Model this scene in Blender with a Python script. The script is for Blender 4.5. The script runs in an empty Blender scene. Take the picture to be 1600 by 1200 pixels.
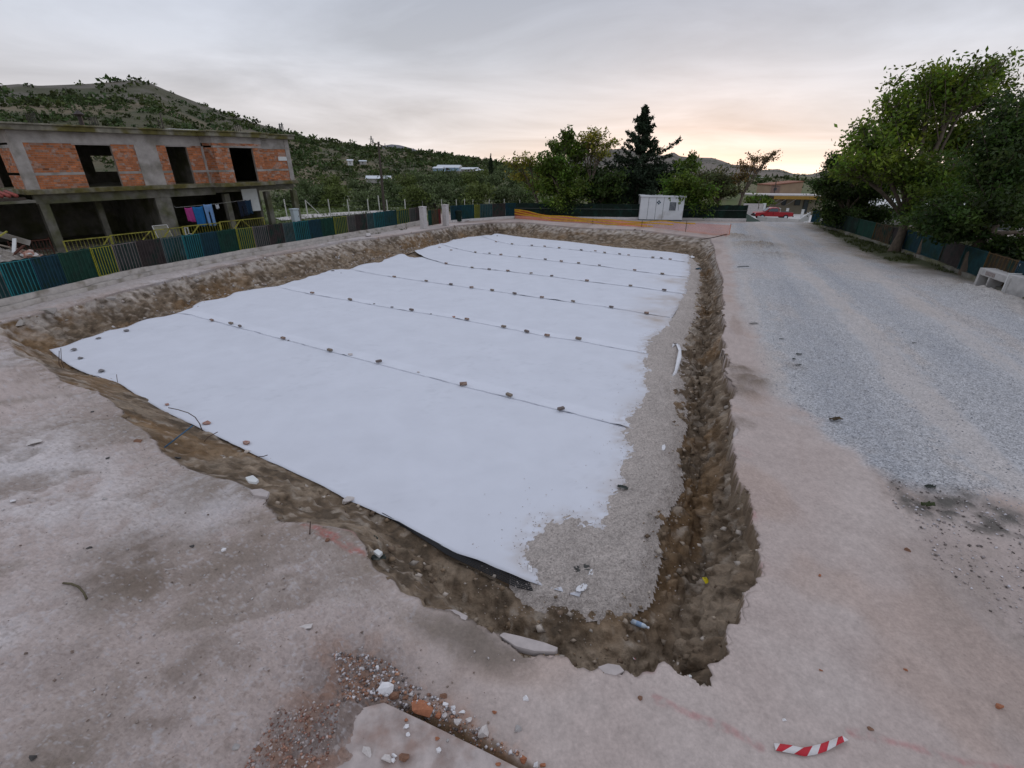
import bpy, bmesh, math, random
import numpy as np
from mathutils import Vector, Matrix, Euler

sc = bpy.context.scene
col = sc.collection
rnd = random.Random(7)
rng = np.random.default_rng(11)

# ------------------------------------------------------------------ camera
FPX, CAMH = 740.0, 4.5                      # focal length in pixels of a 1600 px wide picture, camera height
PITCH, ROLL = math.atan(332 / FPX), math.radians(0.5)
_cp, _sp, _c, _s = math.cos(PITCH), math.sin(PITCH), math.cos(ROLL), math.sin(ROLL)
RIGHT = np.array([_c, _s * _sp, _s * _cp]); UP = np.array([-_s, _c * _sp, _c * _cp]); FWD = np.array([0, _cp, -_sp])
cam_d = bpy.data.cameras.new('camera'); cam_d.sensor_width = 36; cam_d.lens = 36 * FPX / 1600
cam_d.clip_start = 0.05; cam_d.clip_end = 20000
cam = bpy.data.objects.new('camera', cam_d); col.objects.link(cam)
cam.matrix_world = Matrix(((RIGHT[0], UP[0], -FWD[0], 0), (RIGHT[1], UP[1], -FWD[1], 0), (RIGHT[2], UP[2], -FWD[2], CAMH), (0, 0, 0, 1)))
sc.camera = cam

# ------------------------------------------------------------------ sky and light
SUN_AZ, SUN_EL = math.radians(19), math.radians(1.5)      # clockwise from +Y
world = bpy.data.worlds.new('World'); sc.world = world; world.use_nodes = True
nt = world.node_tree; nt.nodes.clear(); N = nt.nodes; L = nt.links
def wn(t, **k):
    n = N.new(t)
    for a, b in k.items(): setattr(n, a, b)
    return n
def wmath(op, a, b=None):
    n = wn('ShaderNodeMath', operation=op)
    for i, v in enumerate((a, b)):
        if v is None: continue
        if isinstance(v, (int, float)): n.inputs[i].default_value = v
        else: L.new(v, n.inputs[i])
    return n.outputs[0]
tc = wn('ShaderNodeTexCoord'); sep = wn('ShaderNodeSeparateXYZ'); L.new(tc.outputs['Generated'], sep.inputs[0])
zc = wmath('MAXIMUM', sep.outputs['Z'], 0.0)
ramp = wn('ShaderNodeValToRGB'); L.new(zc, ramp.inputs[0])
el = ramp.color_ramp.elements
el[0].position = 0.0; el[0].color = (0.72, 0.69, 0.70, 1)
el[1].position = 1.0; el[1].color = (0.80, 0.82, 0.92, 1)
for p_, c_ in ((0.10, (0.68, 0.665, 0.695, 1)), (0.18, (0.60, 0.625, 0.695, 1)), (0.30, (0.515, 0.56, 0.665, 1)), (0.60, (0.66, 0.70, 0.81, 1))):
    e = el.new(p_); e.color = c_
# cloud layer: a flat deck seen in perspective
den = wmath('ADD', zc, 0.12)
cx = wmath('DIVIDE', sep.outputs['X'], den); cy = wmath('DIVIDE', sep.outputs['Y'], den)
comb = wn('ShaderNodeCombineXYZ'); L.new(cx, comb.inputs[0]); L.new(cy, comb.inputs[1])
mapn = wn('ShaderNodeMapping'); mapn.inputs['Scale'].default_value = (0.62, 0.75, 1); mapn.inputs['Rotation'].default_value = (0, 0, 0.35); mapn.inputs['Location'].default_value = (3.1, 1.7, 0)
L.new(comb.outputs[0], mapn.inputs[0])
nz = wn('ShaderNodeTexNoise'); nz.inputs['Scale'].default_value = 1.0; nz.inputs['Detail'].default_value = 7; nz.inputs['Roughness'].default_value = 0.55; nz.inputs['Distortion'].default_value = 0.5
L.new(mapn.outputs[0], nz.inputs['Vector'])
cr = wn('ShaderNodeMapRange'); cr.inputs['From Min'].default_value = 0.34; cr.inputs['From Max'].default_value = 0.66; cr.inputs['To Min'].default_value = 0.82; cr.inputs['To Max'].default_value = 1.15
L.new(nz.outputs['Fac'], cr.inputs['Value'])
base = wn('ShaderNodeVectorMath', operation='SCALE'); L.new(ramp.outputs[0], base.inputs[0]); L.new(cr.outputs[0], base.inputs['Scale'])
# sunset glow low over the ridge
dotx = wmath('ADD', wmath('MULTIPLY', sep.outputs['X'], math.sin(SUN_AZ)), wmath('MULTIPLY', sep.outputs['Y'], math.cos(SUN_AZ)))
az = wmath('POWER', wmath('MAXIMUM', dotx, 0.0), 5.0)
fall = wmath('EXPONENT', wmath('MULTIPLY', zc, -10.0))
fall2 = wmath('EXPONENT', wmath('MULTIPLY', zc, -32.0))
az2 = wmath('POWER', wmath('MAXIMUM', dotx, 0.0), 9.0)
g1 = wn('ShaderNodeVectorMath', operation='SCALE'); g1.inputs[0].default_value = (0.25, 0.17, 0.085); L.new(wmath('MULTIPLY', az, fall), g1.inputs['Scale'])
g2 = wn('ShaderNodeVectorMath', operation='SCALE'); g2.inputs[0].default_value = (0.55, 0.33, 0.13); L.new(wmath('MULTIPLY', az2, fall2), g2.inputs['Scale'])
a1 = wn('ShaderNodeVectorMath', operation='ADD'); L.new(base.outputs[0], a1.inputs[0]); L.new(g1.outputs[0], a1.inputs[1])
a2 = wn('ShaderNodeVectorMath', operation='ADD'); L.new(a1.outputs[0], a2.inputs[0]); L.new(g2.outputs[0], a2.inputs[1])
bg = wn('ShaderNodeBackground'); L.new(a2.outputs[0], bg.inputs['Color']); bg.inputs['Strength'].default_value = 1.18
sky = wn('ShaderNodeTexSky', sky_type='NISHITA'); sky.sun_disc = False; sky.sun_elevation = SUN_EL; sky.sun_rotation = SUN_AZ
bg2 = wn('ShaderNodeBackground'); L.new(sky.outputs[0], bg2.inputs['Color']); bg2.inputs['Strength'].default_value = 0.05
add = wn('ShaderNodeMixShader'); add.inputs[0].default_value = 0.16; L.new(bg.outputs[0], add.inputs[1]); L.new(bg2.outputs[0], add.inputs[2])      # cloud deck over most of the clear sky
wo = wn('ShaderNodeOutputWorld'); L.new(add.outputs[0], wo.inputs['Surface'])
sun_d = bpy.data.lights.new('sun', 'SUN'); sun_d.energy = 0.5; sun_d.angle = math.radians(15); sun_d.color = (1.0, 0.72, 0.5)
sun = bpy.data.objects.new('sun', sun_d); col.objects.link(sun)
_sd = Vector((math.sin(SUN_AZ) * math.cos(SUN_EL), math.cos(SUN_AZ) * math.cos(SUN_EL), math.sin(SUN_EL)))
sun.rotation_euler = _sd.to_track_quat('Z', 'Y').to_euler()
sc.view_settings.view_transform = 'Standard'; sc.view_settings.look = 'None'
sc.view_settings.exposure = 0.0; sc.view_settings.gamma = 1.0; sc.view_settings.use_curve_mapping = False
sc.render.engine = 'CYCLES'; sc.cycles.max_bounces = 5; sc.cycles.transparent_max_bounces = 12; sc.cycles.use_denoising = True

# ------------------------------------------------------------------ survey: measured directions to places on the site
def ray(px, py):
    return RIGHT * ((px - 800) / FPX) + UP * ((600 - py) / FPX) + FWD
def P(px, py, z=0.0):                       # where that sight line meets height z
    d = ray(px, py); t = (z - CAMH) / d[2]
    return np.array([0, 0, CAMH]) + d * t
def Dp(px, py, depth):                      # the point at that distance ahead
    return np.array([0, 0, CAMH]) + ray(px, py) * depth
def depth_of(p):
    return float((np.asarray(p, float) - np.array([0, 0, CAMH])) @ FWD)

# ------------------------------------------------------------------ helpers
def mesh_np(name, v, f, mat=None, smooth=False, parent=None, mats=None, mi=None, cols=None, attrs=None):
    """one mesh object from arrays: v (n,3), f (m,k) with k = 3 or 4, or a list of such arrays"""
    if isinstance(f, list) and np.ndim(f[0]) == 1: f = np.array(f)
    fl = f if isinstance(f, list) else [f]
    fl = [np.asarray(a, np.int32) for a in fl if len(a)]
    me = bpy.data.meshes.new(name)
    v = np.asarray(v, np.float32)
    me.vertices.add(len(v)); me.vertices.foreach_set('co', v.ravel())
    loops = np.concatenate([a.ravel() for a in fl]); sizes = np.concatenate([np.full(len(a), a.shape[1], np.int32) for a in fl])
    me.loops.add(len(loops)); me.loops.foreach_set('vertex_index', loops)
    me.polygons.add(len(sizes)); me.polygons.foreach_set('loop_start', np.concatenate([[0], np.cumsum(sizes)[:-1]]).astype(np.int32))
    me.update(calc_edges=True)
    if smooth: me.polygons.foreach_set('use_smooth', np.ones(len(sizes), bool))
    for m in (mats or ([mat] if mat else [])): me.materials.append(m)
    if mi is not None: me.polygons.foreach_set('material_index', np.asarray(mi, np.int32))
    if cols is not None:
        a = me.color_attributes.new('Col', 'FLOAT_COLOR', 'POINT')
        c4 = np.ones((len(v), 4), np.float32); c4[:, :3] = cols; a.data.foreach_set('color', c4.ravel())
    for k, arr in (attrs or {}).items():
        a = me.attributes.new(k, 'FLOAT', 'POINT'); a.data.foreach_set('value', np.asarray(arr, np.float32))
    me.update()
    o = bpy.data.objects.new(name, me); col.objects.link(o)
    if parent is not None: o.parent = parent
    return o

class MB:
    """collects boxes, bars, tubes and sheets, then links them as ONE mesh object"""
    def __init__(s): s.v = []; s.f = []; s.c = []; s.cur = None
    def add(s, verts, faces):
        b = len(s.v); s.v += [tuple(map(float, p)) for p in verts]; s.f += [tuple(b + i for i in q) for q in faces]
        if s.cur is not None: s.c += [s.cur] * len(verts)
    def box(s, lo, hi, M=None):
        (x0, y0, z0), (x1, y1, z1) = lo, hi
        vs = [(x0, y0, z0), (x1, y0, z0), (x1, y1, z0), (x0, y1, z0), (x0, y0, z1), (x1, y0, z1), (x1, y1, z1), (x0, y1, z1)]
        if M is not None: vs = [tuple(M @ Vector(p)) for p in vs]
        s.add(vs, [(3, 2, 1, 0), (4, 5, 6, 7), (0, 1, 5, 4), (1, 2, 6, 5), (2, 3, 7, 6), (3, 0, 4, 7)])
    def bar(s, a, b, w, d=None, up=(0, 0, 1)):
        a, b = Vector(a), Vector(b); t = (b - a).normalized(); upv = Vector(up)
        if abs(t.dot(upv)) > 0.98: upv = Vector((1, 0, 0))
        x = t.cross(upv).normalized() * w / 2; y = x.cross(t).normalized() * (d or w) / 2
        vs = [a - x - y, a + x - y, a + x + y, a - x + y, b - x - y, b + x - y, b + x + y, b - x + y]
        s.add(vs, [(0, 1, 2, 3), (7, 6, 5, 4), (0, 4, 5, 1), (1, 5, 6, 2), (2, 6, 7, 3), (3, 7, 4, 0)])
    def tube(s, pts, r, n=6, cap=True):
        pts = [Vector(p) for p in pts]; rs = r if isinstance(r, (list, tuple)) else [r] * len(pts)
        vs = []; fs = []
        ref = Vector((0.3, 0.5, 0.81))
        for i, p in enumerate(pts):
            t = (pts[min(i + 1, len(pts) - 1)] - pts[max(i - 1, 0)]).normalized()
            x = t.cross(ref)
            if x.length < 1e-3: x = t.cross(Vector((1, 0, 0)))
            x.normalize(); y = t.cross(x)
            for k in range(n):
                a = 2 * math.pi * k / n; vs.append(p + (x * math.cos(a) + y * math.sin(a)) * rs[i])
        for i in range(len(pts) - 1):
            for k in range(n):
                k2 = (k + 1) % n; fs.append((i * n + k, i * n + k2, (i + 1) * n + k2, (i + 1) * n + k))
        if cap: fs.append(tuple(range(n - 1, -1, -1))); fs.append(tuple((len(pts) - 1) * n + k for k in range(n)))
        s.add(vs, fs)
    def prism(s, poly, z0, z1):
        n = len(poly); vs = [(x, y, z0) for x, y in poly] + [(x, y, z1) for x, y in poly]
        s.add(vs, [tuple(range(n - 1, -1, -1)), tuple(range(n, 2 * n))] + [(i, (i + 1) % n, n + (i + 1) % n, n + i) for i in range(n)])
    def build(s, name, mat, parent=None, smooth=False, bevel=0.0):
        me = bpy.data.meshes.new(name); me.from_pydata(s.v, [], s.f); me.update()
        if mat: me.materials.append(mat)
        if s.c:
            a = me.color_attributes.new('Col', 'FLOAT_COLOR', 'POINT')
            c4 = np.ones((len(s.v), 4), np.float32); c4[:, :3] = s.c; a.data.foreach_set('color', c4.ravel())
        if smooth: me.polygons.foreach_set('use_smooth', np.ones(len(me.polygons), bool))
        o = bpy.data.objects.new(name, me); col.objects.link(o)
        if parent is not None: o.parent = parent
        if bevel:
            b = o.modifiers.new('bevel', 'BEVEL'); b.width = bevel; b.segments = 2; b.limit_method = 'ANGLE'
        return o

def tag(o, label=None, cat=None, group=None, kind=None):
    for k, v in (('label', label), ('category', cat), ('group', group), ('kind', kind)):
        if v: o[k] = v
    return o
def empty(name, loc=(0, 0, 0), rz=0.0):
    o = bpy.data.objects.new(name, None); o.location = loc; o.rotation_euler = (0, 0, rz); o.empty_display_size = 0.2
    col.objects.link(o); return o
def copy_tree(o, parent=None):
    c = o.copy(); col.objects.link(c)
    if parent is not None: c.parent = parent
    for ch in o.children: copy_tree(ch, c)
    return c
ORD = ['first', 'second', 'third', 'fourth', 'fifth', 'sixth', 'seventh', 'eighth', 'ninth', 'tenth', 'eleventh', 'twelfth', 'thirteenth',
       'fourteenth', 'fifteenth', 'sixteenth', 'seventeenth', 'eighteenth', 'nineteenth', 'twentieth', 'twenty-first', 'twenty-second', 'twenty-third', 'twenty-fourth', 'twenty-fifth']

# ------------------------------------------------------------------ materials
MATS = {}
def mat(name, c, rough=0.85, var=0.15, scale=6.0, bump=0.2, bdist=0.01, metal=0.0, attr=False, spec=0.3, stretch=(1, 1, 1), c2=None, c2amt=0.5, trans=0.0):
    """a procedural surface: base colour, soft noise variation, a second colour in patches, fine relief"""
    if name in MATS: return MATS[name]
    m = bpy.data.materials.new(name); m.use_nodes = True; t = m.node_tree; nd = t.nodes; lk = t.links
    b = nd['Principled BSDF']; b.inputs['Roughness'].default_value = rough; b.inputs['Metallic'].default_value = metal
    b.inputs['Specular IOR Level'].default_value = spec
    tcn = nd.new('ShaderNodeTexCoord'); mp = nd.new('ShaderNodeMapping'); mp.inputs['Scale'].default_value = stretch; lk.new(tcn.outputs['Object'], mp.inputs[0])
    n1 = nd.new('ShaderNodeTexNoise'); n1.inputs['Scale'].default_value = scale; n1.inputs['Detail'].default_value = 8; n1.inputs['Roughness'].default_value = 0.6
    lk.new(mp.outputs[0], n1.inputs['Vector'])
    mr = nd.new('ShaderNodeMapRange'); mr.inputs['From Min'].default_value = 0.3; mr.inputs['From Max'].default_value = 0.7
    mr.inputs['To Min'].default_value = 1 - var; mr.inputs['To Max'].default_value = 1 + var; lk.new(n1.outputs['Fac'], mr.inputs['Value'])
    sc_ = nd.new('ShaderNodeVectorMath'); sc_.operation = 'SCALE'
    if attr:
        at = nd.new('ShaderNodeVertexColor'); at.layer_name = 'Col'; src = at.outputs['Color']
    else:
        rgb = nd.new('ShaderNodeRGB'); rgb.outputs[0].default_value = (*c, 1); src = rgb.outputs[0]
    if c2:
        n2 = nd.new('ShaderNodeTexNoise'); n2.inputs['Scale'].default_value = scale * 0.37; n2.inputs['Detail'].default_value = 6; lk.new(mp.outputs[0], n2.inputs['Vector'])
        m2 = nd.new('ShaderNodeMapRange'); m2.inputs['From Min'].default_value = 0.62 - 0.25 * c2amt; m2.inputs['From Max'].default_value = 0.74 - 0.2 * c2amt; lk.new(n2.outputs['Fac'], m2.inputs['Value'])
        mx = nd.new('ShaderNodeMix'); mx.data_type = 'RGBA'; lk.new(m2.outputs[0], mx.inputs['Factor']); lk.new(src, mx.inputs['A']); mx.inputs['B'].default_value = (*c2, 1); src = mx.outputs['Result']
    lk.new(src, sc_.inputs[0]); lk.new(mr.outputs[0], sc_.inputs['Scale']); lk.new(sc_.outputs[0], b.inputs['Base Color'])
    if bump:
        n3 = nd.new('ShaderNodeTexNoise'); n3.inputs['Scale'].default_value = scale * 4; n3.inputs['Detail'].default_value = 6; lk.new(mp.outputs[0], n3.inputs['Vector'])
        bp = nd.new('ShaderNodeBump'); bp.inputs['Strength'].default_value = bump; bp.inputs['Distance'].default_value = bdist
        lk.new(n3.outputs['Fac'], bp.inputs['Height']); lk.new(bp.outputs[0], b.inputs['Normal'])
    if trans:
        tl = nd.new('ShaderNodeBsdfTranslucent'); lk.new(sc_.outputs[0], tl.inputs['Color']); ms = nd.new('ShaderNodeMixShader'); ms.inputs[0].default_value = trans
        lk.new(b.outputs[0], ms.inputs[1]); lk.new(tl.outputs[0], ms.inputs[2]); lk.new(ms.outputs[0], nd['Material Output'].inputs['Surface'])
    MATS[name] = m
    return m

# ------------------------------------------------------------------ numpy noise
def _hash(ix, iy, seed):
    h = (ix.astype(np.int64) * 374761393 + iy.astype(np.int64) * 668265263 + seed * 974711) & 0x7fffffff
    h = ((h ^ (h >> 13)) * 1274126177) & 0x7fffffff
    return ((h ^ (h >> 16)) & 0xffff).astype(np.float32) / 65535.0
def vnoise(x, y, seed=0):
    ix, iy = np.floor(x), np.floor(y); fx, fy = (x - ix).astype(np.float32), (y - iy).astype(np.float32)
    ux, uy = fx * fx * (3 - 2 * fx), fy * fy * (3 - 2 * fy)
    a, b, c, d = _hash(ix, iy, seed), _hash(ix + 1, iy, seed), _hash(ix, iy + 1, seed), _hash(ix + 1, iy + 1, seed)
    return (a + (b - a) * ux) * (1 - uy) + (c + (d - c) * ux) * uy
def fbm(x, y, f, o=4, seed=0, g=0.5):
    r = 0; a = 1.0; t = 0
    for i in range(o):
        r = r + a * (vnoise(x * f + 17.3 * i, y * f - 9.1 * i, seed + i * 7) * 2 - 1); t += a; a *= g; f *= 2.03
    return r / t
def worley(x, y, f, seed=0):
    x = x * f; y = y * f; ix, iy = np.floor(x), np.floor(y); best = np.full(x.shape, 9.0, np.float32)
    for dx in (-1, 0, 1):
        for dy in (-1, 0, 1):
            jx, jy = ix + dx, iy + dy
            d = (jx + _hash(jx, jy, seed) - x) ** 2 + (jy + _hash(jx, jy, seed + 5) - y) ** 2
            best = np.minimum(best, d.astype(np.float32))
    return np.sqrt(best)
def vnoise3(x, y, z, seed=0):
    iz = np.floor(z); fz = (z - iz).astype(np.float32); u = fz * fz * (3 - 2 * fz); r = 0
    for k in (0, 1):
        lay = iz + k; r = r + vnoise(x + 37.7 * (lay % 97), y - 21.3 * (lay % 89), seed) * (u if k else 1 - u)
    return r
def fbm3(x, y, z, f, o=3, seed=0):
    r = 0; a = 1.0; t = 0
    for i in range(o): r = r + a * (vnoise3(x * f + 5.2 * i, y * f, z * f + 3.1 * i, seed + 3 * i) * 2 - 1); t += a; a *= .5; f *= 2.03
    return r / t
def worley3(x, y, z, f, seed=0):
    x, y, z = x * f, y * f, z * f; ix, iy, iz = np.floor(x), np.floor(y), np.floor(z); best = np.full(x.shape, 9.0, np.float32); idv = np.zeros(x.shape, np.float32)
    for dx in (-1, 0, 1):
        for dy in (-1, 0, 1):
            for dz in (-1, 0, 1):
                jx, jy, jz = ix + dx, iy + dy, iz + dz; h = jx + 131 * jz; d = (jx + _hash(h, jy, seed) - x) ** 2 + (jy + _hash(h, jy, seed + 5) - y) ** 2 + (jz + _hash(h, jy, seed + 9) - z) ** 2; m = d < best; best[m] = d[m]; idv[m] = _hash(h, jy, seed + 17)[m]
    return np.sqrt(best), idv
def sstep(a, b, x):
    t = np.clip((x - a) / (b - a), 0, 1); return t * t * (3 - 2 * t)
def poly_dist(x, y, poly, closed=True):
    """distance to a polyline, and the running index of the nearest point on it"""
    n = len(poly); d2 = np.full(x.shape, 1e12, np.float32); s = np.zeros(x.shape, np.float32)
    for i in range(n if closed else n - 1):
        a, b = poly[i], poly[(i + 1) % n]; ex, ey = b[0] - a[0], b[1] - a[1]; ll = ex * ex + ey * ey + 1e-12
        t = np.clip(((x - a[0]) * ex + (y - a[1]) * ey) / ll, 0, 1); q = (x - a[0] - t * ex) ** 2 + (y - a[1] - t * ey) ** 2
        m = q < d2; d2[m] = q[m]; s[m] = i + t[m]
    return np.sqrt(d2), s
def inside(x, y, poly):
    r = np.zeros(x.shape, bool); n = len(poly)
    for i in range(n):
        x0, y0 = poly[i][:2]; x1, y1 = poly[(i + 1) % n][:2]
        if y0 == y1: continue
        c = ((y0 > y) != (y1 > y)) & (x < (x1 - x0) * (y - y0) / (y1 - y0) + x0); r ^= c
    return r
def sdist(x, y, poly):                      # signed: positive inside
    d, _ = poly_dist(x, y, poly); return np.where(inside(x, y, poly), d, -d)
def W(pts, z=0.0): return [tuple(P(a, b, z)[:2]) for a, b in pts]
# ================================================================== THE GROUND WITH THE PIT
FLOOR_Z = -1.0
# rim: (px, py, trench depth below the floor, share of the bank taken by the steep wall, roughness)
RIM_PX = [(-22, 513, 0, .75, .6), (10, 527, 0, .8, .6), (22, 554, 0, .85, .5), (57, 563, 0, .9, .4), (101, 598, 0, .9, .4), (152, 611, 0, .9, .4), (184, 636, 0, .9, .5), (203, 660, 0, .9, .5),
  (222, 672, 0, .9, .6), (250, 703, 0, .9, .7), (285, 731, 0, .9, .7), (335, 748, 0, .9, .7), (380, 760, 0, .85, .8), (416, 774, 0, .8, .8), (408, 790, 0, .8, .8), (426, 800, 0, .8, .8), (440, 811, 0, .8, .7),
  (482, 812, 0, .8, .5), (510, 822, 0, .8, .5), (549, 832, .1, .8, .6), (573, 850, .1, .75, .7), (575, 885, .1, .7, .7), (601, 899, .12, .7, .7), (626, 923, .15, .65, .7), (654, 934, .15, .6, .7), (664, 948, .2, .6, .7), (692, 951, .25, .55, .8),
  (731, 969, .3, .5, .8), (780, 990, .35, .45, .9), (800, 1008, .35, .45, .9), (822, 1028, .35, .4, .9), (872, 1023, .35, .4, .8), (908, 1046, .35, .35, .8), (971, 1057, .35, .3, .8), (980, 1050, .35, .3, .8), (993, 1057, .35, .3, .8),
  (1016, 1053, .35, .3, .8), (1038, 1041, .35, .3, .8), (1061, 1053, .35, .3, .8), (1072, 1055, .4, .3, .8), (1088, 1073, .4, .3, .9), (1108, 1077, .45, .3, .9), (1113, 1055, .45, .3, 1), (1110, 1041, .45, .3, 1), (1137, 1023, .45, .35, 1),
  (1133, 1001, .45, .35, 1), (1137, 983, .45, .35, 1), (1158, 974, .45, .4, 1), (1160, 958, .45, .4, 1), (1164, 924, .45, .42, 1), (1182, 915, .45, .42, 1.1), (1191, 893, .45, .42, 1.1), (1182, 861, .45, .42, 1.1), (1187, 852, .45, .42, 1.1), (1178, 812, .45, .42, 1.1),
  (1180, 803, .45, .42, 1.1), (1173, 780, .45, .42, 1.1), (1169, 765, .45, .42, 1.1), (1158, 752, .45, .40, 1.1), (1149, 738, .45, .38, 1), (1149, 708, .45, .36, 1), (1146, 686, .45, .36, 1), (1160, 672, .45, .36, 1), (1146, 654, .42, .36, 1),
  (1142, 627, .4, .36, 1), (1149, 614, .4, .36, 1), (1136, 595, .4, .36, 1), (1133, 582, .4, .36, 1), (1140, 565, .38, .36, 1), (1127, 542, .36, .36, 1), (1138, 553, .36, .36, 1), (1129, 525, .34, .36, 1), (1135, 505, .32, .36, 1), (1128, 490, .3, .36, 1), (1133, 477, .3, .36, 1), (1129, 457, .25, .36, .9),
  (1131, 438, .2, .38, .9), (1125, 423, .15, .4, .9), (1118, 404, .08, .5, .9), (1117, 388, 0, .6, .9), (1110, 373, 0, .5, .8), (1084, 369, 0, .45, .6), (999, 359, 0, .45, .6), (896, 355, 0, .45, .7), (821, 347, 0, .45, .7), (765, 347.5, 0, .5, .8),
  (715, 352, 0, .5, .9), (640, 364, 0, .5, 1), (540, 376, 0, .5, 1), (480, 388, 0, .52, 1), (440, 394, 0, .55, 1), (340, 418, 0, .55, 1), (210, 449, 0, .55, 1), (108, 476, 0, .6, 1), (40, 493, 0, .7, .9), (0, 503, 0, .75, .7)]
RIM = [tuple(P(a, b, 0)[:2]) for a, b, *_ in RIM_PX]
RIM_PAR = np.array([r[2:] for r in RIM_PX], np.float32)
FLOOR_PX = [(78, 549), (104, 570), (136, 586), (187, 601), (215, 620), (253, 643), (317, 674), (396, 712), (453, 738), (500, 760), (545, 785), (626, 820), (654, 838), (700, 868), (762, 897), (800, 917), (830, 927), (870, 936), (926, 940), (957, 944),
  (993, 917), (1004, 866), (1004, 821), (1027, 780), (1047, 753), (1042, 708), (1056, 650), (1052, 606), (1062, 552), (1072, 520), (1085, 490), (1088, 444), (1095, 424), (1081, 399), (1050, 394), (960, 386), (884, 377), (818, 371), (776, 364),
  (732, 371), (690, 381), (652, 390), (595, 409), (545, 420), (497, 430), (450, 441), (364, 459), (317, 471), (272, 490), (190, 512), (133, 531)]
FLOOR = W(FLOOR_PX, FLOOR_Z)
ROAD = W([(1142, 402), (1150, 470), (1180, 540), (1203, 615), (1235, 640), (1290, 672), (1345, 705), (1385, 745), (1450, 762), (1530, 780), (1620, 806), (1800, 860), (1800, 560), (1620, 482), (1520, 432), (1420, 395), (1330, 372), (1262, 348), (1190, 346), (1140, 349), (1000, 345), (1000, 352), (1126, 366)])
VERGE = W([(1268, 350), (1290, 362), (1320, 379), (1345, 392), (1372, 404), (1400, 411), (1430, 416), (1455, 422), (1480, 427), (1510, 436), (1545, 446), (1700, 490), (1700, 400), (1400, 352), (1285, 340)])
LEDGE = W([(-200, 545), (0, 498), (108, 471), (222, 442), (440, 389.5), (540, 373), (640, 362.5), (715, 351), (760, 348), (715, 349), (640, 356), (540, 368), (440, 383), (222, 430), (100, 459), (0, 484), (-200, 530)])
def blob(x, y, px, py, r, z=0.0):
    c = P(px, py, z); return np.exp(-((x - c[0]) ** 2 + (y - c[1]) ** 2) / (r * r))
FENCE_PX = [(-260, 527), (-120, 498), (0, 470), (30, 463), (108, 445.5), (156, 433.5), (225, 418.5), (262, 413), (321, 402), (376, 392), (447, 380.5), (547, 364), (620, 352), (662, 344)]
FENCE = [tuple(P(a, b, 0.25)[:2]) for a, b in FENCE_PX]
YARD = FENCE + [(-8, 49), (-14, 75), (-90, 75), (-90, 0), (FENCE[0][0] - 30, FENCE[0][1] - 6)]
TRENCH = W([(640, 1100), (700, 1120), (760, 1155), (830, 1200), (900, 1245), (850, 1245), (800, 1203), (740, 1168), (680, 1140), (610, 1103)])

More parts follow.
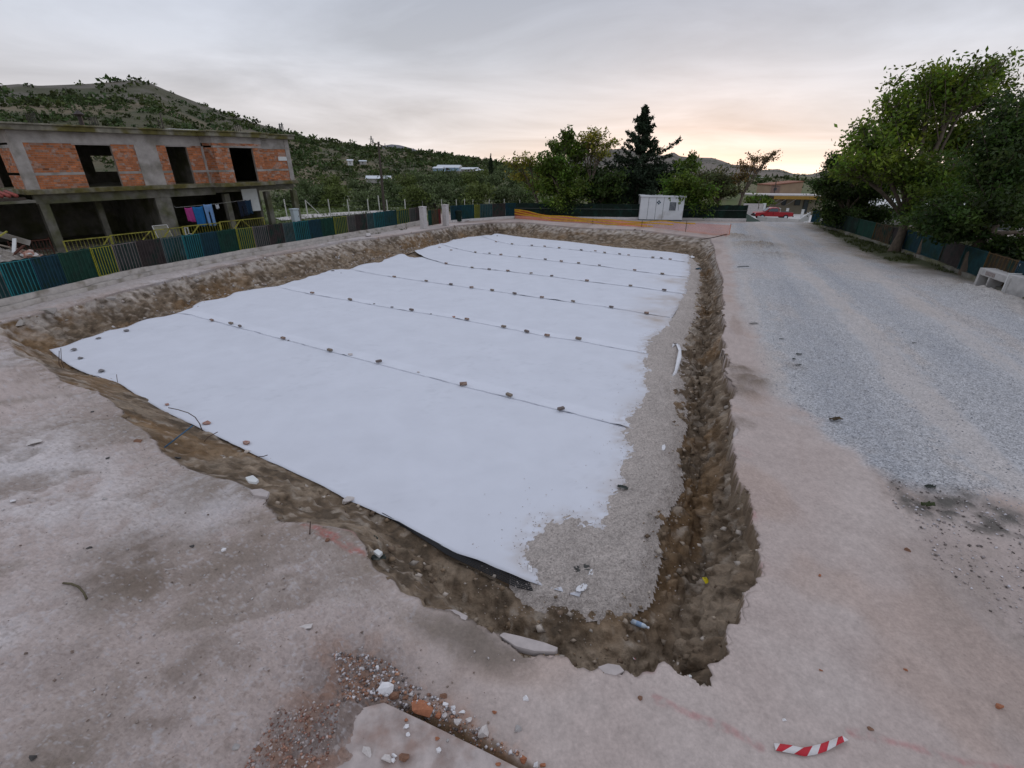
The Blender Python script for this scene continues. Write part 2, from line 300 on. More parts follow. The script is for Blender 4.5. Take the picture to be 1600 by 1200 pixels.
STRIPES = ((5.1, .6, .78), (7.9, .9, .62), (11.5, 2.0, .45), (1.7, .9, .5))      # pale wheel-swept lanes: place across the road, width, strength
def ground_field(x, y):
    """height of the ground and its colour at points (x, y)"""
    x = np.asarray(x, np.float32); y = np.asarray(y, np.float32); n = len(x)
    r = np.hypot(x, y)
    n1 = fbm(x, y, 0.35, 4, 3); n2 = fbm(x, y, 1.3, 4, 11); n3 = fbm(x, y, 5.0, 4, 23); n4 = fbm(x, y, 16.0, 3, 31)
    z = 0.03 * n1 + 0.012 * n2
    # --- base colours outside the pit
    conc = np.array([0.428, 0.358, 0.328], np.float32); dirt = np.array([0.515, 0.43, 0.398], np.float32); chalk = np.array([0.62, 0.58, 0.58], np.float32)
    brown = np.array([0.225, 0.18, 0.14], np.float32); bluegr = np.array([0.408, 0.408, 0.418], np.float32); pale = np.array([0.45, 0.415, 0.395], np.float32); grass = np.array([0.05, 0.06, 0.022], np.float32)
    def mix(c, k, w): w = np.clip(w, 0, 1)[:, None]; return c * (1 - w) + np.asarray(k, np.float32) * w
    c = np.tile(conc, (n, 1)); rough = np.zeros(n, np.float32); grav = np.zeros(n, np.float32)
    c = mix(c, [0.465, 0.402, 0.372], sstep(0.0, 0.6, n1 + 0.5 * n2) * 0.7); c = mix(c, [0.36, 0.305, 0.30], sstep(0.1, 0.6, -n1 + 0.4 * n3) * 0.6)
    c = mix(c, [0.40, 0.30, 0.25], sstep(0.15, 0.5, fbm(x, y, 0.8, 3, 77)) * 0.5)
    c = mix(c, [0.34, 0.27, 0.235], sstep(.08, .42, fbm((x * .93 - y * .36) + .1 * n2, (x * .36 + y * .93) * .14, 1.3, 4, 79)) * .72)
    # left dirt apron
    ax, ay = P(560, 860)[:2]; bx, by = P(690, 1010)[:2]
    left = sstep(-0.5, 0.9, -((x - ax) * (by - ay) - (y - ay) * (bx - ax)) / np.hypot(bx - ax, by - ay) * -1 * -1 + 0.5 * n2)
    left = sstep(-0.4, 0.6, -(x + 0.9) - 0.22 * (y - 3.0) + 0.5 * n2)
    c = mix(c, dirt, left * 0.9); c = mix(c, chalk, left * sstep(-0.1, 0.45, fbm(x, y, 0.45, 4, 51) + 0.15 * n3) * 0.85)
    streak = fbm(x * 0.35 + y * 0.12, y * 1.2 - x * 0.35, 1.6, 5, 61)
    c = mix(c, brown, left * sstep(0.12, 0.42, streak) * 0.5); c = mix(c, [0.30, 0.245, 0.22], left * sstep(0.1, 0.5, n2 + n3 * 0.6) * 0.38)
    rough = np.maximum(rough, left * 0.8)
    z = z + left * (0.035 * n2 + 0.034 * n3 + 0.022 * n4 + 0.012 * fbm(x, y, 30.0, 2, 37))
    for (px, py, rr, k) in ((190, 880, .55, .75), (230, 905, .5, .7), (205, 930, .4, .6), (250, 870, .4, .6), (330, 990, .5, .3), (150, 1100, .5, .4), (120, 1180, .35, .8), (60, 1175, .3, .6), (200, 655, 1.0, .55), (150, 660, .8, .4), (110, 650, .7, .45), (310, 760, .7, .6), (240, 770, .6, .45), (380, 860, .5, .4), (330, 890, .4, .4)):
        c = mix(c, brown, blob(x, y, px, py, rr) * k * (0.55 + 0.9 * np.clip(n3 + n2 + .3, 0, 1)))
    for (px, py, rr, k) in ((50, 715, 1.3, .8), (140, 770, 1.1, .75), (30, 800, .9, .6), (290, 715, .6, .6), (230, 790, .7, .55), (90, 640, 1.2, .5), (360, 800, .45, .5), (470, 900, .6, .45), (560, 960, .5, .45), (50, 960, .6, .4), (640, 905, .3, .4)):
        c = mix(c, [0.66, 0.605, 0.595], blob(x, y, px, py, rr) * k * np.clip(.55 + 1.1 * n3 + .7 * n2 + .4 * n4, 0, 1.1))
    for (px, py, rr, k) in ((200, 880, .35, .8), (245, 905, .3, .75), (170, 905, .3, .6), (215, 855, .3, .5), (330, 1085, .4, .5), (250, 1090, .4, .45), (420, 840, .2, .5), (395, 890, .25, .5)):
        c = mix(c, [0.20, 0.155, 0.125], blob(x, y, px, py, rr) * k * np.clip(.35 + 1.6 * n3 + .8 * n4, 0, 1))
    # damp soil patch on the slab, red brick dust, painted red marks
    wet = sdist(x + 0.10 * n3, y + 0.10 * n3, W([(640, 965), (700, 962), (760, 985), (815, 1032), (822, 1050), (790, 1053), (730, 1040), (690, 1005), (655, 985)]))
    c = mix(c, [0.17, 0.14, 0.115], sstep(-0.16, 0.14, wet + 0.06 * n4) * 0.85)
    for (px, py, rr, k) in ((560, 1060, .40, .75), (600, 1085, .3, .8), (520, 1035, .4, .5), (540, 1110, .35, .6), (500, 1160, .4, .75), (470, 1185, .35, .8), (660, 1110, .22, .8), (720, 1135, .2, .7), (780, 1185, .2, .7)):
        c = mix(c, np.where(n3[:, None] > 0, np.array([[0.28, 0.165, 0.115]], np.float32), np.array([[0.17, 0.125, 0.105]], np.float32)), blob(x, y, px, py, rr) * k * (0.35 + 0.9 * np.clip(n4 + n3 + .4, 0, 1)))
    rub = blob(x, y, 560, 1060, .6) + blob(x, y, 500, 1150, .6)
    z = z + .13 * blob(x, y, 505, 1165, .34) + .09 * blob(x, y, 540, 1120, .16) + np.clip(rub, 0, 1) * (0.03 * n3 + 0.03 * n4); rough = np.maximum(rough, np.clip(rub, 0, 1))
    for pts in ([(1025, 1093), (1080, 1118), (1140, 1142), (1185, 1168)], [(1330, 1145), (1420, 1165), (1500, 1190), (1600, 1205)]):
        d, _ = poly_dist(x, y, W(pts), False); c = mix(c, [0.36, 0.13, 0.13], sstep(0.055, 0.012, d + 0.025 * n3) * 0.5 * np.clip(.6 + 1.2 * n4, 0, 1))
    for pts in ([(468, 813), (500, 830), (535, 852), (568, 868)],):
        d, _ = poly_dist(x, y, W(pts), False); c = mix(c, [0.5, 0.10, 0.09], sstep(0.06, 0.015, d + 0.02 * n3) * 0.75 * np.clip(.8 + 1.2 * n4, 0, 1))
    for (px, py) in ((1168, 800), (1175, 880), (1155, 705)):
        c = mix(c, [0.36, 0.15, 0.14], blob(x, y, px, py, .16) * 0.7 * np.clip(.5 + 1.5 * n3, 0, 1))
    # drain slot beside the footing
    td = sdist(x + 0.04 * n3, y + 0.04 * n3, TRENCH); z = z - sstep(-0.02, 0.10, td) * 0.16
    c = mix(c, [0.17, 0.11, 0.05], sstep(-0.05, 0.05, td) * 0.85)
    # gravel road with wheel tracks towards the far gate
    rd = sdist(x + 0.5 * n2 + 0.15 * n3, y + 0.5 * n2, ROAD); wr = sstep(-0.25, 0.35, rd)
    ux, uy = 0.36, 0.933
    across = x * uy - y * ux; along = x * ux + y * uy
    aw = across + 0.35 * fbm(x, y, .12, 3, 93) + .12 * n2; tr = -.28 + .5 * fbm(across, along * .06, 1.1, 4, 91, .6) + sum(a_ * np.exp(-((aw - c_) / w_) ** 2) for c_, w_, a_ in STRIPES)
    rc = mix(np.tile(bluegr, (n, 1)), pale, sstep(0.10, 0.42, tr + 0.14 * n2 + .06 * n3) * 0.75)
    rc = mix(rc, pale, sstep(-.1, .5, n1 + .4 * n2) * sstep(14, 22, y) * .7); rc = mix(rc, [.43, .385, .355], sstep(.12, .5, fbm(across * 1.0, along * .25, .9, 4, 97) + .25 * n3) * .6)
    rc = mix(rc, [0.30, 0.315, 0.345], sstep(0.12, 0.5, -tr + 0.15 * n3) * 0.55)
    c = np.where(wr[:, None] > 0, c * (1 - wr[:, None]) + rc * wr[:, None], c)
    grav = np.maximum(grav, wr * (1 - 0.55 * sstep(0.03, 0.30, tr))); z = z + wr * (0.03 + 0.022 * tr + 0.008 * n3)
    # dark spoil along the road's near edge
    dk = sdist(x + 0.2 * n3, y + 0.2 * n3, W([(1385, 742), (1420, 775), (1500, 768), (1560, 790), (1600, 805), (1640, 850), (1560, 830), (1500, 815), (1440, 800), (1405, 780)]))
    wd = sstep(-0.25, 0.2, dk + 0.15 * n3)
    c = mix(c, [0.10, 0.095, 0.085], wd * np.clip(.62 + 1.3 * n3 + .4 * n4, 0, .92)); z = z + wd * (0.03 * n3 + 0.03 * n4); rough = np.maximum(rough, wd * .8)
    rr2 = sstep(0.0, 2.5, -rd) * sstep(1.0, 2.6, x - 0.30 * y - 1.9 + 0.4 * n2) * sstep(14, 8, y)
    c = mix(c, [0.30, 0.25, 0.22], rr2 * sstep(-0.1, 0.4, streak + 0.5 * n3) * 0.6); z = z + rr2 * 0.02 * n3; rough = np.maximum(rough, rr2 * 0.6)
    # brown heaps spilled beside the right rim and at the far corner
    for (px, py, rr, hh, k) in ((1172, 600, .45, .12, .9), (1160, 580, .35, .06, .7), (1165, 615, .3, .06, .8), (1160, 660, .25, .01, .5), (1185, 385, 1.6, .25, .75), (1150, 372, 1.4, .2, .6), (1215, 400, 1.2, .15, .4), (1240, 575, .25, .02, .5)):
        bl = blob(x, y, px, py, rr); z = z + hh * bl * (1 + 1.2 * n3); c = mix(c, [0.19, 0.15, 0.115] if rr < 1 else [0.30, 0.24, 0.17], bl * k * np.clip(.7 + n3, 0, 1.2)); rough = np.maximum(rough, bl)
    # low pale spoil heap before the concrete blocks
    for (px, py, rr, hh) in ((1525, 462, 1.0, .28), (1565, 478, 1.0, .3), (1475, 440, .8, .12), (1490, 455, .7, .08)):
        bl = blob(x, y, px, py, rr); z = z + hh * bl * (1 + .5 * n3); c = mix(c, [0.34, 0.325, 0.31], bl * .8); grav = np.maximum(grav, bl * .5)
    # grass verge at the right, wild ground beyond the fences
    vg = sdist(x + 0.6 * n2, y + 0.6 * n2, VERGE); wv = sstep(-0.6, 0.6, vg + 0.5 * n3)
    c = mix(c, [0.17, 0.13, 0.075], sstep(-2.2, 0.0, vg + 0.5 * n2) * 0.6); c = mix(c, grass, wv * 0.9); z = z + wv * 0.05 * n3
    far = sstep(55, 60, y + 2 * n1) * sstep(34, 25, x - 0.18 * y)
    c = mix(c, [0.09, 0.085, 0.035], far * 0.8)
    c = mix(c, [0.08, 0.085, 0.035], sstep(64, 72, r) * 0.95)
    c = mix(c, [0.06, 0.09, 0.025], sstep(64, 72, r) * sstep(0.0, 0.4, n1) * 0.9)
    z = z - 1.55 * sstep(51, 56, y) * sstep(19.5, 23, x) * sstep(140, 90, y)
    # left side: pale ledge, raised yard
    ld = sdist(x, y, LEDGE); c = mix(c, [0.47, 0.42, 0.40], sstep(-0.15, 0.1, ld + 0.1 * n3) * 0.9); z = z * (1 - sstep(-0.3, 0.1, ld) * 0.8)
    yd = sdist(x, y, YARD); wy = sstep(-0.02, 0.12, yd); z = z * (1 - wy) + wy * (0.22 + 0.02 * n2)
    c = mix(c, [0.16, 0.145, 0.10], wy * .95); c = mix(c, [0.06, 0.075, 0.025], wy * sstep(0, .4, n2) * .7); c = mix(c, [0.075, 0.11, 0.022], wy * sstep(33, 37, y + .8 * n1) * .92)
    fd = np.full(n, 9.0, np.float32); lf_ = (x < -5) & (r < 75); fd[lf_] = poly_dist(x[lf_], y[lf_], FENCE, False)[0]; wk = sstep(.62, .42, fd + .08 * n3)
    c = mix(c, [0.125, 0.105, 0.07], wk * .85); z = z - .07 * wk * (1 - wy)
    # --- the pit
    jt = sstep(26, 12, r); wx = x + 0.035 * jt * fbm(x, y, 4.0, 2, 43) + 0.10 * n2 * sstep(30, 10, r) + 0.012 * jt * n4; wyy = y + 0.035 * jt * fbm(x, y, 4.0, 2, 41) + 0.012 * jt * n4
    near = r < 75
    dr = np.full(n, -9.0, np.float32); si = np.zeros(n, np.float32); df = np.full(n, -9.0, np.float32)
    xi, yi = wx[near], wyy[near]
    d, s = poly_dist(xi, yi, RIM); dr[near] = np.where(inside(xi, yi, RIM), d, -d); si[near] = s
    df[near] = sdist(x[near] + 0.04 * (n3 * jt)[near], y[near] + 0.04 * (n3 * jt)[near], FLOOR)
    pit = dr > 0
    k = np.floor(si).astype(int) % len(RIM); k2 = (k + 1) % len(RIM); ft = (si - np.floor(si))[:, None]
    par = RIM_PAR[k] * (1 - ft) + RIM_PAR[k2] * ft
    e, tw, lum = par[:, 0], par[:, 1], par[:, 2]
    t = np.clip(dr / np.maximum(dr + np.maximum(-df, 0), 1e-4), 0, 1)
    tw = np.clip(tw + 0.10 * n2, 0.12, 0.95)
    bot = FLOOR_Z - .8 * e
    w1 = np.clip(t / tw, 0, 1); wall = np.where(e > .2, w1 ** 0.92, w1 ** 0.85)
    t2 = np.clip((t - tw) / np.maximum(1 - tw, 1e-3), 0, 1)
    prof = np.where(t < tw, bot * wall, bot + e * (t2 ** 0.85) + 0.22 * e * np.sin(np.pi * t2) * sstep(7, 13, y))
    win = np.clip(4 * t * (1 - t), 0, 1) ** 0.7
    prof = prof + lum * win * (0.11 * fbm(x, y, .9, 3, 49) + 0.05 * fbm(x, y, 2.6, 3, 47) * sstep(.7, 1.1, t / tw))
    ground_field.dr = dr; ground_field.df = df
    ground_field.win = np.where(pit, lum * np.clip(6 * t, 0, 1) * np.clip(2.6 * (1 - t), 0, 1) * sstep(0, .08, dr), 0)
    step = 0.10 * sstep(0.0, 0.05, dr) * np.clip(1 - t, 0, 1)
    zp = np.minimum(prof - step, 0.02)
    zp = np.where(df > 0, FLOOR_Z - 0.05 - 0.02 * sstep(0, .3, df), zp)
    z = np.where(pit, zp, z)
    xs, ys = x + 1.25 * z, y - 1.05 * z; p2, p3, p4 = fbm(xs, ys, 1.3, 4, 111), fbm(xs, ys, 5.0, 4, 123), fbm(xs, ys, 16.0, 3, 131)   # colour noise sheared with height, so that it does not smear down a steep face
    # rim edge: worn and broken down a little
    z = z - np.where(~pit, 0.05 * np.exp(dr / 0.15) * left, 0)
    soil = np.tile(np.array([0.17, 0.122, 0.080], np.float32), (n, 1))
    soil = mix(soil, [0.245, 0.19, 0.135], sstep(-0.1, 0.5, p2 + 0.6 * p3) * 0.9)
    soil = mix(soil, [0.115, 0.085, 0.060], sstep(0.0, 0.5, -p3 - 0.4 * p2) * 0.8)
    soil = mix(soil, [0.20, 0.115, 0.045], sstep(0.25, 0.6, fbm(xs, ys, 0.7, 3, 19)) * 0.5)
    soil = mix(soil, [0.34, 0.29, 0.235], sstep(0.15, 0.55, fbm(xs, ys, 3.3, 4, 29) + 0.3 * p4) * 0.6)
    dusty = sstep(0.35, 0.0, t) * (e < .05) * sstep(24, 32, si * 0 + r)       # pale rubble layer under the far and left rims
    soil = mix(soil, [0.36, 0.315, 0.275], dusty * np.clip(.55 + p3 + .5 * p2, 0, .9))
    crest = sstep(0.55, 0.9, t2) * (e > .15) * sstep(12, 20, y)
    soil = mix(soil, [0.40, 0.35, 0.30], crest * np.clip(.3 + 1.0 * n2, 0, .8))
    c = np.where(pit[:, None], soil, c); rough = np.where(pit, 0.9, rough); grav = np.where(pit, 0.12, grav)
    edge = np.exp(-np.abs(dr) / 0.35) * (~pit) * left
    c = mix(c, [0.25, 0.20, 0.155], edge * np.clip(.5 + n3, 0, .9))
    gr5 = fbm(x, y, 34.0, 3, 133); c = c * (1 + 0.13 * n4 + 0.08 * n3 + 0.16 * gr5 * (0.35 + 0.65 * rough))[:, None]
    c = mix(c, [0.20, 0.155, 0.13], left * (~pit) * sstep(0.28, 0.5, gr5 + 0.5 * n4 + 0.25 * n3) * 0.4); c = mix(c, [0.55, 0.52, 0.53], left * (~pit) * sstep(0.34, 0.55, -gr5 + 0.4 * n4 - 0.2 * n3) * 0.5)
    return z, np.clip(c, 0.01, 0.9), rough, grav

def ground_z(x, y):
    z, *_ = ground_field(np.atleast_1d(np.asarray(x, np.float32)), np.atleast_1d(np.asarray(y, np.float32))); return z

def ground_material():
    m = bpy.data.materials.new('ground'); m.use_nodes = True; t = m.node_tree; nd = t.nodes; lk = t.links; b = nd['Principled BSDF']
    b.inputs['Roughness'].default_value = 0.92; b.inputs['Specular IOR Level'].default_value = 0.2
    vc = nd.new('ShaderNodeVertexColor'); vc.layer_name = 'Col'; rg = nd.new('ShaderNodeAttribute'); rg.attribute_name = 'rough'; ga = nd.new('ShaderNodeAttribute'); ga.attribute_name = 'grav'
    tcn = nd.new('ShaderNodeTexCoord')
    def noise(s, d=6, r=.6):
        q = nd.new('ShaderNodeTexNoise'); q.inputs['Scale'].default_value = s; q.inputs['Detail'].default_value = d; q.inputs['Roughness'].default_value = r; lk.new(tcn.outputs['Object'], q.inputs['Vector']); return q.outputs['Fac']
    def mrange(v, a, b_, lo, hi):
        q = nd.new('ShaderNodeMapRange'); q.inputs['From Min'].default_value = a; q.inputs['From Max'].default_value = b_; q.inputs['To Min'].default_value = lo; q.inputs['To Max'].default_value = hi; lk.new(v, q.inputs['Value']); return q.outputs[0]
    def mth(op, a, b_):
        q = nd.new('ShaderNodeMath'); q.operation = op
        for i, v in enumerate((a, b_)):
            if isinstance(v, (int, float)): q.inputs[i].default_value = v
            else: lk.new(v, q.inputs[i])
        return q.outputs[0]
    fine = mrange(noise(28, 8, .7), .25, .75, .82, 1.18)
    vo = nd.new('ShaderNodeTexVoronoi'); vo.inputs['Scale'].default_value = 42; lk.new(tcn.outputs['Object'], vo.inputs['Vector'])
    sepc = nd.new('ShaderNodeSeparateColor'); lk.new(vo.outputs['Color'], sepc.inputs[0])
    peb = mrange(sepc.outputs[0], 0, 1, .62, 1.42)
    mixg = nd.new('ShaderNodeMix'); mixg.data_type = 'FLOAT'; lk.new(ga.outputs['Fac'], mixg.inputs['Factor']); lk.new(fine, mixg.inputs['A']); lk.new(mth('MULTIPLY', peb, fine), mixg.inputs['B'])
    # loose specks of stone: some pale, some dark
    vs = nd.new('ShaderNodeTexVoronoi'); vs.inputs['Scale'].default_value = 13; lk.new(tcn.outputs['Object'], vs.inputs['Vector'])
    sp = mth('MULTIPLY', mrange(vs.outputs['Distance'], .10, .16, 1, 0), rg.outputs['Fac'])
    sps = nd.new('ShaderNodeSeparateColor'); lk.new(vs.outputs['Color'], sps.inputs[0])
    spk = mth('MULTIPLY', sp, mrange(sps.outputs[0], .62, .66, 0, 1)); spv = mrange(sps.outputs[1], 0, 1, -.55, .55)
    fac = mth('MULTIPLY', mixg.outputs[0], mth('ADD', 1.0, mth('MULTIPLY', spk, spv)))
    s2 = nd.new('ShaderNodeVectorMath'); s2.operation = 'SCALE'; lk.new(vc.outputs[0], s2.inputs[0]); lk.new(fac, s2.inputs['Scale']); lk.new(s2.outputs[0], b.inputs['Base Color'])
    hgt = mth('ADD', mth('MULTIPLY', noise(14, 10, .65), mth('ADD', mth('MULTIPLY', rg.outputs['Fac'], .07), .010)), mth('MULTIPLY', mth('MULTIPLY', vo.outputs['Distance'], ga.outputs['Fac']), -.022))
    hgt = mth('ADD', hgt, mth('MULTIPLY', spk, .012))
    bp = nd.new('ShaderNodeBump'); bp.inputs['Strength'].default_value = 0.8; bp.inputs['Distance'].default_value = 1.0; lk.new(hgt, bp.inputs['Height']); lk.new(bp.outputs[0], b.inputs['Normal'])
    return m
GROUND_MAT = ground_material()

# one sheet, finer near where one stands, out to the horizon
_aF = np.radians(np.linspace(-66, 66, 780)); _aB = np.radians(np.linspace(66, 294, 70))[1:-1]
_ang = np.concatenate([_aF, _aB]); NA = len(_ang)
_rad = np.concatenate([np.geomspace(0.4, 2.2, 12)[:-1], np.geomspace(2.2, 13, 330), np.linspace(13, 62, 300)[1:], np.geomspace(62, 75, 12)[1:], np.geomspace(75, 9000, 40)[1:]]); NR = len(_rad)
_R, _A = np.meshgrid(_rad, _ang, indexing='ij')
gx, gy = (_R * np.sin(_A)).ravel(), (_R * np.cos(_A)).ravel()
gz, gc, grough, ggrav = ground_field(gx, gy)
gz = gz - np.where(ground_field.df > 0, .04, .5) * sstep(0.0, .06, ground_field.dr)          # the sheet ducks under the separately built banks and pit floor
_i = np.arange(NR - 1)[:, None] * NA; _j = np.arange(NA)[None, :]; _j2 = (_j + 1) % NA
_f = np.stack([_i + _j, _i + NA + _j, _i + NA + _j2, _i + _j2], -1).reshape(-1, 4)[:, ::-1]
_v = np.stack([gx, gy, gz], 1); _cv = np.array([[0, 0, float(gz[0])]])
_fan = np.stack([np.full(NA, len(_v)), (np.arange(NA) + 1) % NA, np.arange(NA)], 1)[:, ::-1]
ground = mesh_np('ground', np.concatenate([_v, _cv]), [_f, _fan], GROUND_MAT, True, cols=np.concatenate([gc, gc[:1]]), attrs={'rough': np.append(grough, 0), 'grav': np.append(ggrav, 0)})
ground['kind'] = 'structure'; ground['label'] = 'dusty concrete and dirt site ground with the dug pit'


def a_scr(x, y): return fbm(x, y, .9, 2, 335)
# ------------------------------------------------------------------ the banks of the pit: wall, trench and broken rim in one fine sheet
def arc(pts):
    p = np.array(pts, float); return np.concatenate([[0], np.cumsum(np.hypot(*np.diff(p, axis=0).T))])
def find(lst, px): return [k for k, r in enumerate(lst) if tuple(r[:2]) == px][0]
RA = [0, find(RIM_PX, (1108, 1077)), find(RIM_PX, (1117, 388)), find(RIM_PX, (765, 347.5)), len(RIM_PX)]
FA = [0, find(FLOOR_PX, (957, 944)), find(FLOOR_PX, (1081, 399)), find(FLOOR_PX, (776, 364)), len(FLOOR_PX)]
RIMC, FLOORC = RIM + [RIM[0]], FLOOR + [FLOOR[0]]
_C, _Fp, _par = [], [], []
for q in range(4):
    rp, fp = np.array(RIMC[RA[q]:RA[q + 1] + 1]), np.array(FLOORC[FA[q]:FA[q + 1] + 1]); sr, sf = arc(rp), arc(fp); u = [0.0]
    while u[-1] < sr[-1]: u.append(u[-1] + .016 + .0022 * math.hypot(np.interp(u[-1], sr, rp[:, 0]), np.interp(u[-1], sr, rp[:, 1])))
    u = np.array(u[:-1]); ch = rp[-1] - rp[0]; prj = np.maximum.accumulate((rp - rp[0]) @ ch / (ch @ ch)); w = np.interp(u, sr, prj * .7 + .3 * sr / sr[-1]); w = np.clip(w, 0, 1)
    _C.append(np.stack([np.interp(u, sr, rp[:, k]) for k in (0, 1)], 1)); _Fp.append(np.stack([np.interp(w * sf[-1], sf, fp[:, k]) for k in (0, 1)], 1))
    kk = np.interp(u, sr, np.arange(RA[q], RA[q + 1] + 1)); k0 = np.floor(kk).astype(int) % len(RIM); k1 = (k0 + 1) % len(RIM); fr = (kk - np.floor(kk))[:, None]; _par.append(RIM_PAR[k0] * (1 - fr) + RIM_PAR[k1] * fr)
C, Fp, par = np.concatenate(_C), np.concatenate(_Fp), np.concatenate(_par); nC = len(C)
def smooth_c(a, w):
    k = np.ones(w) / w; return np.stack([np.convolve(np.concatenate([a[-w:, j], a[:, j], a[:w, j]]), k, 'same')[w:-w] for j in range(a.shape[1])], 1)
T = smooth_c(np.roll(C, -3, 0) - np.roll(C, 3, 0), 25); T /= np.hypot(*T.T)[:, None] + 1e-9; NI = np.stack([-T[:, 1], T[:, 0]], 1); NI *= np.sign(((Fp - C) * NI).sum(1))[:, None]
Fp = smooth_c(Fp, 9); cx32, cy32 = C[:, 0].astype(np.float32), C[:, 1].astype(np.float32); rC = np.hypot(cx32, cy32)
e_, tw_, lum_ = smooth_c(par, 15).T; slabby = sstep(.12, .3, e_) ; slabby = np.maximum(slabby, .35 * (rC > 24))
jag = slabby * (.05 * fbm(cx32, cy32, 1.1, 2, 301) + .09 * (worley(cx32, cy32, 3.2, 303) - .4) + .10 * (worley(cx32, cy32, 7.0, 305) - .45)) + (1 - slabby) * (.07 * fbm(cx32, cy32, 1.6, 3, 307) + .03 * fbm(cx32, cy32, 6, 2, 308))
C = C + NI * np.clip(jag, -.14, .16)[:, None]
zo, co, ro, go = ground_field(*(C - NI * .26).T.astype(np.float32)); zs = smooth_c(zo[:, None], 15)[:, 0]; cs = smooth_c(co, 7)
tl = np.concatenate([[0, .012], np.linspace(.03, 1, 62)]); nT = len(tl); Tt = tl[:, None]; E_, TW, LU = e_[None], np.clip(tw_ + .08 * fbm(cx32, cy32, .8, 3, 311), .15, .95)[None], lum_[None]
Fin = Fp + NI * .18; XY = C[None] * (1 - Tt[..., None]) + Fin[None] * Tt[..., None]; bx, by = XY[..., 0].astype(np.float32), XY[..., 1].astype(np.float32)
bot = FLOOR_Z - .8 * E_; w1 = np.clip(Tt / TW, 0, 1); t2 = np.clip((Tt - TW) / np.maximum(1 - TW, 1e-3), 0, 1)
prof = np.where(Tt < TW, bot * w1 ** .88, bot + .8 * E_ * t2 ** .85 + .22 * E_ * np.sin(np.pi * t2) * sstep(7, 13, by)); prof = prof * (1 - .02) + zs[None] * (1 - Tt)
wl = np.clip(6 * Tt, 0, 1) * np.clip(4 * (1 - Tt), 0, 1); prof = prof + LU * wl * (.11 * fbm(bx, by, .9, 3, 49) + .05 * fbm(bx, by, 2.6, 3, 47) * sstep(.6, 1.1, Tt / TW))
th = (slabby * (.080 + .03 * fbm(cx32, cy32, 2.0, 2, 309)) + .008); prof[0] = zs - .002 - .010 * slabby * np.clip(fbm(cx32, cy32, 6, 2, 313), 0, 1); prof[1:] -= (th[None] * np.clip(1 - Tt[1:] * 3, 0, 1)); prof -= .11 * sstep(.84, .96, Tt) * sstep(.1, .25, E_); prof[-1] -= .06; prof[-2] -= .03
XY[1] -= (NI * (slabby * .13)[:, None]); XY[2] -= (NI * (slabby * .11)[:, None]); XY[3] -= (NI * (slabby * .07)[:, None]); XY[4] -= (NI * (slabby * .03)[:, None])
BP = np.stack([XY[..., 0], XY[..., 1], prof], -1)
du = np.gradient(BP, axis=0); dv = np.roll(BP, -1, 1) - np.roll(BP, 1, 1); nm = np.cross(dv, du); nm *= np.sign(nm[..., 2:3] + 1e-9)
for _ in range(3): nm = (nm + np.roll(nm, 1, 1) + np.roll(nm, -1, 1) + np.concatenate([nm[:1], nm[:-1]]) + np.concatenate([nm[1:], nm[-1:]])) / 5
nm /= np.linalg.norm(nm, axis=2, keepdims=True) + 1e-9
x3, y3, z3 = [BP[..., k].ravel().astype(np.float32) for k in range(3)]; q3 = .10 * fbm3(x3, y3, z3, 2.5, 2, 7)
d1, i1 = worley3(x3 + q3, y3 - q3, z3 + q3, 2.6, 3); d2, i2 = worley3(x3 + q3, y3, z3 - q3, 6.0, 13); d3, i3 = worley3(x3, y3, z3, 13.0, 23); rr3 = np.hypot(x3, y3)
h3 = .24 * np.clip(.62 - d1, -.1, 1) * (.4 + i1) + .14 * np.clip(.6 - d2, -.1, 1) * (.1 + 1.7 * i2) + .06 * np.clip(.55 - d3, -.1, 1) * (i3 > .45) * np.clip(14 / rr3, 0, 1) + .07 * fbm3(x3, y3, z3, 3.0, 3, 5) + .025 * fbm3(x3, y3, z3, 11.0, 2, 9) - .06
arcS = arc(np.concatenate([C, C[:1]]))[:-1]; scr = fbm(np.repeat(arcS[None], nT, 0).ravel().astype(np.float32) + .25 * a_scr(x3, y3), np.repeat(Tt, nC, 1).ravel().astype(np.float32) * .7, 5.0, 4, 331, .6); wallw = np.repeat(np.clip(1.3 - Tt / TW, 0, 1), 1, 0).ravel(); h3 = h3 * (1 - .45 * wallw) + .07 * scr * wallw
amp = (LU * np.clip(9 * (Tt - .015), 0, 1) * np.clip(3.2 * (.985 - Tt), 0, 1)).ravel(); BP = BP + nm * (h3 * amp).reshape(nT, nC, 1)
x3, y3, z3 = [BP[..., k].ravel().astype(np.float32) for k in range(3)]; a3, b3, c3, g3 = fbm3(x3, y3, z3, 1.5, 4, 211), fbm3(x3, y3, z3, 5.5, 3, 223), fbm3(x3, y3, z3, .5, 3, 231), fbm3(x3, y3, z3, 18.0, 2, 241)
def _mx(c, k, w): w = np.clip(w, 0, 1)[:, None]; return c * (1 - w) + np.array(k, np.float32) * w
sc3 = np.tile(np.array([.165, .120, .080], np.float32), (len(x3), 1)); sc3 = _mx(sc3, [.25, .195, .14], sstep(-.1, .45, a3 + .5 * b3)); sc3 = _mx(sc3, [.10, .075, .052], sstep(.0, .4, -b3 - .5 * a3) * .85); sc3 = _mx(sc3, [.21, .12, .05], sstep(.08, .35, c3) * .5); sc3 = _mx(sc3, [.37, .32, .265], sstep(.15, .5, b3 - .6 * a3) * .6)
sc3 = _mx(sc3, [.42, .375, .335], sstep(-.66, -.15, z3 + .4 * a3) * sstep(12, 22, rr3) * np.clip(.7 + 1.6 * b3, 0, 1) * .9 * (1 - .6 * np.repeat(sstep(.12, .3, e_)[None], nT, 0).ravel()))
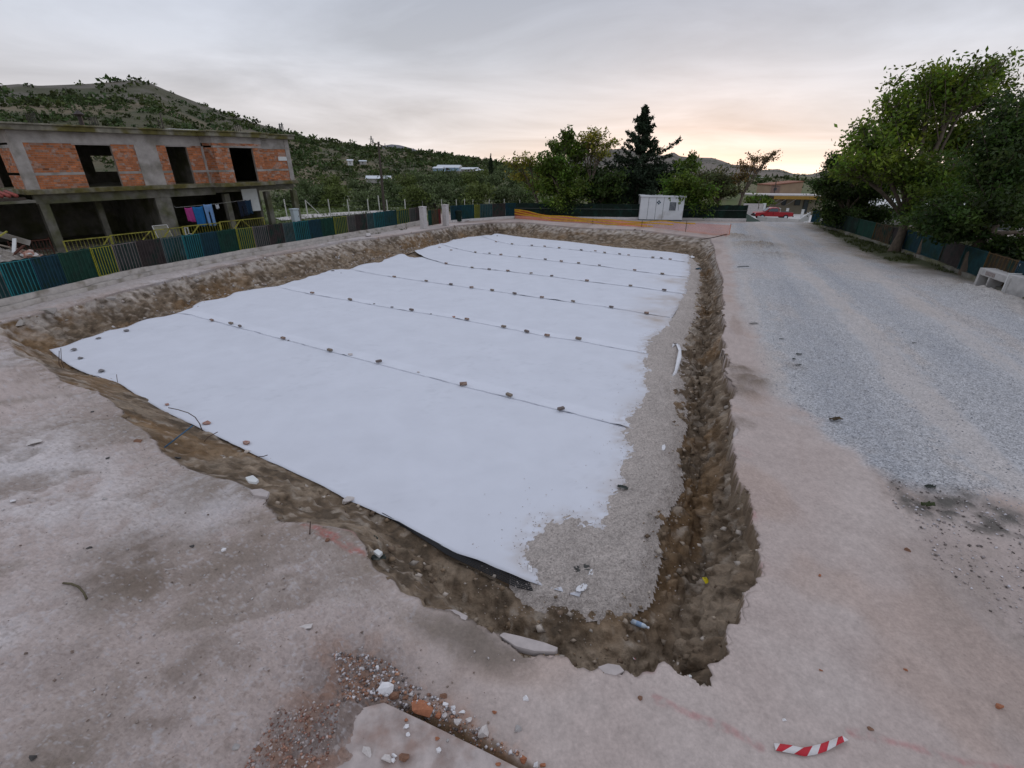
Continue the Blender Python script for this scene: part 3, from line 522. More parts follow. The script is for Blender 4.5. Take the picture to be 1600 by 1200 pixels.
sc3 = _mx(sc3, [.42, .37, .315], sstep(.05, .35, a3 + .3 * c3) * sstep(12, 18, y3) * (np.repeat(sstep(.12, .3, e_)[None], nT, 0).ravel()) * sstep(.35, .75, np.repeat(Tt, nC, 1).ravel()) * .75)
sc3 = sc3 * (.80 + .24 * i2 + .16 * i3 + .12 * i1 + .25 * g3 + .42 * scr * wallw)[:, None]; sc3 = sc3.reshape(nT, nC, 3)
sc3[0] = cs * (1 - .12 * slabby + .12 * fbm(cx32, cy32, 14.0, 2, 321))[:, None]; sc3[1] = cs * (.75 * slabby + .9 * (1 - slabby))[:, None] * (1 - .0); sc3[2] = sc3[2] * .7 + cs * .2
# the lip: the top of the broken slab or worn earth, lying over the edge of the ground sheet
out = [(.20, -.008), (.16, .002), (.12, .003), (.08, .003), (.04, .002)]; lips = []; lcol = []
for d, dz in out: p = C - NI * d; lips.append(np.c_[p, (ground_z(*p.T.astype(np.float32)) if d > .15 else zs) + dz]); q_ = ground_field(*(C - NI * (d + .05)).T.astype(np.float32))[1]; bad = ground_field.dr > -.02; q_[bad] = (cs * (1 + .10 * fbm(cx32, cy32, 18.0, 2, 319))[:, None])[bad]; lcol.append(q_)
V3 = np.concatenate([np.stack(lips), BP]); Cc = np.concatenate([np.stack(lcol), sc3]); nR = len(V3); ii = np.arange(nR - 1)[:, None] * nC; jj = np.arange(nC)[None]; j2 = (jj + 1) % nC
ff = np.stack([ii + jj, ii + j2, ii + nC + j2, ii + nC + jj], -1).reshape(-1, 4)
bank = mesh_np('pit_bank', V3.reshape(-1, 3), ff, GROUND_MAT, False, cols=Cc.reshape(-1, 3), attrs={'rough': np.concatenate([np.tile(ro, len(out) + 1), np.full((nR - len(out) - 1) * nC, .95)]), 'grav': np.full(nR * nC, .1)}); bank['kind'] = 'structure'; bank['label'] = 'crumbling brown earth banks and trench around the dug pit'
# ================================================================== IN THE PIT: fabric strips, net, gravel
def lerp_poly(pts, u):
    """point at share u of the length of a polyline of 2-D points"""
    p = np.array(pts, float); seg = np.hypot(*np.diff(p, axis=0).T); s = np.concatenate([[0], np.cumsum(seg)]); u = np.asarray(u) * s[-1]
    return np.stack([np.interp(u, s, p[:, 0]), np.interp(u, s, p[:, 1])], -1)
GRAVEL_PX = [(820, 915), (823, 893), (816, 872), (832, 845), (842, 818), (890, 808), (935, 820), (950, 805), (950, 786), (968, 758), (977, 717), (972, 676), (979, 650), (1000, 632), (1014, 612), (1008, 600), (1007, 576), (1005, 552), (1012, 532), (1039, 513), (1055, 494), (1066, 458), (1075, 424), (1070, 400),
   (1083, 399), (1095, 424), (1090, 444), (1086, 490), (1074, 520), (1064, 552), (1056, 606), (1060, 650), (1044, 708), (1050, 753), (1029, 780), (1006, 821), (1007, 866), (996, 917), (960, 946), (926, 942), (870, 938), (835, 930)]
GRAVEL = W(GRAVEL_PX, FLOOR_Z)
M_FAB = mat('white_fabric', (0.80, 0.82, 0.87), rough=0.9, attr=True, var=0.035, scale=1.1, bump=0.25, bdist=0.004, spec=0.15)
# each strip: outline on the left, seam points left to right (far edge of this strip = near edge of the next)
NEAR_EDGE = [(78, 549), (104, 570), (136, 586), (187, 601), (215, 620), (253, 643), (317, 674), (396, 712), (453, 738), (500, 760), (545, 785), (626, 820), (654, 836), (710, 867), (762, 886), (826, 914), (905, 936)]
SEAMS = [[(276, 490), (300, 493.5), (330, 502), (442, 531), (514, 550), (592, 570), (723, 605), (795, 622), (876, 643), (965, 665), (1010, 677)],
         [(432, 449.5), (460, 455.5), (488, 461), (547, 470.5), (613, 483), (709, 498), (787, 513), (855, 527), (904, 534), (1005, 553), (1045, 560)],
         [(547, 421.8), (580, 428.5), (616, 434), (666, 441), (704, 446.5), (769, 455.5), (847, 467), (895, 474), (955, 482.5), (1010, 492), (1050, 498)],
         [(648, 395.5), (665, 404), (697, 413.5), (738, 420), (793, 425), (862, 433.5), (917, 441), (985, 449), (1038, 456), (1072, 461)],
         [(688, 382.3), (712, 389), (743, 396), (782, 400), (812, 403), (852, 407.5), (904, 413.5), (937, 417.5), (992, 424.5), (1035, 430), (1078, 435)],
         [(752, 370), (775, 377.5), (800, 383.3), (851, 387), (908, 392.6), (945, 396.8), (982, 401), (1020, 404.5), (1047, 407.5), (1080, 411)]]
FAR_EDGE = [(777, 365.5), (818, 371.5), (884, 377.5), (960, 387), (1050, 395), (1076, 399)]
LEFT = [[(78, 549), (133, 532), (190, 513), (240, 500), (276, 490)], [(276, 490), (317, 472), (342, 470), (364, 460), (400, 453), (432, 449.5)], [(432, 449.5), (450, 443), (497, 431), (520, 422.5), (547, 421.8)],
        [(547, 421.8), (560, 417), (595, 410), (628, 397.5), (634, 400), (646, 405)], [(648, 395.5), (651, 391.5), (670, 387), (688, 382.3)], [(688, 382.3), (715, 375), (732, 371.5), (752, 370)], [(752, 370), (765, 368.5), (777, 365.5)]]
LABELS = ['wide white fabric sheet nearest the pit corner with gravel on its end', 'white fabric sheet between the first and second seams of the pit floor', 'white fabric sheet between the second and third seams counted from the near corner',
          'white fabric sheet between the third and fourth seams with its left tip torn short', 'white fabric sheet beyond the fourth seam starting at the shadowed notch', 'narrow looking white fabric sheet between the two farthest brick rows', 'white fabric sheet lying against the far earth wall of the pit']
edges = [NEAR_EDGE] + SEAMS + [FAR_EDGE]
for i in range(7):
    lo, hi = W(edges[i], FLOOR_Z), W(edges[i + 1], FLOOR_Z)
    nu, nv = (220, 60) if i < 3 else (110, 26)
    u = np.linspace(0, 1, nu); A = lerp_poly(lo, u); B = lerp_poly(hi, u)
    v = np.linspace(0, 1, nv)
    lf = lerp_poly(W(LEFT[i], FLOOR_Z), v)
    grid = A[None] * (1 - v[:, None, None]) + B[None] * v[:, None, None]
    shift = lf - (A[0][None] * (1 - v[:, None]) + B[0][None] * v[:, None])          # follow the real left outline near the left end
    grid = grid + shift[:, None, :] * np.exp(-u * 14)[None, :, None]
    if i < 6:                                     # tuck the far edge under the next sheet
        dv = (B - A); grid[-1] += 0.06 * dv
    x, y = grid[..., 0].ravel(), grid[..., 1].ravel(); vv = np.repeat(v, nu); uu = np.tile(u, nv)
    z = FLOOR_Z + 0.012 + 0.006 * i + 0.018 * fbm(x, y, 0.35, 3, 5) + 0.008 * fbm(x, y, 1.6, 3, 8) + 0.018 * np.clip(1 - 9 * np.abs(fbm(x * .5 + y * .25, y - .5 * x, .55, 3, 18)), 0, 1) + 0.012 * np.clip(1 - 12 * np.abs(fbm(x * .9 - y * .2, y * .6, .5, 3, 28)), 0, 1)
    if i > 0:                                     # lying over the sheet before; its edge lifts in small ripples
        rp = np.clip(fbm(uu * 40 + i * 9, uu * 0, 1.0, 3, 40 + i), 0, 1)
        z += (0.003 + 0.065 * rp ** 2.2) * np.exp(-vv / 0.03)
        z += 0.03 * np.exp(-uu / 0.02) * np.clip(fbm(uu * 6, vv * 9 + i, 1, 2, 71), 0, 1)
        if i == 4: z += 0.09 * np.exp(-uu / 0.10) * np.exp(-vv / 0.08)
    edge_l = np.exp(-uu / 0.02); z += edge_l * (0.02 + 0.07 * fbm(x, y, 1.4, 2, 63))
    if i == 0: z += 0.03 * np.exp(-vv / 0.03)
    z = np.where(vv > 0.999, z - 0.01, z)
    f = (np.arange(nv - 1)[:, None] * nu + np.arange(nu - 1)[None]); f = np.stack([f, f + 1, f + nu + 1, f + nu], -1).reshape(-1, 4)
    cc = np.tile(np.array([0.635, 0.655, 0.715], np.float32), (len(x), 1))
    if i > 0: cc *= (1 + 0.05 * sstep(0.11, 0.085, vv) * (1 if i < 3 else .5))[:, None]
    dirt_w = np.zeros(len(x), np.float32)
    for px, py, rr, k in ((1040, 470, 1.1, .55), (1020, 492, 1.0, .5), (1052, 440, 1.2, .4), (990, 575, .35, .2), (1000, 632, .4, .35), (960, 755, .4, .25), (1035, 505, .8, .45)):
        dirt_w += blob(x, y, px, py, rr, FLOOR_Z) * k * (0.8 + fbm(x, y, 2.2, 3, 81))
    cc = cc * (1 - np.clip(dirt_w, 0, .8)[:, None]) + np.array([0.42, 0.34, 0.27]) * np.clip(dirt_w, 0, .8)[:, None]
    gsd = sdist(x + .12 * fbm(x, y, 1.5, 3, 61), y + .12 * fbm(x, y, 1.5, 3, 63), GRAVEL); dw = sstep(-.55, .02, gsd) ** 2 * (.45 + .9 * fbm(x, y, 9, 2, 65)) * .7; dw = np.clip(dw, 0, .75); cc = cc * (1 - dw[:, None]) + np.array([.43, .38, .345]) * dw[:, None]
    cc = cc * (1 - .025 * sstep(.15, .5, fbm(x, y, .7, 4, 67)) - .05 * sstep(.38, .5, fbm(x, y, 7.0, 2, 69)) * sstep(.1, .4, fbm(x, y, .6, 2, 70)))[:, None]
    o = mesh_np('fabric_sheet', np.stack([x, y, z], 1), f, M_FAB, True, cols=cc)
    o.modifiers.new('thick', 'SOLIDIFY').thickness = 0.004
    tag(o, LABELS[i], 'fabric sheet', 'white fabric sheets laid across the pit floor')
def fab_z(x, y, i=0): return FLOOR_Z + 0.016 + 0.006 * i + 0.018 * float(fbm(np.array([x]), np.array([y]), 0.35, 3, 5)[0])

# black plastic net showing under the near edge of the fabric
M_NET = mat('black_plastic', (0.018, 0.018, 0.02), rough=0.5, var=.2)
nb = MB(); top = lerp_poly(W([(600, 806), (650, 834), (710, 866), (765, 886), (826, 912)], FLOOR_Z), np.linspace(0, 1, 80)); low = lerp_poly(W([(596, 806), (645, 836), (700, 872), (755, 898), (806, 922), (832, 928)], FLOOR_Z - 0.04), np.linspace(0, 1, 80))
for k in range(6):
    w = k / 5; nb.tube([(a[0] * (1 - w) + b[0] * w, a[1] * (1 - w) + b[1] * w, FLOOR_Z + 0.045 - 0.02 * w) for a, b in zip(top, low)], 0.008, 4)
for k in range(0, 80):
    a, b = top[k], low[min(79, k)]; nb.bar((a[0], a[1], FLOOR_Z + 0.05), (b[0], b[1], FLOOR_Z + 0.03), 0.008)
tag(nb.build('plastic_net', M_NET), 'black plastic ground net showing below the near edge of the white fabric', 'plastic net')

# gravel pad: a thin bed whose ragged edge runs over the fabric
_g = np.array(GRAVEL); gx0, gy0 = _g.min(0) - 0.3; gx1, gy1 = _g.max(0) + 0.3
_sx = np.arange(gx0, gx1, 0.05); _yv = [gy0]
while _yv[-1] < gy1: _yv.append(_yv[-1] + max(0.03, 0.006 * _yv[-1]))
_yv = np.array(_yv); X, Y = np.meshgrid(_sx, _yv); x, y = X.ravel().astype(np.float32), Y.ravel().astype(np.float32)
sd = sdist(x + 0.05 * fbm(x, y, 4, 3, 2), y + 0.05 * fbm(x, y, 4, 3, 4), GRAVEL); keep = sd > -0.28
z = FLOOR_Z + 0.022 + np.where(sd > 0, np.clip(sd, 0, .35) * 0.14, np.clip(sd, -.28, 0) * .5) + 0.018 * fbm(x, y, 0.35, 3, 5) + 0.028 * fbm(x, y, 6, 4, 14) + 0.028 * fbm(x, y, 22, 2, 16) + 0.03 * fbm(x, y, 1.5, 3, 33)
ny_, nx_ = X.shape; idx = -np.ones(ny_ * nx_, int); K = keep.reshape(ny_, nx_); cell = K[:-1, :-1] & K[1:, :-1] & K[:-1, 1:] & K[1:, 1:]
a = np.argwhere(cell); q = np.stack([a[:, 0] * nx_ + a[:, 1], a[:, 0] * nx_ + a[:, 1] + 1, (a[:, 0] + 1) * nx_ + a[:, 1] + 1, (a[:, 0] + 1) * nx_ + a[:, 1]], 1)
used = np.unique(q); idx[used] = np.arange(len(used)); q = idx[q]
cg = np.tile(np.array([0.45, 0.40, 0.365], np.float32), (len(used), 1)) * (1 + 0.12 * fbm(x[used], y[used], 3, 3, 6) + 0.10 * fbm(x[used], y[used], 20, 2, 7))[:, None]
o = mesh_np('gravel_bed', np.stack([x, y, z], 1)[used], q, GROUND_MAT, True, cols=cg, attrs={'rough': np.ones(len(used)), 'grav': np.full(len(used), .55)})
tag(o, 'strip of grey brown gravel along the right edge of the white fabric', kind='stuff')

# ---- loose stones
def stone_mesh(name, seed, m, sub=1, sx=1, sy=1, sz=.7, jag=.25):
    bm = bmesh.new(); bmesh.ops.create_icosphere(bm, subdivisions=sub, radius=0.5); r_ = random.Random(seed)
    for v in bm.verts:
        k = 1 + r_.uniform(-jag, jag); v.co = Vector((v.co.x * sx * k, v.co.y * sy * k, v.co.z * sz * k))
    me = bpy.data.meshes.new(name); bm.to_mesh(me); bm.free(); me.materials.append(m); return me
def chunk_mesh(name, seed, m, sx, sy, sz):
    """an angular broken lump: a box with cut corners and skewed faces"""
    r_ = random.Random(seed); bm = bmesh.new(); pts = []
    for _ in range(14):
        v = Vector((r_.gauss(0, 1), r_.gauss(0, 1), r_.gauss(0, 1))).normalized(); k = r_.uniform(.8, 1.1); m_ = max(abs(v.x), abs(v.y), abs(v.z)); v = v / (m_ ** .75) * k
        pts.append(bm.verts.new((v.x * sx / 2, v.y * sy / 2, v.z * sz / 2)))
    r = bmesh.ops.convex_hull(bm, input=bm.verts)
    bmesh.ops.delete(bm, geom=[g for g in r['geom_interior'] if isinstance(g, bmesh.types.BMVert)], context='VERTS')
    me = bpy.data.meshes.new(name); bm.to_mesh(me); bm.free(); me.materials.append(m); return me
def put(name, me, p, rz=0, label=None, cat=None, group=None, tilt=(0, 0), s=1):
    o = bpy.data.objects.new(name, me); o.location = p; o.rotation_euler = (tilt[0], tilt[1], rz); o.scale = (s, s, s) if not isinstance(s, tuple) else s; col.objects.link(o)
    return tag(o, label, cat, group)
def scatter(name, pts, sizes, cols, m, seed=1, kinds=6, label=None):
    """many small stones joined into one mass"""
    V = []; F = []; C = []; b = 0; r_ = np.random.default_rng(seed)
    oct_v = np.array([[1, 0, 0], [-1, 0, 0], [0, 1, 0], [0, -1, 0], [0, 0, .7], [0, 0, -.5]], float); oct_f = np.array([[0, 2, 4], [2, 1, 4], [1, 3, 4], [3, 0, 4], [2, 0, 5], [1, 2, 5], [3, 1, 5], [0, 3, 5]])
    n = len(pts); base = oct_v[None] * (0.5 * np.asarray(sizes)[:, None, None]) * r_.uniform(.65, 1.3, (n, 6, 1))
    a = r_.uniform(0, 6.28, n); ca, sa = np.cos(a), np.sin(a); bx = base[..., 0] * ca[:, None] - base[..., 1] * sa[:, None]; by = base[..., 0] * sa[:, None] + base[..., 1] * ca[:, None]
    tl = r_.uniform(-.5, .5, n)[:, None]; V = np.stack([bx, by, base[..., 2] + tl * bx], -1) + np.asarray(pts)[:, None, :]
    F = (oct_f[None] + (np.arange(n) * 6)[:, None, None]).reshape(-1, 3); C = np.repeat(np.asarray(cols), 6, 0)
    o = mesh_np(name, V.reshape(-1, 3), F, m, False, cols=C); tag(o, label, kind='stuff'); return o
M_STONE = mat('stone_mix', (1, 1, 1), attr=True, rough=.9, var=.15, scale=30, bump=.2, bdist=.004)
# gravel grains over the bed and spilled on the fabric
n = 24000; px_ = rng.uniform(gx0 - .5, gx1, n * 4); py_ = gy0 + (gy1 - gy0) * rng.uniform(0, 1, n * 4) ** 1.8
sdp = sdist(px_, py_, GRAVEL); pr = np.where(sdp > 0, .6, .55 * np.exp(sdp / 0.10) + .18 * np.exp(sdp / .28)); right_side = px_ * 0.9 - py_ * 0.38 > 1.5 + 0 * px_
ok = rng.uniform(0, 1, len(px_)) < pr; px_, py_, sdp = px_[ok][:n], py_[ok][:n], sdp[ok][:n]
zz = FLOOR_Z + 0.026 + np.clip(sdp, 0, .35) * 0.14 + 0.018 * fbm(px_, py_, 0.35, 3, 5) + 0.01
sz_ = rng.uniform(.010, .028, len(px_)); cc = np.array([[.45, .40, .37]]) * rng.uniform(.65, 1.4, (len(px_), 1))
scatter('gravel', np.stack([px_, py_, zz], 1), sz_, cc, M_STONE, 3, label='loose gravel grains scattered on the gravel strip and fabric edge')

# clods and small stones in the trench and on the banks; chips on the dirt; grains on the road
def region_scatter(name, poly, n, lo, hi, tint, seed, label, power=1.0, zoff=0.25, need=None):
    g = np.array(poly); a0, b0 = g.min(0); a1, b1 = g.max(0); r_ = np.random.default_rng(seed)
    x = r_.uniform(a0, a1, n * 6); y = b0 + (b1 - b0) * r_.uniform(0, 1, n * 6) ** power; k = inside(x, y, poly)
    if need is not None: k &= need(x, y)
    x, y = x[k][:n], y[k][:n]; s = lo + (hi - lo) * r_.uniform(0, 1, len(x)) ** 3
    z = ground_z(x, y) + s * zoff; t = np.array(tint); cc = t[r_.integers(0, len(t), len(x))] * r_.uniform(.7, 1.3, (len(x), 1))
    scatter(name, np.stack([x, y, z], 1), s, cc, M_STONE, seed, label=label)
SOILT = [(.20, .145, .095), (.25, .19, .135), (.16, .115, .08), (.33, .27, .21), (.42, .37, .32)]
def ring(x, y): return inside(x, y, RIM) & ~inside(x, y, FLOOR)
region_scatter('clods', RIM, 5200, .02, .16, SOILT, 21, 'clods of earth and small stones on the pit banks', 1.7, need=ring)
region_scatter('rubble', W([(0, 560), (200, 640), (400, 790), (560, 880), (660, 960), (820, 1040), (820, 1260), (-200, 1260), (-300, 560)]), 1700, .008, .036, [(.45, .41, .40), (.30, .25, .22), (.52, .50, .50), (.22, .17, .14)], 22, 'small chips of stone lying on the dirt apron', 1.4)
region_scatter('rubble', W([(1380, 745), (1620, 810), (1700, 1000), (1600, 1000), (1480, 900), (1400, 800)]), 900, .01, .05, [(.40, .35, .34), (.14, .12, .11), (.5, .48, .5)], 23, 'dark and pale chips along the near edge of the gravel road')
region_scatter('gravel', ROAD, 9000, .012, .035, [(.42, .44, .48), (.34, .36, .40), (.50, .50, .52), (.27, .28, .31)], 24, 'loose blue grey gravel on the road surface', 1.9, need=lambda x, y: y < 22)
region_scatter('rubble', W([(520, 1020), (600, 1030), (720, 1120), (830, 1190), (700, 1150), (640, 1120), (600, 1095), (540, 1110)]), 1500, .008, .045, [(.44, .40, .40), (.30, .165, .115), (.17, .14, .13), (.55, .53, .54), (.36, .20, .13)], 25, 'crushed brick and stone chips beside the concrete footing')
region_scatter('rubble', W([(430, 1110), (540, 1110), (500, 1260), (350, 1260)]), 1100, .008, .04, [(.32, .18, .13), (.27, .14, .105), (.44, .38, .36)], 26, 'red brick crumbs spread left of the concrete footing')
region_scatter('rubble', W([(30, 495), (222, 447), (440, 394), (640, 364), (760, 349), (765, 355), (640, 372), (440, 408), (222, 470), (40, 520)]), 1500, .03, .2, [(.42, .38, .35), (.36, .31, .28), (.5, .47, .46), (.25, .2, .16)], 27, 'pale rubble showing along the top of the left bank', 1.0)

# ---- bricks and stones weighing down the seams
M_BRICK = [mat('fired_clay', (0.20, 0.13, 0.10), rough=.9, var=.25, scale=20, bump=.3, bdist=.004, c2=(.36, .27, .22), c2amt=.5), mat('pale_clay', (0.22, 0.185, 0.15), rough=.9, var=.2, scale=20, bump=.3, bdist=.004, c2=(.22, .16, .12), c2amt=.4), mat('dusty_clay', (0.165, 0.135, 0.125), rough=.9, var=.2, scale=20, bump=.3, bdist=.004)]
def brick_mesh(m):
    mb = MB(); bm = bmesh.new(); bmesh.ops.create_cube(bm, size=1)
    for v in bm.verts: v.co = Vector((v.co.x * .24, v.co.y * .115, v.co.z * .085))
    bmesh.ops.bevel(bm, geom=list(bm.edges), offset=.006, segments=1, affect='EDGES')
    # two pressed grooves along each long face
    for s_ in (-1, 1):
        for zz in (-.018, .018):
            bmesh.ops.create_cube(bm, size=1, matrix=Matrix.Translation((0, s_ * .0585, zz)) @ Matrix.Diagonal((.225, .006, .014, 1)))
    me = bpy.data.meshes.new('brick'); bm.to_mesh(me); bm.free(); me.materials.append(m); return me
BRICKS = [brick_mesh(m) for m in M_BRICK]
ROWS = [[(331, 501), (361, 506), (375, 510.5), (442.5, 529), (515.5, 548), (592, 565.5), (724, 601), (795.5, 618), (876.5, 640)],
        [(488, 458.5), (547, 468.5), (643, 485), (729.6, 499.4), (787, 511), (823, 518.6), (854.8, 525), (903.8, 530)],
        [(616, 433), (666, 439.6), (704.6, 445), (736.7, 449.8), (769, 454), (804, 459.2), (846.7, 465.3), (895.3, 471.7), (955, 480.8), (1010, 490.3)],
        [(697, 412.3), (737.7, 419), (764.4, 421.8), (793.4, 423.8), (829.8, 427.8), (862, 432), (917, 439.3), (985, 447.4), (1037.7, 454.2)],
        [(705, 391.5), (742.8, 394.8), (765, 396.5), (782.6, 398.5), (811.6, 401.5), (852, 406), (877, 409), (904, 412), (936.5, 415.7), (991.5, 422.8), (1034.7, 428.5)],
        [(775, 378.5), (800, 382), (831, 384.3), (851, 385.7), (873.7, 388), (908, 391.4), (930, 393), (944.6, 395.4), (968, 398), (982, 399.8), (1020, 403.2), (1033, 404.2), (1047, 406)]]
RN = ['seam nearest the pit corner', 'second seam of the white fabric', 'third seam of the white fabric', 'fourth seam, the one with the notch', 'fifth seam of the white fabric', 'farthest seam of the white fabric']
ang = math.radians(-29)
for ri, row in enumerate(ROWS):
    for bi, (px, py) in enumerate(row):
        p = P(px, py, FLOOR_Z + .06); me = BRICKS[(bi * 7 + ri * 3) % 3]; z = fab_z(p[0], p[1], ri + 1) + .052 + .016
        put('brick', me, (p[0], p[1], z), ang + rnd.uniform(-.3, .3) + (0.9 if rnd.random() < .12 else 0), f'clay brick, {ORD[bi]} from the left on the {RN[ri]}', 'brick', 'bricks weighing down the fabric seams', (0, rnd.uniform(-.05, .05)), rnd.uniform(.70, .86))
M_GREY = mat('grey_stone', (.36, .34, .33), rough=.9, var=.2, scale=14, bump=.3); M_RED = mat('red_stone', (.33, .17, .13), rough=.9, var=.25, scale=14, bump=.3, c2=(.42, .33, .29)); M_PALE = mat('pale_stone', (.55, .51, .49), rough=.9, var=.15, scale=14, bump=.3); M_WHITE = mat('white_stone', (.70, .69, .70), rough=.85, var=.1, scale=20, bump=.25)
M_DARKST = mat('dark_stone', (.075, .07, .068), rough=.9, var=.3, scale=14, bump=.3)
STN = [chunk_mesh('stone', s_, m, 1, .68, .42) for s_, m in ((1, mat('dull_stone', (.20, .19, .19), rough=.9, var=.25, scale=14, bump=.3)), (2, M_RED), (3, M_PALE), (4, M_DARKST))]
for px, py, k, s_, lab in ((115.6, 547.7, 0, .26, 'grey stone on the fabric nearest its left corner tip'), (126.7, 561, 0, .26, 'grey stone near the left corner of the fabric, just inside its near edge'), (153.6, 530, 0, .24, 'small grey stone on the left edge of the nearest fabric sheet'), (198, 518, 0, .3, 'flat grey stone up the left edge of the nearest fabric sheet'),
   (159, 580.6, 0, .28, 'grey stone on the fabric by the short upright wire'), (261, 633, 1, .15, 'small reddish stone at the tip of the long bent wire'), (323, 662.6, 1, .24, 'reddish stone beside the foot of the bent wire'), (386, 693, 1, .26, 'rounded brick red stone alone on the near part of the fabric'),
   (547, 554.7, 2, .22, 'pale stone among the bricks of the nearest seam'), (654, 582, 2, .12, 'small upright pale stone on the nearest seam'), (451, 532, 0, .11, 'pebble right beside the fourth brick of the nearest seam'), (585, 475, 0, .15, 'grey pebble on the second seam near its left end'), (613, 480.5, 0, .2, 'dark grey stone on the second seam'),
   (673, 491, 0, .13, 'tiny dark stone on the second seam, left of the reddish bricks'), (709, 495.7, 1, .2, 'small broken red lump on the second seam'), (520, 424, 0, .3, 'grey lump on the left edge of the third fabric sheet'), (533, 427, 3, .12, 'small dark stone beside the grey lump at the left edge'), (777, 369, 3, .25, 'dark lump at the far left corner of the fabric'), (687, 387, 2, .4, 'pale lump at the left edge of the fabric near the far end')):
    p = P(px, py, FLOOR_Z + .03); put('stone', STN[k], (p[0], p[1], fab_z(p[0], p[1], 1) + .005 + s_ * .13), rnd.uniform(0, 6), lab, 'stone', 'loose stones lying on the fabric', (0, 0), s_ * .78)
p = P(545, 787, FLOOR_Z); put('stone', STN[2], (p[0], p[1], FLOOR_Z + .09), .4, 'brown grey stone holding the near edge of the fabric', 'stone', 'loose stones lying on the fabric', s=.22)
def onground(px, py, z0=0.0):
    p = P(px, py, z0)
    for _ in range(6):
        g = float(ground_z(p[0], p[1])[0]); p = P(px, py, g)
    return Vector(p)
def on(px, py, up=0.0):
    """first meeting of the sight line with the ground"""
    d = ray(px, py); t0 = (1.2 - CAMH) / d[2]; t1 = (-1.6 - CAMH) / d[2]; ts = np.linspace(t0, t1, 400); q = np.array([0, 0, CAMH])[None] + ts[:, None] * d[None]
    h = ground_z(q[:, 0], q[:, 1]); k = np.argmax(q[:, 2] < h); return Vector((q[k, 0], q[k, 1], float(h[k]) + up))
# ================================================================== LEFT SIDE: kerb, coloured fence, gate, brick house
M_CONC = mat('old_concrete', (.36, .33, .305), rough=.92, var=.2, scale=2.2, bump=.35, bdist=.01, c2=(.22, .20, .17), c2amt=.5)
M_CONCD = mat('weathered_shaded_concrete', (.17, .16, .135), rough=.95, var=.3, scale=2.5, bump=.4, bdist=.01, c2=(.10, .10, .055), c2amt=.7)  # weathered grey, darkened further to put the ground floor's shade into the colour
M_MOSS = mat('mossy_concrete', (.20, .185, .145), rough=.95, var=.35, scale=3, bump=.5, bdist=.015, c2=(.11, .095, .03), c2amt=.9)
M_PLASTER = mat('white_paint', (.62, .63, .62), rough=.7, var=.06, scale=3, bump=.1)
M_BLOCK = mat('pale_block', (.50, .47, .455), rough=.92, var=.15, scale=6, bump=.4, bdist=.008)
M_KERB = mat('kerb_concrete', (.40, .365, .335), rough=.93, var=.2, scale=4, bump=.45, bdist=.012, c2=(.24, .215, .18), c2amt=.35)
fence_pl = FENCE[2:]; FP = np.array(FENCE)
def offset_line(pts, d):
    p = np.array(pts, float); t = np.gradient(p, axis=0); t /= np.hypot(t[:, 0], t[:, 1])[:, None]; return p + np.stack([t[:, 1], -t[:, 0]], 1) * d    # to the right of travel: the pit side
def wall_strip(name, pts, d0, d1, z0, z1, m, seed, amp=.02, step=.25):
    """a low wall following a line, with worn edges"""
    u = np.linspace(0, 1, max(2, int(np.hypot(*np.diff(np.array(pts), axis=0).T).sum() / step))); c = lerp_poly(pts, u); a, b = offset_line(c, d0), offset_line(c, d1); n = len(u)
    j = lambda k: fbm(c[:, 0] * 1.0, c[:, 1] * 1.0 + 31 * k, 1.7, 3, seed + k) * amp
    rings = [np.c_[a, np.full(n, z0)], np.c_[a, z1 + j(1)], np.c_[b + j(3)[:, None], z1 + j(2)], np.c_[b, np.full(n, z0)]]
    v = np.concatenate(rings); f = []
    for k in range(3):
        i = np.arange(n - 1); f.append(np.stack([k * n + i, k * n + i + 1, (k + 1) * n + i + 1, (k + 1) * n + i], 1))
    f = np.concatenate(f); ends = np.array([[0, n, 2 * n, 3 * n], [4 * n - 1, 3 * n - 1, 2 * n - 1, n - 1]]); return mesh_np(name, v, np.concatenate([f, ends]), m)
o = wall_strip('kerb_wall', FENCE, -0.14, 0.16, -0.2, 0.30, M_KERB, 3, .03); tag(o, 'low weathered concrete kerb wall carrying the coloured fence', 'kerb wall')
o = wall_strip('kerb', FENCE[1:], 0.30, 0.48, -0.2, 0.12, M_KERB, 8, .06); tag(o, 'second lower broken kerb running in front of the fence wall', 'kerb')
for px, py, sx, sy, sz, rz, lab in ((21, 480, .55, .34, .24, 1.4, 'pale concrete block lying on the ledge nearest the frame edge'), (187, 441, .5, .3, .22, 1.5, 'pale concrete block below the yellow barred fence section'), (575, 370, .5, .4, .3, .9, 'white rounded block on the ledge short of the gate'), (729, 346, .6, .5, .3, .3, 'white block beside the dark bin beyond the gate'), (738, 344, .45, .4, .3, .8, 'small white block right of its twin beyond the gate')):
    p = onground(px, py); put('concrete_block', chunk_mesh('concrete_block', int(px), M_BLOCK, sx, sy, sz), (p.x, p.y, p.z + sz * .4), rz, lab, 'concrete block', 'loose blocks along the fence')

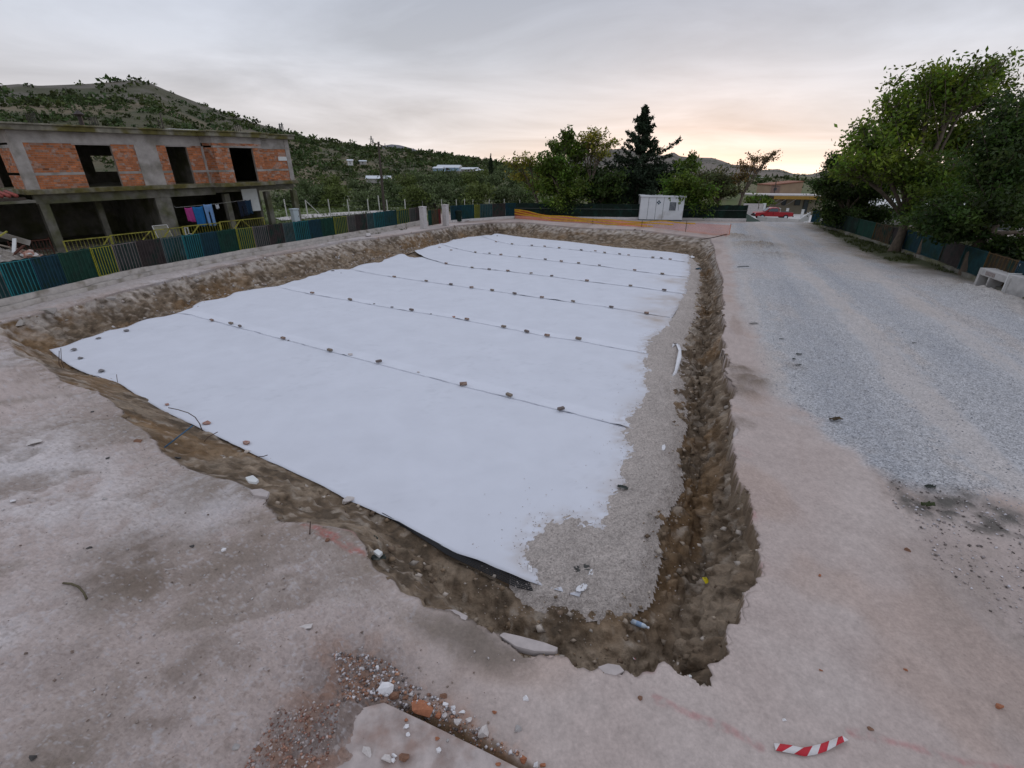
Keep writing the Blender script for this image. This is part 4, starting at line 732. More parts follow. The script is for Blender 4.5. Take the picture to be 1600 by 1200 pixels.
COLS = {'turquoise': ((.014, .17, .19), (.006, .036, .042)), 'blue': ((.007, .045, .075), (.006, .030, .040)), 'green': ((.005, .045, .03), (.005, .038, .025)), 'yellow': ((.28, .27, .02), (.012, .045, .03)), 'pink': ((.17, .14, .135), (.028, .038, .035)),
        'brown': ((.045, .034, .032), (.036, .028, .027)), 'grey': ((.09, .105, .105), (.014, .05, .053)), 'teal': ((.008, .055, .065), (.006, .040, .046)), 'dark': ((.010, .024, .016), (.005, .014, .009)), 'orange': ((.10, .06, .02), (.05, .035, .02)), 'red': ((.22, .03, .03), (.06, .012, .012))}
MB_ = {k: mat('paint_' + k, v[0], rough=.55, var=.25, scale=9, bump=.05) for k, v in COLS.items()}
MN_ = {k: mat('shade_net_' + k, v[1], rough=.9, var=.35, scale=4, bump=.3, c2=(.008, .03, .022), c2amt=.5) for k, v in COLS.items()}
BAR_ME = {}
def bar_mesh(k):
    if k not in BAR_ME:
        mb = MB(); mb.box((-.0085, -.0085, 0), (.0085, .0085, 1)); me = bpy.data.meshes.new('bar'); me.from_pydata(mb.v, [], mb.f); me.materials.append(MB_[k]); BAR_ME[k] = me
    return BAR_ME[k]
def fence_panel(root, a, b, z, h, colr, nb=8, bars=True, medal=None):
    """one section: frame, netting behind, bars in front"""
    a, b = Vector((*a, z)), Vector((*b, z)); t = (b - a); ln = t.length; t.normalize(); nrm = Vector((t.y, -t.x, 0))     # nrm: to the pit
    f = MB(); up = Vector((0, 0, 1))
    f.bar(a + up * .04, b + up * .04, .02); f.bar(a + up * (h - .03), b + up * (h - .03), .02); f.bar(a - up * .02, a + up * (h + .02), .035)
    fr = f.build('panel', MB_[colr], root)
    n = 14; vs = []; fs = []; lean = rnd.uniform(-.02, .02)
    for i in range(n + 1):
        for j in range(7):
            q = a + t * (ln * i / n) - nrm * (.035 + .018 * math.sin(i * 1.9 + a.x * 3) * math.sin(j * .9) + lean * j / 6) + up * ((h + .03 * math.sin(i * 1.3 + a.y) * (j == 6) * .6) * j / 6 + .01)
            vs.append(q)
    for i in range(n):
        for j in range(6): fs.append((i * 7 + j, (i + 1) * 7 + j, (i + 1) * 7 + j + 1, i * 7 + j + 1))
    nt_ = mesh_np('netting', [tuple(v) for v in vs], fs, MN_[colr], True, fr)
    if bars:
        me = bar_mesh(colr)
        for k in range(nb):
            q = a + t * (ln * (k + .5) / nb) + nrm * .022
            o = bpy.data.objects.new('bar', me); o.location = q + up * .02; o.scale = (1, 1, h - .06); o.rotation_euler = (rnd.uniform(-.012, .012), rnd.uniform(-.012, .012), math.atan2(t.y, t.x)); col.objects.link(o); o.parent = fr
    return fr
def hit_line(px, py, pts):
    """where the vertical plane over a polyline meets the sight line (plan point)"""
    d = ray(px, py); best = None
    for i in range(len(pts) - 1):
        p, q = np.array(pts[i][:2]), np.array(pts[i + 1][:2]); X2 = q - p; n = np.array([-X2[1], X2[0]]); t = (p @ n) / (d[:2] @ n); pt = np.array([0, 0, CAMH]) + d * t; u = ((pt[:2] - p) @ X2) / (X2 @ X2)
        if -1e-6 <= u <= 1 + 1e-6: best = pt
    return best
SEC = [(-170, 'green'), (-120, 'yellow'), (-75, 'pink'), (-35, 'grey'), (20, 'turquoise'), (67, 'blue'), (108, 'green'), (156, 'yellow'), (188, 'pink'), (225, 'brown'), (262, 'grey'), (294, 'turquoise'), (320, 'blue'), (347, 'green'), (376, 'yellow'), (401, 'pink'), (424, 'brown'), (447, 'grey'), (463, 'turquoise'), (486, 'blue'), (505, 'green'), (525, 'yellow'), (545, 'pink'), (557, 'brown'), (575, 'grey'), (586, 'turquoise'), (602, 'teal'), (622, 'yellow'), (641, 'pink'), (650, 'brown'), (661, None)]
def base_y(px): return float(np.interp(px, [p[0] for p in FENCE_PX], [p[1] for p in FENCE_PX]))
fence = tag(empty('coloured_fence', (0, 0, 0)), 'long low fence of colour painted bar panels with dark shade netting before the brick house', 'fence')
for (x0, k), (x1, _) in zip(SEC[:-1], SEC[1:]):
    a, b = P(x0, base_y(x0), .25)[:2], P(x1, base_y(x1), .25)[:2]
    # very small sections far off keep their bars joined in the frame
    fence_panel(fence, a, b, .26, 1.2, k, 8 if x0 < 560 else 6)
dm = MB()
for x0, py in ((188, 405), (222, 402), (262, 398)): pass
# gate: two white posts and a small barred leaf
for px, py, lab, w in ((662.5, 357.5, 'white square gate post standing nearer the brick house', .44), (697, 352.5, 'white square gate post farther along, right of the small gate', .44)):
    p = P(px, py, 0); g = tag(empty('gate_post', (p[0], p[1], -.02), math.radians(62)), lab, 'gate post', 'posts of the small gate')
    m = MB(); m.box((-w / 2, -w / 2, 0), (w / 2, w / 2, 1.72)); m.build('post', M_BLOCK, g, bevel=.015); m = MB(); m.box((-w / 2 - .03, -w / 2 - .03, 1.72), (w / 2 + .03, w / 2 + .03, 1.8)); m.build('cap', M_BLOCK, g, bevel=.01)
gate = tag(empty('small_gate', (0, 0, 0)), 'small barred gate hung between the two white gate posts', 'gate')
ga, gb = P(669, 356, 0)[:2], P(691, 352, 0)[:2]
for k, (c_, u0, u1) in enumerate((('green', .05, .3), ('orange', .3, .8), ('red', .8, .95))): fence_panel(gate, ga + (gb - ga) * u0, ga + (gb - ga) * u1, .15, 1.25, c_, 3)
# far fence behind the trees
FAR_PX = [(705, 347), (722, 345.5), (742, 344), (750, 343.5), (770, 342), (790, 340.5), (806, 340), (850, 340.5), (895, 341), (940, 341.5), (985, 342), (1030, 342.5), (1075, 343), (1120, 343.5), (1165, 344)]
FAR_C = ['blue', 'teal', 'yellow', 'grey', 'brown', 'blue', 'dark', 'dark', 'dark', 'dark', 'dark', 'dark', 'dark', 'dark']
ff = tag(empty('far_fence', (0, 0, 0)), 'dark green netted fence running behind the trees and the site cabin', 'fence')
for (a_, b_, c_) in zip(FAR_PX[:-1], FAR_PX[1:], FAR_C): fence_panel(ff, P(*a_, .05)[:2], P(*b_, .05)[:2], .2, 1.3, c_, 8, bars=c_ != 'dark')
o = wall_strip('kerb_wall', [tuple(P(*q, .05)[:2]) for q in FAR_PX], -.15, .15, -.1, .22, M_BLOCK, 13, .02, .8); tag(o, 'pale kerb wall under the far fence beyond the pit', 'kerb wall')
rail = MB(); rl = [P(*q, .05)[:2] for q in FAR_PX[6:]]
for a_, b_ in zip(rl[:-1], rl[1:]): rail.bar((*(a_ + np.array([0, -.12])), 1.0), (*(b_ + np.array([0, -.12])), 1.0), .035)
rail.build('rail', MB_['grey'], ff)
# dark bin by the far fence
p = P(717, 347, 0); g = tag(empty('litter_bin', (p[0], p[1], 0)), 'dark green litter bin standing at the far fence by the gate', 'litter bin')
m = MB(); m.tube([(0, 0, .1), (0, 0, .95)], [.26, .32], 12); m.build('bin', MN_['dark'], g); m = MB(); m.tube([(0, 0, .95), (0, 0, 1.0), (0, 0, 1.06)], [.34, .34, .2], 12); m.build('lid', MN_['dark'], g); m = MB(); m.bar((0, .3, 0), (0, .3, 1.15), .06); m.build('post', MN_['dark'], g)
# white posts of the wire fence in the field
wf = tag(empty('wire_fence', (0, 0, 0)), 'field fence of thin white posts and wire in front of the olive trees', 'fence')
M_POST = mat('white_post', (.60, .59, .56), rough=.8, var=.1)
pp = [Dp(px, 311.5, 46 if px < 650 else 60) for px in (405, 444, 477, 513, 543, 574, 592, 604, 632, 660, 690, 713, 726, 739, 764, 788, 812)]
for k, q in enumerate(pp):
    m = MB(); zt = q[2] + (.35 if k == 6 else rnd.uniform(-.05, .05)); m.bar((q[0], q[1], 0), (q[0] + rnd.uniform(-.05, .05), q[1], zt), .08); m.build('post', M_POST, wf)
m = MB(); q = pp[2]; m.bar((q[0], q[1], q[2] - .1), (q[0] + 1.0, q[1] + .3, .6), .06); m.build('brace', M_POST, wf)
m = MB()
for a_, b_ in zip(pp[:-1], pp[1:]):
    for dz in (.15, .5, .9): m.bar((a_[0], a_[1], a_[2] - dz), (b_[0], b_[1], b_[2] - dz), .012)
m.build('wire', MB_['grey'], wf)
_pp = [P(472, 335.5, .25), P(576, 329.5, .25), P(640, 328, .25), P(612, 330.5, .25), P(500, 339.5, .25), P(440, 345, .25), P(430, 341, .25)]
o = mesh_np('path', [(q[0], q[1], .27) for q in _pp], [[0, 6, 5], [0, 5, 4], [0, 4, 1], [1, 4, 3], [1, 3, 2]], M_BLOCK); o['kind'] = 'structure'

# ------------------------------------------------------------------ the unfinished brick house
_A, _B = Dp(150, 262, 26.8)[:2], Dp(285, 262, 30.3)[:2]; HX = (_B - _A) / np.linalg.norm(_B - _A); HY = np.array([-HX[1], HX[0]])
def fhit(px, py, off=0.0):
    d = ray(px, py); a = _A - HY * off; t = (a @ HY) / (d[:2] @ HY); return np.array([0, 0, CAMH]) + d * t
HO = fhit(30, 262)[:2]; HANG = math.atan2(HX[1], HX[0]); HTILT = 0.022
def fac(px, py, off=0.0):
    q = fhit(px, py, off); s = float((q[:2] - HO) @ HX); return s, float(q[2]) - HTILT * (s - 8)
def house_thing(name, label, cat, group=None):
    o = empty(name, (HO[0], HO[1], -HTILT * 8), 0); o.rotation_euler = Euler((0, -math.atan(HTILT), HANG)); return tag(o, label, cat, group)
house = house_thing('brick_house', 'unfinished two storey house with red brick upper walls and raw concrete frame', 'house')
BZ = [0.2, 2.88, 3.36, 3.60, 5.76, 5.82, 6.38, 6.66]       # ground, beam bottom, slab bottom, slab top, lintel, band bottom, soffit, roof top
DEEP = 8.2
BO = -.9      # how far the bay stands out
def outline(o_, oe): return [(-oe, DEEP + oe), (-oe, -o_), (9.45 - .8 * o_, -o_), (9.70 - .8 * o_, BO - o_), (13.05 + o_, BO - o_), (13.07 + o_, -o_), (15.8 + oe, -o_), (15.8 + oe, DEEP + oe)]
m = MB(); m.prism(outline(.38, .35)[::-1][::-1], BZ[6], BZ[7] - .04); roof = m.build('roof', M_MOSS, house, bevel=.02)
m = MB(); m.prism(outline(.46, .43), BZ[7] - .038, BZ[7] + .05); m.build('roof_edge', M_MOSS, roof, bevel=.03)
m = MB(); m.prism(outline(.32, .1), BZ[2], BZ[3]); m.build('floor_slab', M_MOSS, house, bevel=.02)
def hpart(name, boxes, mt, parent=house, bevel=0):
    m = MB()
    for lo, hi in boxes: m.box(lo, hi)
    return m.build(name, mt, parent, bevel=bevel)
# concrete frame upstairs
hpart('column', [((.12, -.03, BZ[3]), (.60, .4, BZ[6]))], M_CONC); hpart('column', [((5.56, -.02, BZ[3]), (6.73, .25, BZ[5]))], M_CONC); hpart('column', [((9.36, -.05, BZ[3]), (9.50, .2, BZ[5]))], M_CONC); hpart('column', [((15.45, -.03, BZ[3]), (15.8, .35, BZ[6]))], M_CONC)
hpart('column', [((.12, DEEP - .4, BZ[3]), (.5, DEEP, BZ[6]))], M_CONC); hpart('column', [((15.4, DEEP - .4, BZ[3]), (15.8, DEEP, BZ[6]))], M_CONC)
m = MB(); m.box((.603, .0, BZ[5]), (9.40, .25, BZ[6])); m.box((13.10, 0, BZ[5]), (15.447, .25, BZ[6]))
m.prism([(9.42, 0), (9.70, BO), (13.05, BO), (13.08, .2), (9.42, .25)], BZ[5] + .18, BZ[6]); m.box((.14, .42, BZ[5]), (.36, DEEP - .42, BZ[6])); m.build('band_beam', M_CONC, house)
# brick panels: mortar backing and bricks laid in courses, the bricks of a panel joined
M_MORTAR = mat('mortar', (.31, .25, .21), rough=.95, var=.2, scale=10, bump=.3); M_HB = mat('wall_brick', (1, 1, 1), attr=True, rough=.92, var=.22, scale=7, bump=.3, bdist=.004, c2=(.36, .29, .25), c2amt=.22)
def brick_panel(p0, p1, z0, z1, thick=.2, tint=1.0, seed=0):
    """p0, p1: plan ends in house axes; bricks face the right-hand side of p0->p1"""
    r_ = random.Random(seed); a, b = Vector((*p0, 0)), Vector((*p1, 0)); t = (b - a); ln = t.length; t.normalize(); nrm = Vector((t.y, -t.x, 0)); M4 = Matrix(((t.x, nrm.x, 0, a.x), (t.y, nrm.y, 0, a.y), (0, 0, 1, 0), (0, 0, 0, 1)))
    m = MB(); m.box((0, -thick, z0), (ln, 0, z1), M4); w = m.build('brick_wall', M_MORTAR, house)
    mb = MB(); ch = .112; nz_ = max(1, round((z1 - z0) / ch)); ch = (z1 - z0) / nz_; L_ = .27; gap = .014
    for k in range(nz_):
        x = -L_ * .5 * (k % 2) + r_.uniform(-.02, .02)
        while x < ln:
            x0, x1 = max(x, 0.003), min(x + L_ - gap, ln - .003)
            if x1 - x0 > .03:
                g = r_.gauss(1, .16) * tint; base = (.40, .145, .062) if r_.random() < .82 else (.36, .21, .15)
                mb.cur = tuple(min(.8, c * g) for c in base); mb.box((x0, -.01, z0 + k * ch + gap / 2), (x1, .006 + r_.uniform(0, .009), z0 + (k + 1) * ch - gap / 2), M4)
            x += L_
    o = mb.build('bricks', M_HB, w); o['kind'] = 'stuff'; return w
BB = 4.27; bt = .13                                         # bond beam between lower and upper brickwork
def brick_bay(p0, p1, zs=BZ[3], ze=BZ[5], tint=1.0, seed=0, bond=True):
    if bond:
        brick_panel(p0, p1, zs, BB, tint=tint, seed=seed); brick_panel(p0, p1, BB + bt, ze, tint=tint, seed=seed + 1)
        a, b = Vector((*p0, 0)), Vector((*p1, 0)); t = (b - a).normalized(); nrm = Vector((t.y, -t.x, 0)); M4 = Matrix(((t.x, nrm.x, 0, a.x), (t.y, nrm.y, 0, a.y), (0, 0, 1, 0), (0, 0, 0, 1)))
        m = MB(); m.box((0, -.2, BB), ((b - a).length, .02, BB + bt), M4); m.build('bond_beam', M_CONC, house)
    else: brick_panel(p0, p1, zs, ze, tint=tint, seed=seed)
brick_bay((.60, .03), (2.75, .03), seed=1); brick_bay((4.40, .03), (5.56, .03), seed=3); brick_bay((6.73, .03), (7.28, .03), seed=5); brick_bay((8.50, .03), (9.36, .03), seed=7)
brick_bay((9.48, -.02), (9.71, BO + .04), ze=BZ[4] - .02, tint=.8, seed=9); brick_bay((9.70, BO + .03), (10.72, BO + .03), ze=BZ[4] - .02, seed=11); brick_bay((12.36, BO + .03), (13.03, BO + .03), ze=BZ[4] - .02, seed=13); brick_bay((13.06, .03), (15.45, .03), ze=BZ[5] - .1, tint=1.05, seed=15)
brick_panel((9.70, BO + .02), (13.03, BO + .02), BZ[4] + .09, BZ[5] + .20, seed=17); brick_panel((9.48, -.03), (9.71, BO + .03), BZ[4] + .09, BZ[5] + .20, tint=.8, seed=18)
hpart('lintel', [((9.69, BO, BZ[4] - .02), (13.05, BO + .22, BZ[4] + .09))], M_CONC); hpart('lintel', [((2.6, .02, BZ[5] - .06), (4.55, .2, BZ[5] - .002))], M_CONC); hpart('lintel', [((7.1, .02, BZ[5] - .06), (8.7, .2, BZ[5] - .002))], M_CONC); hpart('lintel', [((13.09, -.02, BZ[5] - .1), (15.45, .2, BZ[5] - .002))], M_CONC)
brick_panel((.17, 2.4), (.17, .42), BZ[3], BB, seed=20); brick_panel((.17, 2.4), (.17, .42), BB + bt, BZ[5] - .25, seed=21); hpart('lintel', [((.14, .42, BZ[5] - .25), (.36, 5.2, BZ[5] - .1))], M_CONC); brick_panel((.17, DEEP - .4), (.17, 5.0), BZ[3], BZ[5] - .1, seed=22)
hpart('plaster_patch', [((14.75, -.02, 4.95), (15.44, .03, 5.22))], M_PLASTER)
# rear wall with one opening that looks through to the hill, partitions, right gable
m = MB()
h0, h1, hz0, hz1 = 6.0, 7.5, 4.30, 5.30
m.box((.5, DEEP - .2, BZ[3]), (h0, DEEP, BZ[6])); m.box((h1, DEEP - .2, BZ[3]), (15.4, DEEP, BZ[6])); m.box((h0, DEEP - .2, BZ[3]), (h1, DEEP, hz0)); m.box((h0, DEEP - .2, hz1), (h1, DEEP, BZ[6])); m.build('rear_wall', M_CONCD, house)
hpart('partition', [((8.9, .3, BZ[3]), (9.1, DEEP - .22, BZ[6])), ((15.5, .4, BZ[3]), (15.78, DEEP - .42, BZ[6]))], M_CONCD)
# ground floor
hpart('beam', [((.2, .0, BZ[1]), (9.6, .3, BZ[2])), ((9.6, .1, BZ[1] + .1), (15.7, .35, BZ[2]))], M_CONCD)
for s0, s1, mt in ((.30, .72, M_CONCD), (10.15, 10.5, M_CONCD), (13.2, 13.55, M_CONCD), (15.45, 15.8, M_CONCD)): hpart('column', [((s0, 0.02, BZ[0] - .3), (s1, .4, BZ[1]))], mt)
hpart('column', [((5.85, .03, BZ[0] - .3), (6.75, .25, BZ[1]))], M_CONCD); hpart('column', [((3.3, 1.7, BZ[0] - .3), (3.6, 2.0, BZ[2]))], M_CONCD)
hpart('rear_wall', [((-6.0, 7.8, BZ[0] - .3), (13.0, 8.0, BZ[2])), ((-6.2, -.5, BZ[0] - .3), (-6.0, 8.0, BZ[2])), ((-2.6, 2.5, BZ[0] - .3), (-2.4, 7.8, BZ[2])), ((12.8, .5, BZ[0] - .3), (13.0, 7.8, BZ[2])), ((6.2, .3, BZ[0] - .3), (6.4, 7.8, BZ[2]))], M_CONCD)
hpart('white_board', [((11.4, .0, 1.62), (12.55, .05, 3.12))], M_PLASTER)
for s in (1.5, 4.2, 12.6): hpart('starter_bars', [((s + dx, 1 + dy, BZ[7]), (s + dx + .03, 1.03 + dy, BZ[7] + .55 + .2 * dx)) for dx in (0, .15, .3) for dy in (0, .25)], MB_['brown'])
# stack pipe and roof clutter
p_ = house_thing('chimney_pipe', 'dark rusty stack pipe standing up from the flat house roof', 'chimney'); m = MB(); m.tube([(4.5, 3.2, BZ[7] - .02), (4.5, 3.2, BZ[7] + .75)], .12, 10); m.build('pipe', MB_['brown'], p_); m = MB(); m.tube([(4.5, 3.2, BZ[7] + .72), (4.5, 3.2, BZ[7] + .80), (4.5, 3.2, BZ[7] + 1.0)], [.22, .28, .05], 10); m.build('cowl', MB_['brown'], p_)
p_ = house_thing('antenna', 'thin television antenna pole over the left end of the house roof', 'antenna'); m = MB(); m.tube([(.4, 1.8, BZ[7]), (.4, 1.8, BZ[7] + 2.6)], .02, 6); m.build('mast', M_POST, p_); m = MB(); m.bar((-.5, 1.8, BZ[7] + 2.5), (1.0, 1.8, BZ[7] + 2.65), .03)
for k in range(6): m.bar((-.4 + k * .25, 1.5, BZ[7] + 2.52 + k * .02), (-.4 + k * .25, 2.1, BZ[7] + 2.52 + k * .02), .015)
m.build('boom', M_POST, p_)
p_ = house_thing('rebar_stub', 'pair of dark steel stubs standing on the roof above the second window', 'steel stub'); m = MB(); m.tube([(8.6, 2.5, BZ[7]), (8.62, 2.5, BZ[7] + 1.1)], .035, 6); m.tube([(8.45, 2.5, BZ[7]), (8.4, 2.5, BZ[7] + .7)], .03, 6); m.build('stub', MB_['brown'], p_)
p_ = house_thing('roof_sheet', 'pale metal sheet lying on the roof over the second window', 'metal sheet'); m = MB(); m.box((7.9, .2, BZ[7] + .052), (9.6, .9, BZ[7] + .12)); m.build('sheet', M_PLASTER, p_)
# red tiled lean-to at the left end
p_ = house_thing('lean_to_roof', 'red tiled lean-to roof edge at the left end of the house', 'roof'); m = MB()
for k in range(14): m.tube([(-4.2 + k * .28, -.45, 3.36), (-4.2 + k * .28, 1.0, 3.52)], .10, 6)
m.build('roof_tile', mat('red_tile', (.30, .075, .06), rough=.7, var=.25, scale=5, bump=.2), p_, smooth=True); m = MB(); m.box((-6.1, -.7, 3.0), (.05, 8.0, 3.12)); m.build('ceiling', M_CONCD, p_); m = MB(); m.box((-4.3, -.5, 3.14), (-.25, -.42, 3.27)); m.build('eaves_board', mat('dark_wood', (.06, .045, .035), rough=.8, var=.3, scale=8), p_)
# clothes line and washing
M_CL = {}
def cloth(name, s0, s1, z0, z1, c, lab, cat, split=False):
    m_ = mat('cloth_' + name, c, rough=.9, var=.12, scale=6, bump=.2); n = 12; k_ = 9; vs = []; fs = []
    for i in range(n + 1):
        for j in range(k_ + 1):
            u, v = i / n, j / k_; vs.append((s0 + (s1 - s0) * u * (1 - .06 * (1 - v)) + .03 * (1 - v), -.32 + .05 * math.sin(u * 11 + s0 * 7) * (1.1 - v), z0 + (z1 - z0) * v - .05 * math.sin(u * math.pi) * v + .04 * math.sin(u * 5 + s0) * (1 - v)))
    for i in range(n):
        for j in range(k_):
            if split and abs(i - n / 2 + .5) < .6 and j < k_ * .6: continue
            a = i * (k_ + 1) + j; fs.append((a, a + k_ + 1, a + k_ + 2, a + 1))
    e = house_thing(name, lab, cat, 'washing on the line'); o = mesh_np('fabric', vs, fs, m_, True, e); o.modifiers.new('t', 'SOLIDIFY').thickness = .012; return e
cloth('pink_towel', 7.22, 7.68, 1.32, 2.22, (.36, .045, .20), 'pink towel hanging at the left end of the washing line', 'towel'); cloth('blue_towel', 7.70, 8.36, 1.0, 2.24, (.015, .13, .34), 'blue towel hanging right of the pink one', 'towel')
cloth('blue_trousers', 8.42, 8.98, .95, 2.34, (.17, .30, .52), 'light blue trousers on the washing line beside the blue towel', 'trousers', True); cloth('white_cloth', 9.2, 9.42, 2.0, 2.3, (.5, .52, .55), 'small white cloth pinned beside the porch column', 'cloth')
cloth('dark_trousers', 10.75, 11.3, 1.35, 2.40, (.012, .018, .035), 'dark navy trousers on the line right of the column', 'trousers', True); cloth('navy_cloth', 11.3, 11.75, 1.45, 2.44, (.012, .035, .07), 'navy cloth on the line in front of the white board', 'cloth')
e = house_thing('washing_line', 'thin line strung under the slab holding the washing', 'washing line'); m = MB(); m.tube([(6.8, -.3, 2.26), (9, -.3, 2.30), (12.2, -.3, 2.46)], .008, 4); m.tube([(6.8, -.3, 2.26), (6.8, .05, 2.3)], .008, 4); m.tube([(12.2, -.3, 2.46), (12.2, .0, 2.46)], .008, 4); m.build('line', M_POST, e)
# yellow yard railing
M_YEL = mat('yellow_paint', (.30, .28, .05), rough=.6, var=.3, scale=7, bump=.1, c2=(.12, .09, .03), c2amt=.3)
yr = house_thing('yellow_railing', 'rusty yellow steel railing with diagonal braces in the house yard', 'railing')
for s0, s1, brs in ((.15, 2.2, ((1.5, 2.15),)), (2.25, 4.3, ((3.3, 4.2),)), (4.45, 6.0, ((4.5, 5.3),)), (6.05, 8.3, ((6.1, 7.0),)), (8.35, 11.4, ((8.8, 9.7), (10.6, 9.8)))):
    y_ = -2.0; zt = 1.18 + .022 * (s0 - 2); m = MB(); m.bar((s0, y_, zt), (s1, y_, zt), .05); m.bar((s0, y_, .42), (s1, y_, .42), .05); m.bar((s0, y_, .2), (s0, y_, zt + .03), .06); m.bar((s1, y_, .2), (s1, y_, zt + .03), .06); fr = m.build('frame', M_YEL, yr)
    m = MB(); n_ = int((s1 - s0) / .16)
    for k in range(1, n_): x = s0 + (s1 - s0) * k / n_; m.bar((x, y_, .43), (x, y_, zt - .02), .016)
    o = m.build('bars', M_YEL, fr); o['kind'] = 'stuff'
    for b0, b1 in brs: m = MB(); m.bar((b0, y_ - .045, .42), (b1, y_ - .045, zt), .03, .14, up=(0, 1, 0)); m.build('brace', M_YEL, fr)
gr = house_thing('metal_gate', 'dark rusty red barred gate beside the first porch column', 'gate'); M_RUST = mat('rust_red', (.075, .028, .018), rough=.85, var=.4, scale=10, bump=.2); y_ = -.9
m = MB()
for a, b in (((-1.7, y_, .3), (-.1, y_, .3)), ((-1.7, y_, 1.2), (-.1, y_, 1.2)), ((-1.7, y_, .2), (-1.7, y_, 1.3)), ((-.1, y_, .2), (-.1, y_, 1.3)), ((-1.7, y_, .75), (-.1, y_, .75))): m.bar(a, b, .05)
fr = m.build('frame', M_RUST, gr)
for k in range(1, 11): m = MB(); x = -1.7 + 1.6 * k / 11; m.bar((x, y_ - .01, .3), (x, y_ - .01, 1.24), .025); m.build('bar', M_RUST, fr)
# pale folded chair leaning near the panel wall, meter box, plant, rubble heap
e = house_thing('folding_lounger', 'pale folded garden lounger leaning inside the yellow railing', 'lounger'); m = MB()
for a, b in (((4.72, -1.8, .3), (4.62, -1.5, 1.42)), ((5.5, -1.8, .3), (5.42, -1.5, 1.42)), ((4.62, -1.5, 1.42), (5.42, -1.5, 1.42)), ((4.72, -1.8, .3), (5.5, -1.8, .3))): m.bar(a, b, .04)
m.build('frame', M_POST, e); m = MB(); m.add([(4.76, -1.78, .34), (5.46, -1.78, .34), (5.38, -1.51, 1.38), (4.66, -1.51, 1.38)], [(0, 1, 2, 3)]); o = m.build('sling', mat('beige_cloth', (.23, .22, .16), var=.15), e); o.modifiers.new('t', 'SOLIDIFY').thickness = .01
e = house_thing('white_stool', 'small white plastic chair frame behind the yellow railing', 'chair'); m = MB()
for a, b in (((6.5, -1.5, .2), (6.55, -1.5, 1.15)), ((6.95, -1.5, .2), (6.9, -1.5, .7)), ((6.5, -1.1, .2), (6.55, -1.1, 1.1)), ((6.95, -1.1, .2), (6.9, -1.1, .7)), ((6.55, -1.5, 1.1), (6.55, -1.1, 1.1))): m.bar(a, b, .045)
m.build('leg_frame', M_PLASTER, e); m = MB(); m.box((6.5, -1.55, .66), (6.98, -1.05, .70)); m.build('seat', M_PLASTER, e)
e = house_thing('meter_cabinet', 'pale blue grey electricity cabinet standing by the end column of the house', 'cabinet'); M_CAB = mat('cabinet_paint', (.50, .56, .60), rough=.5, var=.06)
m = MB(); m.box((13.98, -1.75, .0), (14.44, -1.35, 1.62)); m.build('body', M_CAB, e, bevel=.015); m = MB(); m.box((13.94, -1.8, 1.62), (14.48, -1.3, 1.70)); m.build('cap', M_CAB, e); m = MB(); m.box((14.02, -1.765, .75), (14.4, -1.752, 1.5)); dr_ = m.build('door', M_CAB, e); m = MB(); m.box((14.33, -1.78, 1.1), (14.36, -1.764, 1.2)); m.build('handle', MB_['brown'], dr_)
M_PLANK = mat('old_plank', (.30, .25, .20), rough=.9, var=.3, scale=6, bump=.3, stretch=(1, 1, 1), c2=(.16, .12, .09), c2amt=.5)
fx, fy = FENCE[2]
for k, (a, b, w, lab) in enumerate((((-3.2, -2.6, 1.75), (-1.15, -3.2, .75), .16, 'long grey plank sloping down across the rubble heap'), ((-3.2, -3.2, 1.3), (-2.0, -3.0, 1.95), .10, 'yellowish lath sticking up out of the rubble heap'), ((-2.3, -3.6, .8), (-1.85, -3.0, 1.6), .14, 'short white board propped on the rubble heap'), ((-3.4, -1.9, 2.5), (-1.2, -2.2, 1.25), .34, 'broad concrete beam leaning on the rubble heap'), ((-2.7, -4.0, .75), (-1.7, -3.4, 1.3), .13, 'dark brown timber low in the rubble heap'))):
    e = house_thing('plank' if k != 3 else 'concrete_beam', lab, 'plank' if k != 3 else 'beam', 'scrap on the rubble heap'); m = MB(); m.bar(a, b, w, .05 if k != 3 else .25); m.build('board', (M_PLANK, M_YEL, M_PLASTER, M_CONC, M_RUST)[k], e)
_hv = []; _hf = []; _n = 22
for a in range(_n):
    for b in range(_n):
        u_, v_ = a / (_n - 1), b / (_n - 1); s_, y0_ = -5.2 + 4.4 * u_, -4.6 + 2.8 * v_; q = max(0, 1 - ((s_ + 3.6) / 2.6) ** 2) * max(0, 1 - ((y0_ + 3.0) / 1.6) ** 2); _hv.append((s_, y0_, .1 + 1.25 * q ** .7 + .16 * math.sin(a * 2.7 + b * 1.3) * q + rnd.uniform(-.07, .07) * (q > 0)))
for a in range(_n - 1):
    for b in range(_n - 1): _hf.append((a * _n + b, (a + 1) * _n + b, (a + 1) * _n + b + 1, a * _n + b + 1))
_h = house_thing('rubble', 'demolition rubble heap behind the fence at the left end', None); _h['kind'] = 'stuff'; mesh_np('heap', _hv, _hf, mat('rubble_dirt', (.24, .21, .18), rough=.95, var=.35, scale=6, bump=.8, bdist=.05, c2=(.40, .37, .34), c2amt=.6), False, _h)
for k in range(12):
    s, y_ = rnd.uniform(-3.6, -1.3), rnd.uniform(-4.0, -2.8); e = house_thing('rubble_lump', f'{"dusty red" if k % 3 == 0 else "pale"} rubble lump in the heap behind the fence, {ORD[k]} of twelve', 'rubble lump', 'lumps of the rubble heap'); z_ = .55 + .55 * max(0, min(1, (-1.2 - s) / 1.2)) + rnd.uniform(-.1, .15); o = put('lump', chunk_mesh('lump', 300 + k, M_BLOCK if k % 3 else M_RED, rnd.uniform(.3, .7), rnd.uniform(.3, .6), rnd.uniform(.2, .4)), (s, y_, z_), rnd.uniform(0, 6), tilt=(rnd.uniform(-.4, .4), 0)); o.parent = e
